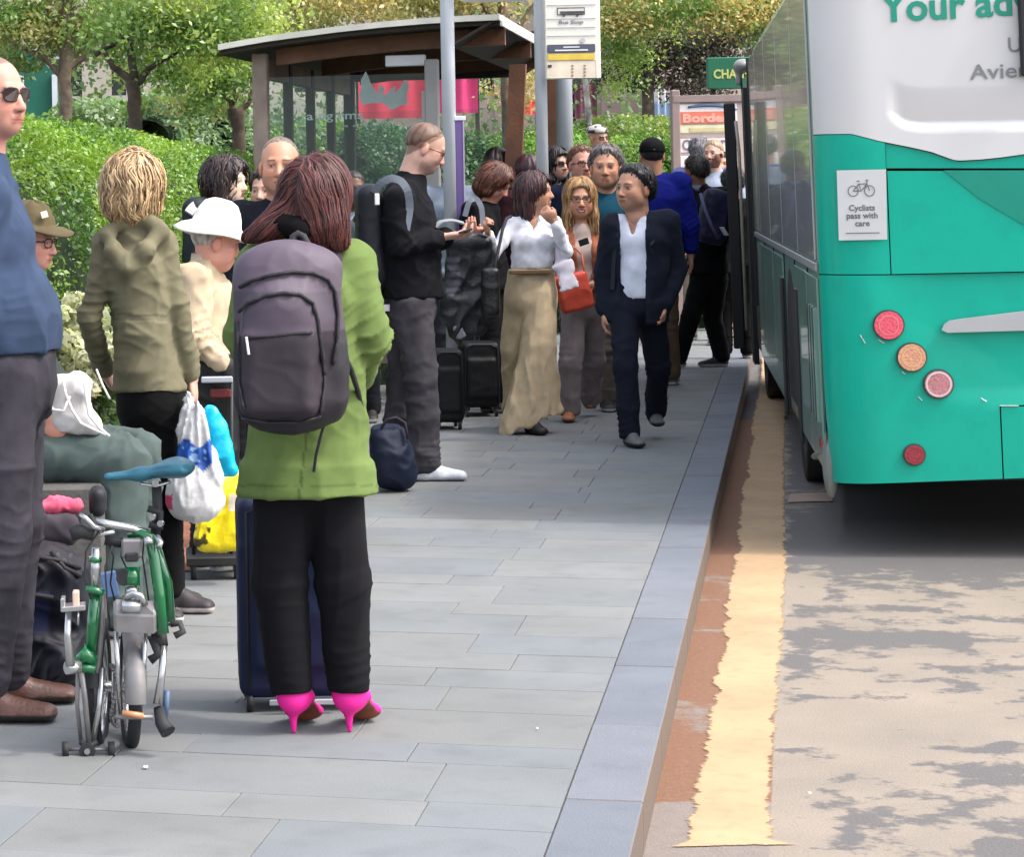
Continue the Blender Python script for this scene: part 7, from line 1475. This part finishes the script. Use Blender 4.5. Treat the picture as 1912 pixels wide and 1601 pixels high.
# 18..21
W18 = simple('dark haired woman in sunglasses and teal top in front of the lamp column', 19.3, (1040, 306), 165, 150, 58, 'fair', True, (24, 104, 132), (50, 50, 60), haircol=((46, 40, 40), (16, 12, 14)), hairk=dict(kind='full', th=.020, extra=LONG[:3], amp=.006, strands=300, slen=.08, sw=.006), tname='top_garment', topkw=dict(sleeve=.4, e=.008)); W18.glasses(lens=True)
M19 = simple('man with short reddish hair and spectacles between the sunglasses woman and the grey haired man', 18.6, (1086, 306), 178, 170, 64, 'pink', False, (40, 52, 84), (50, 52, 60), haircol=((150, 104, 76), (96, 62, 44)), hairk=dict(kind='short', th=.012, plane=(.060, .082, -.09, -.06)), tname='shirt'); M19.glasses(r=.003)
M20 = simple('grey haired stern man in teal T-shirt behind the blonde woman', 17.5, (1131, 312), 182, 192, 78, 'tan', False, (16, 78, 100), (120, 108, 98), haircol=((146, 136, 134), (96, 86, 84)), hairk=dict(kind='short', th=.016, plane=(.072, .072, -.09, -.07), amp=.005), tname='t_shirt', bodykw=dict(brow=lin((90, 74, 66), .6), stubble=.3), topkw=dict(sleeve=.6), j=dict(anR=(1132, 745, .05), anL=(1148, 742, .1), knR=(1126, 655, .0), knL=(1146, 655, .05)))
M21 = simple('person in sunglasses and pale cycling helmet far back by the hedge', 25.0, (1117, 258), 175, 150, 46, 'tan', False, (90, 110, 80), (60, 60, 66), tname='jacket', hr=-4); M21.glasses(lens=True, frame=(.08, .03, .03))
S = SDF(); S.ell(M21.HL(0, -.01, .062), np.array([.095, .12, .075])*M21.hs, M21.R); c_ = M21.HL(0, 0, .05); S.cut(lambda X, Y, Z, c=c_: -(Z-c[2])+0*X+0*Y); V, Q = S.mesh(.009, 1); mk('cycle_helmet', V, Q, fabric('nylon'), M21.root, col=np.where((vnoise(V*30) > .55)[:, None], lin((210, 206, 200), .75), np.array(lin((70, 64, 60), .7))))
# 22 cap
M22 = Person('man in black baseball cap and royal blue jumper seen from behind near the bus door', 19.7, (1217, 292), yaw=6, hyaw=2, hh=62, skin='tan', j=dict(shL=(1182, 345), shR=(1268, 342), nk=(1222, 328), elR=(1287, 420), wrR=(1290, 478, .05), elL=(1172, 425), anR=(1254, 695), anL=(1238, 705)))
M22.body(); M22.top(lin((18, 30, 134), .72), 'jumper', hem=.84, e=.03, hipw=.17, waist=.16, chest=.19, arm=.070, sleeve=.85, amp=.012, freq=(6, 6, 6)); M22.trousers(lin((120, 98, 80), .5)); M22.shoes(lin((90, 88, 90), .7), toeL=(.3, 1, 0), toeR=(.3, 1, 0)); ball_cap(M22, lin((20, 19, 22), .8), (176, 176, 180)); M22.hair(lin((60, 44, 38), .6), kind='buzz', th=.006)
# 23 pair beyond
M23 = simple('grey haired man in light blue shirt seen from behind below the notice board', 25.4, (1307, 281), 20, 25, 50, 'pink', False, (120, 130, 176), (196, 176, 160), haircol=((150, 146, 150), (100, 96, 100)), hairk=dict(kind='short', th=.010), tname='shirt')
M23b = simple('bearded sandy haired man in pale shirt below the notice board', 24.6, (1332, 286), 205, 215, 50, 'fair', False, (176, 186, 206), (196, 170, 150), haircol=((196, 166, 134), (150, 120, 90)), hairk=dict(kind='buzz', th=.006), bodykw=dict(beard=lin((120, 74, 56), .6)), tname='shirt', j=dict(knR=(1348, 560), knL=(1338, 560), anR=(1356, 622), anL=(1338, 628)), botk=dict(th=.10, kn=.085, an=.07))
# 24 striding man boarding
M24 = Person('dark haired man in black hooded jacket striding past the open bus door', 21.6, (1299, 318), yaw=330, hyaw=325, hh=54, skin='brown', j=dict(nk=(1306, 350), shL=(1288, 368), shR=(1350, 366), elR=(1366, 430), wrR=(1350, 480, .15), elL=(1288, 430), hpL=(1312, 520), hpR=(1336, 520), knL=(1290, 590, -.05), knR=(1330, 592, .05), anL=(1268, 662, .0), anR=(1347, 662, -.02)))
M24.body(); M24.top(lin((26, 28, 38), .6), 'jacket', hem=.78, e=.03, hipw=.17, waist=.16, chest=.18, arm=.064, amp=.014); collar(M24, lin((140, 146, 160), .65), gap=1.2, r=.085, h=.05, name='hood_lining'); M24.trousers(lin((14, 14, 18), .8), th=.095, kn=.070, an=.058); M24.shoes(lin((22, 22, 26), .7), sole=lin((206, 196, 196), .8), toeL=(-1, .2, 0), toeR=(-1, -.1, 0), ln=.29, names='trainer'); M24.hair(lin((52, 38, 36), .65), lin((26, 18, 18), .7), kind='short', th=.012)
S = SDF(); S.box(P(1334, 405, 21.25), (.12, .10, .22), rotm(0, 0, -14), .06, .04); root = empty('backpack', tuple(P(1338, 460, 21.3)), 'navy backpack slung on the man in the black hooded jacket', 'backpack'); cloth('bag_body', S, .013, fabric('nylon'), root, lin((30, 32, 82), .65), amp=.012); MB().tube([P(1308, 362, 21.2), P(1316, 390, 21.1), P(1330, 425, 21.08), P(1342, 446, 21.1)], .014, 8).build('strap', mat('lilac_webbing', lin((96, 92, 140), .6), rough=.7), root, smooth=True); MB().box(P(1352, 432, 21.12), (.02, 0, .0), (0, .01, 0), (-.02, 0, .035), ch=.004).build('reflective_tab', mat('pale_alloy'), root)
M25 = simple('person dressed all in black boarding beside the door edge', 22.6, (1369, 342), 10, 8, 52, 'brown', False, (14, 14, 16), (20, 20, 22), haircol=((22, 20, 22), (10, 10, 10)), hairk=dict(kind='short', th=.022))
M26 = simple('small dark haired passer-by behind the bearded man, only the head visible', 27.0, (1347, 306), 200, 190, 44, 'tan', False, (50, 60, 60), (60, 60, 60), haircol=((60, 64, 62), (30, 34, 34)), hairk=dict(kind='short', th=.012))
# luggage in the crowd
suitcase('large black wheeled suitcase nearest behind the man in grey jeans', 812, 868, 654, 790, 16.3, lin((22, 22, 28), .7), dep=.15, handle=False, group='black suitcases among the crowd')
suitcase('second black wheeled suitcase with silver handle beside the khaki trousers', 866, 936, 640, 762, 17.2, lin((18, 18, 24), .7), dep=.16, hy=.15, hx=.04, group='black suitcases among the crowd')
def leather_jacket():
    S = SDF(); d = 15.9
    for a, b, w0, w1 in (((870, 448), (868, 560), .10, .13), ((850, 470), (842, 590), .04, .05), ((905, 470), (908, 590), .06, .075), ((868, 560), (880, 620), .12, .10), ((845, 590), (858, 640), .035, .02)): S.seg(P(a[0], a[1], d), P(b[0], b[1], d), w0, w1, (1, 0, 0), .04, .035, k=.03)
    S.seg(P(846, 450, d-.02), P(906, 452, d-.02), .035, .04, k=.03)
    def col(V, C):
        px, py = topx(V); C = C.copy(); m = (px > 834) & (px < 858) & (py > 480) & (py < 560); C[m] = lin((74, 74, 86), .6); C[m & (np.sin(py*.45) > .3)] = lin((40, 40, 48), .6); return C
    root = empty('leather_jacket', tuple(P(872, 640, d)), 'black ribbed leather jacket draped over the arm of the auburn haired woman', 'jacket'); cloth('jacket_body', S, .010, fabric('leather'), root, lin((38, 38, 46), .7), amp=.022, freq=(8, 8, 4), colfn=col); V, Q = (lambda S2: S2.mesh(.01, 1))((lambda s: (s.seg(P(852, 610, d-.04), P(862, 630, d-.04), .030, .034, (1, 0, 0), .012, .012), s)[1])(SDF())); mk('pale_lining', V, Q, fabric('cloth'), root, col=lin((150, 150, 158), .65))
leather_jacket()
# ================================================================ rucksacks and bundles behind the bicycle
def bundles():
    d = 7.95; S = SDF(); S.box(P(88, 1150, d+.05), (.095, .14, .215), None, .07, .05); S.ell(P(60, 1070, d+.02), (.11, .14, .09), None, .05); S.ell(P(120, 1110, d), (.07, .1, .10), None, .04); S.ell(P(110, 1240, d-.02), (.08, .12, .07), None, .05); S.cut(lambda X, Y, Z: .004-Z+0*X+0*Y)
    def col(V, C): px, py = topx(V); C = C.copy(); C[py < 1065] = lin((40, 34, 42), .6); C[(px > 55) & (px < 92) & (py > 1105) & (py < 1180)] = lin((44, 52, 96), .6); return C
    root = empty('rucksack', tuple(P(90, 1290, d)*np.array([1, 1, 0])), 'large navy and black rucksack slumped behind the folding bicycle', 'bag'); cloth('bag_body', S, .009, fabric('nylon'), root, lin((22, 24, 46), .65), amp=.030, freq=(8, 8, 8), colfn=col)
    for pts in (((35, 1050), (70, 1040), (110, 1046), (150, 1060)), ((30, 1090), (60, 1110), (100, 1116)), ((96, 1030), (120, 1060), (150, 1075))): MB().tube([hit(S, x, y, d-.4, d+.2)-np.array([0, .012, 0]) for x, y in pts], .008, 7).build('compression_strap', mat('dark_webbing'), root, smooth=True)
    for x, y in ((108, 1036), (132, 1037), (120, 1047)): MB().disc(hit(S, x, y, d-.4, d+.2)-np.array([0, .01, 0]), (0, 1, 0), .007, .008, 10).build('buckle', mat('handle_alloy'), root)
    d = 8.2; S = SDF(); S.box(P(92, 985, d), (.095, .09, .050), None, .035, .03); root = empty('duffel_bag', tuple(P(92, 1020, d)), 'small grey fabric bag lying on top of the navy rucksack', 'bag'); cloth('bag_body', S, .009, fabric('cloth'), root, lin((98, 90, 100), .5), amp=.012, freq=(8, 8, 8))
    S = SDF(); S.seg(P(66, 950, d-.04), P(140, 948, d-.04), .020, .022, k=.02); S.seg(P(80, 944, d), P(130, 940, d+.02), .02, .02, k=.02); root = empty('pink_garment', tuple(P(103, 960, d-.04)), 'crumpled bright pink garment stuffed in the top of the grey bag', 'clothing'); cloth('garment', S, .007, fabric('cloth'), root, lin((240, 104, 132), .78), amp=.014, freq=(16, 16, 16))
    S = SDF(); S.box(P(182, 938, d), (.030, .05, .05), None, .03, .02); root = empty('pouch', tuple(P(182, 965, d)), 'dark grey padded pouch beside the pink garment', 'bag'); cloth('pouch_body', S, .008, fabric('nylon'), root, lin((58, 60, 66), .6), amp=.008)
    for a, b, c in (((100, 938), (112, 905), (120, 880)), ((115, 930), (104, 918), (98, 912))): pass
    b = MB(); b.box(P(205, 1092, 7.3), (.022, 0, .004), (0, .012, 0), (-.006, 0, .036), ch=.004); o = b.build('water_bottle_label', mat('pale_blue_print', lin((120, 150, 200), .7), rough=.4), label='pale blue patterned pouch clipped behind the bicycle stem', cat='pouch')
bundles()
# ================================================================ FOLDING BICYCLE
def bicycle():
    d = 7.05; g = P(180, 1413, d); g[2] = 0; root = empty('folding_bicycle', tuple(g), 'green folded bicycle with teal saddle standing on its rollers', 'bicycle')
    gr = mat('bicycle_green', lin((0, 110, 58), .75), rough=.2, noise=.05, coat=.8); ch = mat('polished_alloy', lin((206, 206, 206), .8), rough=.22, metal=.85, noise=.06, nscale=20); bk = mat('tyre_black', (.016, .016, .018), rough=.7, noise=.15); al = mat('dull_alloy', lin((150, 146, 146), .7), rough=.45, metal=.5, noise=.12, nscale=20); gum = mat('worn_tread', lin((84, 76, 72), .6), rough=.85, noise=.2, nscale=30)
    Q = lambda x, y, dd=0: P(x, y, d+dd)
    def T(nm, pts, r, m, n=10, par=None): 
        return MB().tube([Q(*p) for p in pts], r, n).build(nm, m, par or root, smooth=True)
    # wheels: axle runs mostly sideways, turned slightly
    def wheel(px, py, ddc, yawd, R_, nm, fender=True):
        c = Q(px, py, ddc); y = math.radians(yawd); ax = np.array([math.cos(y), math.sin(y), -.02]); ax = nrm(ax); f = nrm(np.cross(UP, ax)); u = np.cross(ax, f); w = bpy.data.objects.new('wheel', None); w.location = tuple(c-wloc(root)); link(w, root)
        e = lambda t: f*math.cos(t)+u*math.sin(t); ts = np.linspace(0, 2*math.pi, 49)[:-1]
        MB().tube([c+e(t)*(R_-.018) for t in ts], .0185, 10, closed=True).build('tyre', bk, w, smooth=True)
        b = MB(); V = []
        for t in ts:
            for r_, x in ((R_-.034, -.011), (R_-.030, .011), (R_-.044, .009), (R_-.048, -.009)): V.append(c+e(t)*r_+ax*x)
        n_ = len(ts); b.add(V, [(k*4+i, k*4+(i+1) % 4, ((k+1) % n_)*4+(i+1) % 4, ((k+1) % n_)*4+i) for k in range(n_) for i in range(4)]).build('rim', ch, w, smooth=True)
        for k in range(20):
            t = 2*math.pi*k/20; MB().tube([c+ax*(.024 if k % 2 else -.024)+e(t+.3)*.014, c+e(t)*(R_-.045)], .0011, 4).build('spoke', ch, w)
        MB().disc(c, ax, .016, .07, 14).build('hub', ch, w, smooth=True)
        return c, ax, f, u
    R_ = .172; c1, ax1, f1, u1 = wheel(243, 1284, .10, 6, R_, 'front'); c2, ax2, f2, u2 = wheel(186, 1282, .16, -5, R_, 'rear')
    # mudguard over the front wheel
    for (c, ax, f, u, a0, a1, m, wd, nm) in ((c1, ax1, f1, u1, .35*math.pi, 1.02*math.pi, al, .030, 'mudguard'), (c2, ax2, f2, u2, .35*math.pi, .95*math.pi, bk, .026, 'mudguard')):
        V = []; ts = np.linspace(a0, a1, 18)
        for t in ts:
            e_ = f*math.cos(t)+u*math.sin(t)
            for x, rr_ in ((-wd, R_+.004), (-wd*.8, R_+.016), (0, R_+.022), (wd*.8, R_+.016), (wd, R_+.004)): V.append(c+e_*rr_+ax*x)
        MB().add(V, [(k*5+i, k*5+i+1, (k+1)*5+i+1, (k+1)*5+i) for k in range(len(ts)-1) for i in range(4)]).build(nm, m, root, smooth=True)
    MB().box(Q(252, 1152, -.08), (.058, 0, -.004), (0, .012, .02), (0, 0, .030), ch=.008).build('mudguard_front', al, root)
    MB().prism([Q(214, 1176, -.09), Q(290, 1180, -.09), Q(286, 1146, -.09), Q(272, 1132, -.09), Q(234, 1130, -.09), Q(220, 1146, -.09)], (0, .03, 0)).build('mudguard_plate', al, root)
    # fork legs and stays
    T('fork_leg', [(216, 1180, -.06), (221, 1260, -.05), (226, 1338, -.04)], .0075, ch); T('fork_leg', [(272, 1180, -.06), (268, 1262, -.05), (262, 1338, -.04)], .0060, ch)
    T('fork_crown', [(228, 1132, -.08), (262, 1132, -.08)], .022, ch); T('brake_caliper', [(232, 1118, -.09), (248, 1108, -.10), (262, 1112, -.1), (272, 1130, -.09)], .009, ch)
    T('headset', [(247, 1095, -.06), (247, 1060, -.05)], .021, gr); T('headset_cup', [(247, 1112, -.07), (247, 1100, -.06)], .019, ch)
    T('front_reflector', [(228, 1332, -.09), (268, 1338, -.09)], .009, mat('amber_reflector', lin((206, 142, 96), .75), rough=.25, coat=.6)); T('reflector_bracket', [(214, 1340, -.08), (286, 1340, -.08)], .007, al)
    # main frame hinge arc and tubes
    T('main_tube', [(240, 1000, -.02), (262, 996, -.03), (280, 1004, -.05), (288, 1040, -.06), (298, 1110, -.07), (304, 1184, -.08)], [.011, .013, .015, .016, .016, .017], gr, 14)
    T('main_tube_rear', [(290, 1020, .03), (312, 1090, .05), (318, 1160, .06)], .015, gr, 12); T('hinge_clamp', [(276, 1004, -.09), (278, 1018, -.10)], .013, ch); T('hinge_lever', [(292, 1002, -.07), (300, 1014, -.08), (296, 1024, -.09)], .009, ch)
    T('seat_tube', [(178, 1112, -.04), (172, 1180, -.03), (168, 1232, -.02)], .0165, gr, 14); T('seat_post', [(180, 1024, -.05), (178, 1112, -.04)], .0135, ch, 14); T('seat_clamp', [(160, 1100, -.06), (178, 1103, -.06), (194, 1108, -.06)], .010, gr); T('clamp_collar', [(178, 1040, -.05), (178, 1050, -.05)], .018, gr)
    T('stem', [(192, 1108, -.02), (190, 1170, -.02), (182, 1250, -.01), (178, 1330, .0)], .009, al); T('chainstay', [(150, 1236, -.05), (158, 1300, -.05), (166, 1388, -.05)], .008, al); T('chainstay', [(192, 1248, -.02), (186, 1320, -.03), (172, 1392, -.04)], .008, ch); T('seatstay', [(146, 1232, -.02), (144, 1320, -.02), (152, 1392, -.02)], .006, al)
    T('frame_lug', [(142, 1238, -.05), (160, 1222, -.05), (178, 1236, -.05)], [.014, .024, .014], gr, 12); T('frame_lug', [(144, 1246, -.05), (178, 1250, -.05)], .014, gr)
    # cranks and pedals
    T('crank_arm', [(128, 1142, -.10), (126, 1190, -.10), (132, 1244, -.10)], [.008, .010, .014], ch, 12); MB().box(Q(142, 1118, -.10), (.009, 0, 0), (0, .02, 0), (0, 0, .021), ch=.003).build('pedal_reflector', mat('pale_amber_reflector', lin((226, 196, 176), .8), rough=.3), root)
    MB().box(Q(138, 1134, -.10), (.032, 0, .002), (0, .035, 0), (0, 0, .007), ch=.002).build('pedal', ch, root); MB().box(Q(118, 1128, -.10), (.006, 0, 0), (0, .03, 0), (0, 0, .018), ch=.002).build('pedal_cage', ch, root); T('pedal_axle', [(146, 1140, -.11), (146, 1168, -.11)], .003, ch)
    T('crank_boss', [(124, 1248, -.10), (148, 1246, -.08)], .018, ch, 14)
    T('crank_arm', [(306, 1206, -.05), (302, 1262, -.06), (294, 1316, -.07)], [.010, .010, .013], ch, 12); T('folded_handlebar', [(296, 1322, -.06), (302, 1350, -.08), (314, 1368, -.10)], [.014, .019, .022], bk, 14); T('bar_stem', [(312, 1290, -.02), (308, 1340, -.02)], .009, mat('slate_blue'), 8)
    T('crank_boss', [(286, 1196, -.04), (312, 1192, -.04)], .022, bk, 14); T('gear_shifter', [(284, 1190, -.05), (296, 1222, -.05), (280, 1234, -.05)], .013, bk); T('pedal', [(318, 1166, -.05), (336, 1164, -.05), (342, 1180, -.06), (326, 1188, -.06)], .010, mat('grey_rubber', lin((70, 66, 66), .7), rough=.7))
    b = MB(); c = Q(214, 1300, .05)
    for k in range(44): 
        t0 = 2*math.pi*k/44; b.box(c+np.array([.01*math.sin(t0*3), math.cos(t0)*.085, math.sin(t0)*.085]), (.004, 0, 0), (0, math.sin(t0)*-.0045, math.cos(t0)*.0045), (0, math.cos(t0)*.003, math.sin(t0)*.003))
    b.build('chain', al, root, kind='stuff'); MB().disc(c, (1, .05, 0), .078, .004, 40).build('chainring', al, root, smooth=True); MB().disc(Q(205, 1330, .02), (1, .05, 0), .03, .01, 18).build('tensioner_wheel', bk, root)
    # small rollers at the base
    for px in (122, 208): MB().disc(Q(px, 1400, -.05), (1, .1, 0), .021, .017, 20).build('roller', bk, root, smooth=True)
    T('roller_axle', [(122, 1400, -.05), (208, 1400, -.05)], .005, al); MB().disc(Q(163, 1404, -.06), (.1, 1, 0), .022, .016, 22).build('rear_hub_nut', bk, root); MB().disc(Q(163, 1404, -.075), (.1, 1, 0), .008, .010, 12).build('hub_bolt', ch, root)
    T('drop_out', [(150, 1385, -.05), (164, 1396, -.05), (182, 1386, -.05)], .008, bk)
    # handlebar, levers, grips
    T('handlebar', [(178, 974, -.04), (204, 980, -.04), (250, 988, -.03), (276, 996, -.02)], .0115, ch, 12); T('grip', [(132, 998, -.06), (152, 992, -.06), (172, 996, -.05)], .021, bk, 14); T('brake_lever', [(150, 962, -.07), (160, 968, -.08), (176, 984, -.08), (194, 990, -.06)], .007, ch); T('brake_lever_blade', [(168, 962, -.04), (176, 976, -.05), (184, 990, -.05)], .007, bk)
    T('grip', [(196, 1008, -.03), (216, 1012, -.03), (240, 1016, -.03)], .015, bk, 14); T('brake_lever', [(186, 1000, -.07), (200, 996, -.07), (214, 994, -.07)], .006, ch)
    for i, pts in enumerate((((196, 1000), (212, 1040), (206, 1090), (216, 1130)), ((230, 1004), (226, 1040), (240, 1070), (256, 1100)), ((270, 1000), (266, 1040), (272, 1080), (280, 1140), (284, 1190)), ((186, 990), (160, 1030), (158, 1080), (170, 1120)), ((210, 1020), (196, 1060), (200, 1120), (206, 1180)))):
        T('brake_cable', [(x, y, -.03-.01*i) for x, y in pts], .0026, bk, 6)
    MB().box(Q(246, 1024, -.06), (.028, 0, 0), (0, .02, 0), (0, 0, .026), ch=.006).build('luggage_block', al, root); MB().box(Q(246, 1040, -.07), (.018, 0, 0), (0, .02, 0), (0, 0, .012), ch=.004).build('block_catch', bk, root); MB().disc(Q(232, 1078, -.05), (0, 1, 0), .022, .04, 18).build('lamp_shell', bk, root)
    # saddle and post
    S = SDF(); S.seg(Q(200, 891, -.01), Q(262, 886, .0), .014, .022, (0, 1, 0), .011, .015, k=.02); S.seg(Q(262, 886, 0), Q(332, 874, .01), .022, .080, (0, 1, 0), .014, .022, k=.03); S.ell(Q(336, 872, .01), (.042, .085, .020), None, .03)
    cloth('saddle', S, .006, mat('saddle_vinyl', attr=True, rough=.4, noise=.08, nscale=10, bump=.15), root, lin((46, 118, 140), .65), amp=.0)
    T('saddle_rail', [(262, 904, -.01), (290, 908, 0), (318, 900, .01)], .005, ch); T('saddle_post', [(292, 900, .02), (294, 950, .02), (290, 1000, .01)], .014, bk, 12); MB().disc(Q(290, 902, -.03), (0, 1, 0), .010, .01, 12).build('saddle_bolt', ch, root)
    for x, y in ((285, 966), (300, 978), (292, 1014)): MB().disc(Q(x, y, -.05), (.3, 1, 0), .009, .012, 10).build('bolt_head', ch, root)
    T('bottle_cage', [(276, 950, -.01), (300, 958, -.01), (300, 985, -.01), (278, 980, -.01)], .010, bk)
bicycle()
# litter
for x, y, r in ((272, 1434, .006), (1003, 1362, .003), (1512, 1483, .004)):
    c = G(x, y, 0.004 if x < 1100 else RZ+.01); MB().box(c+UP*.002, (r, 0, 0), (0, r*1.3, 0), (0, 0, .002), ch=.0008).build('paper_scrap', mat('white_plastic'), label={272: 'white scrap of litter on the pavement in front of the bicycle', 1003: 'tiny pale crumb of litter on the paving by the kerb', 1512: 'white speck of litter on the worn road'}[x], cat='litter')
print('objects', len(bpy.data.objects), 'tris', sum(sum(len(p.vertices)-2 for p in m.polygons) if len(m.polygons) < 200 else 2*len(m.polygons) for m in bpy.data.meshes))
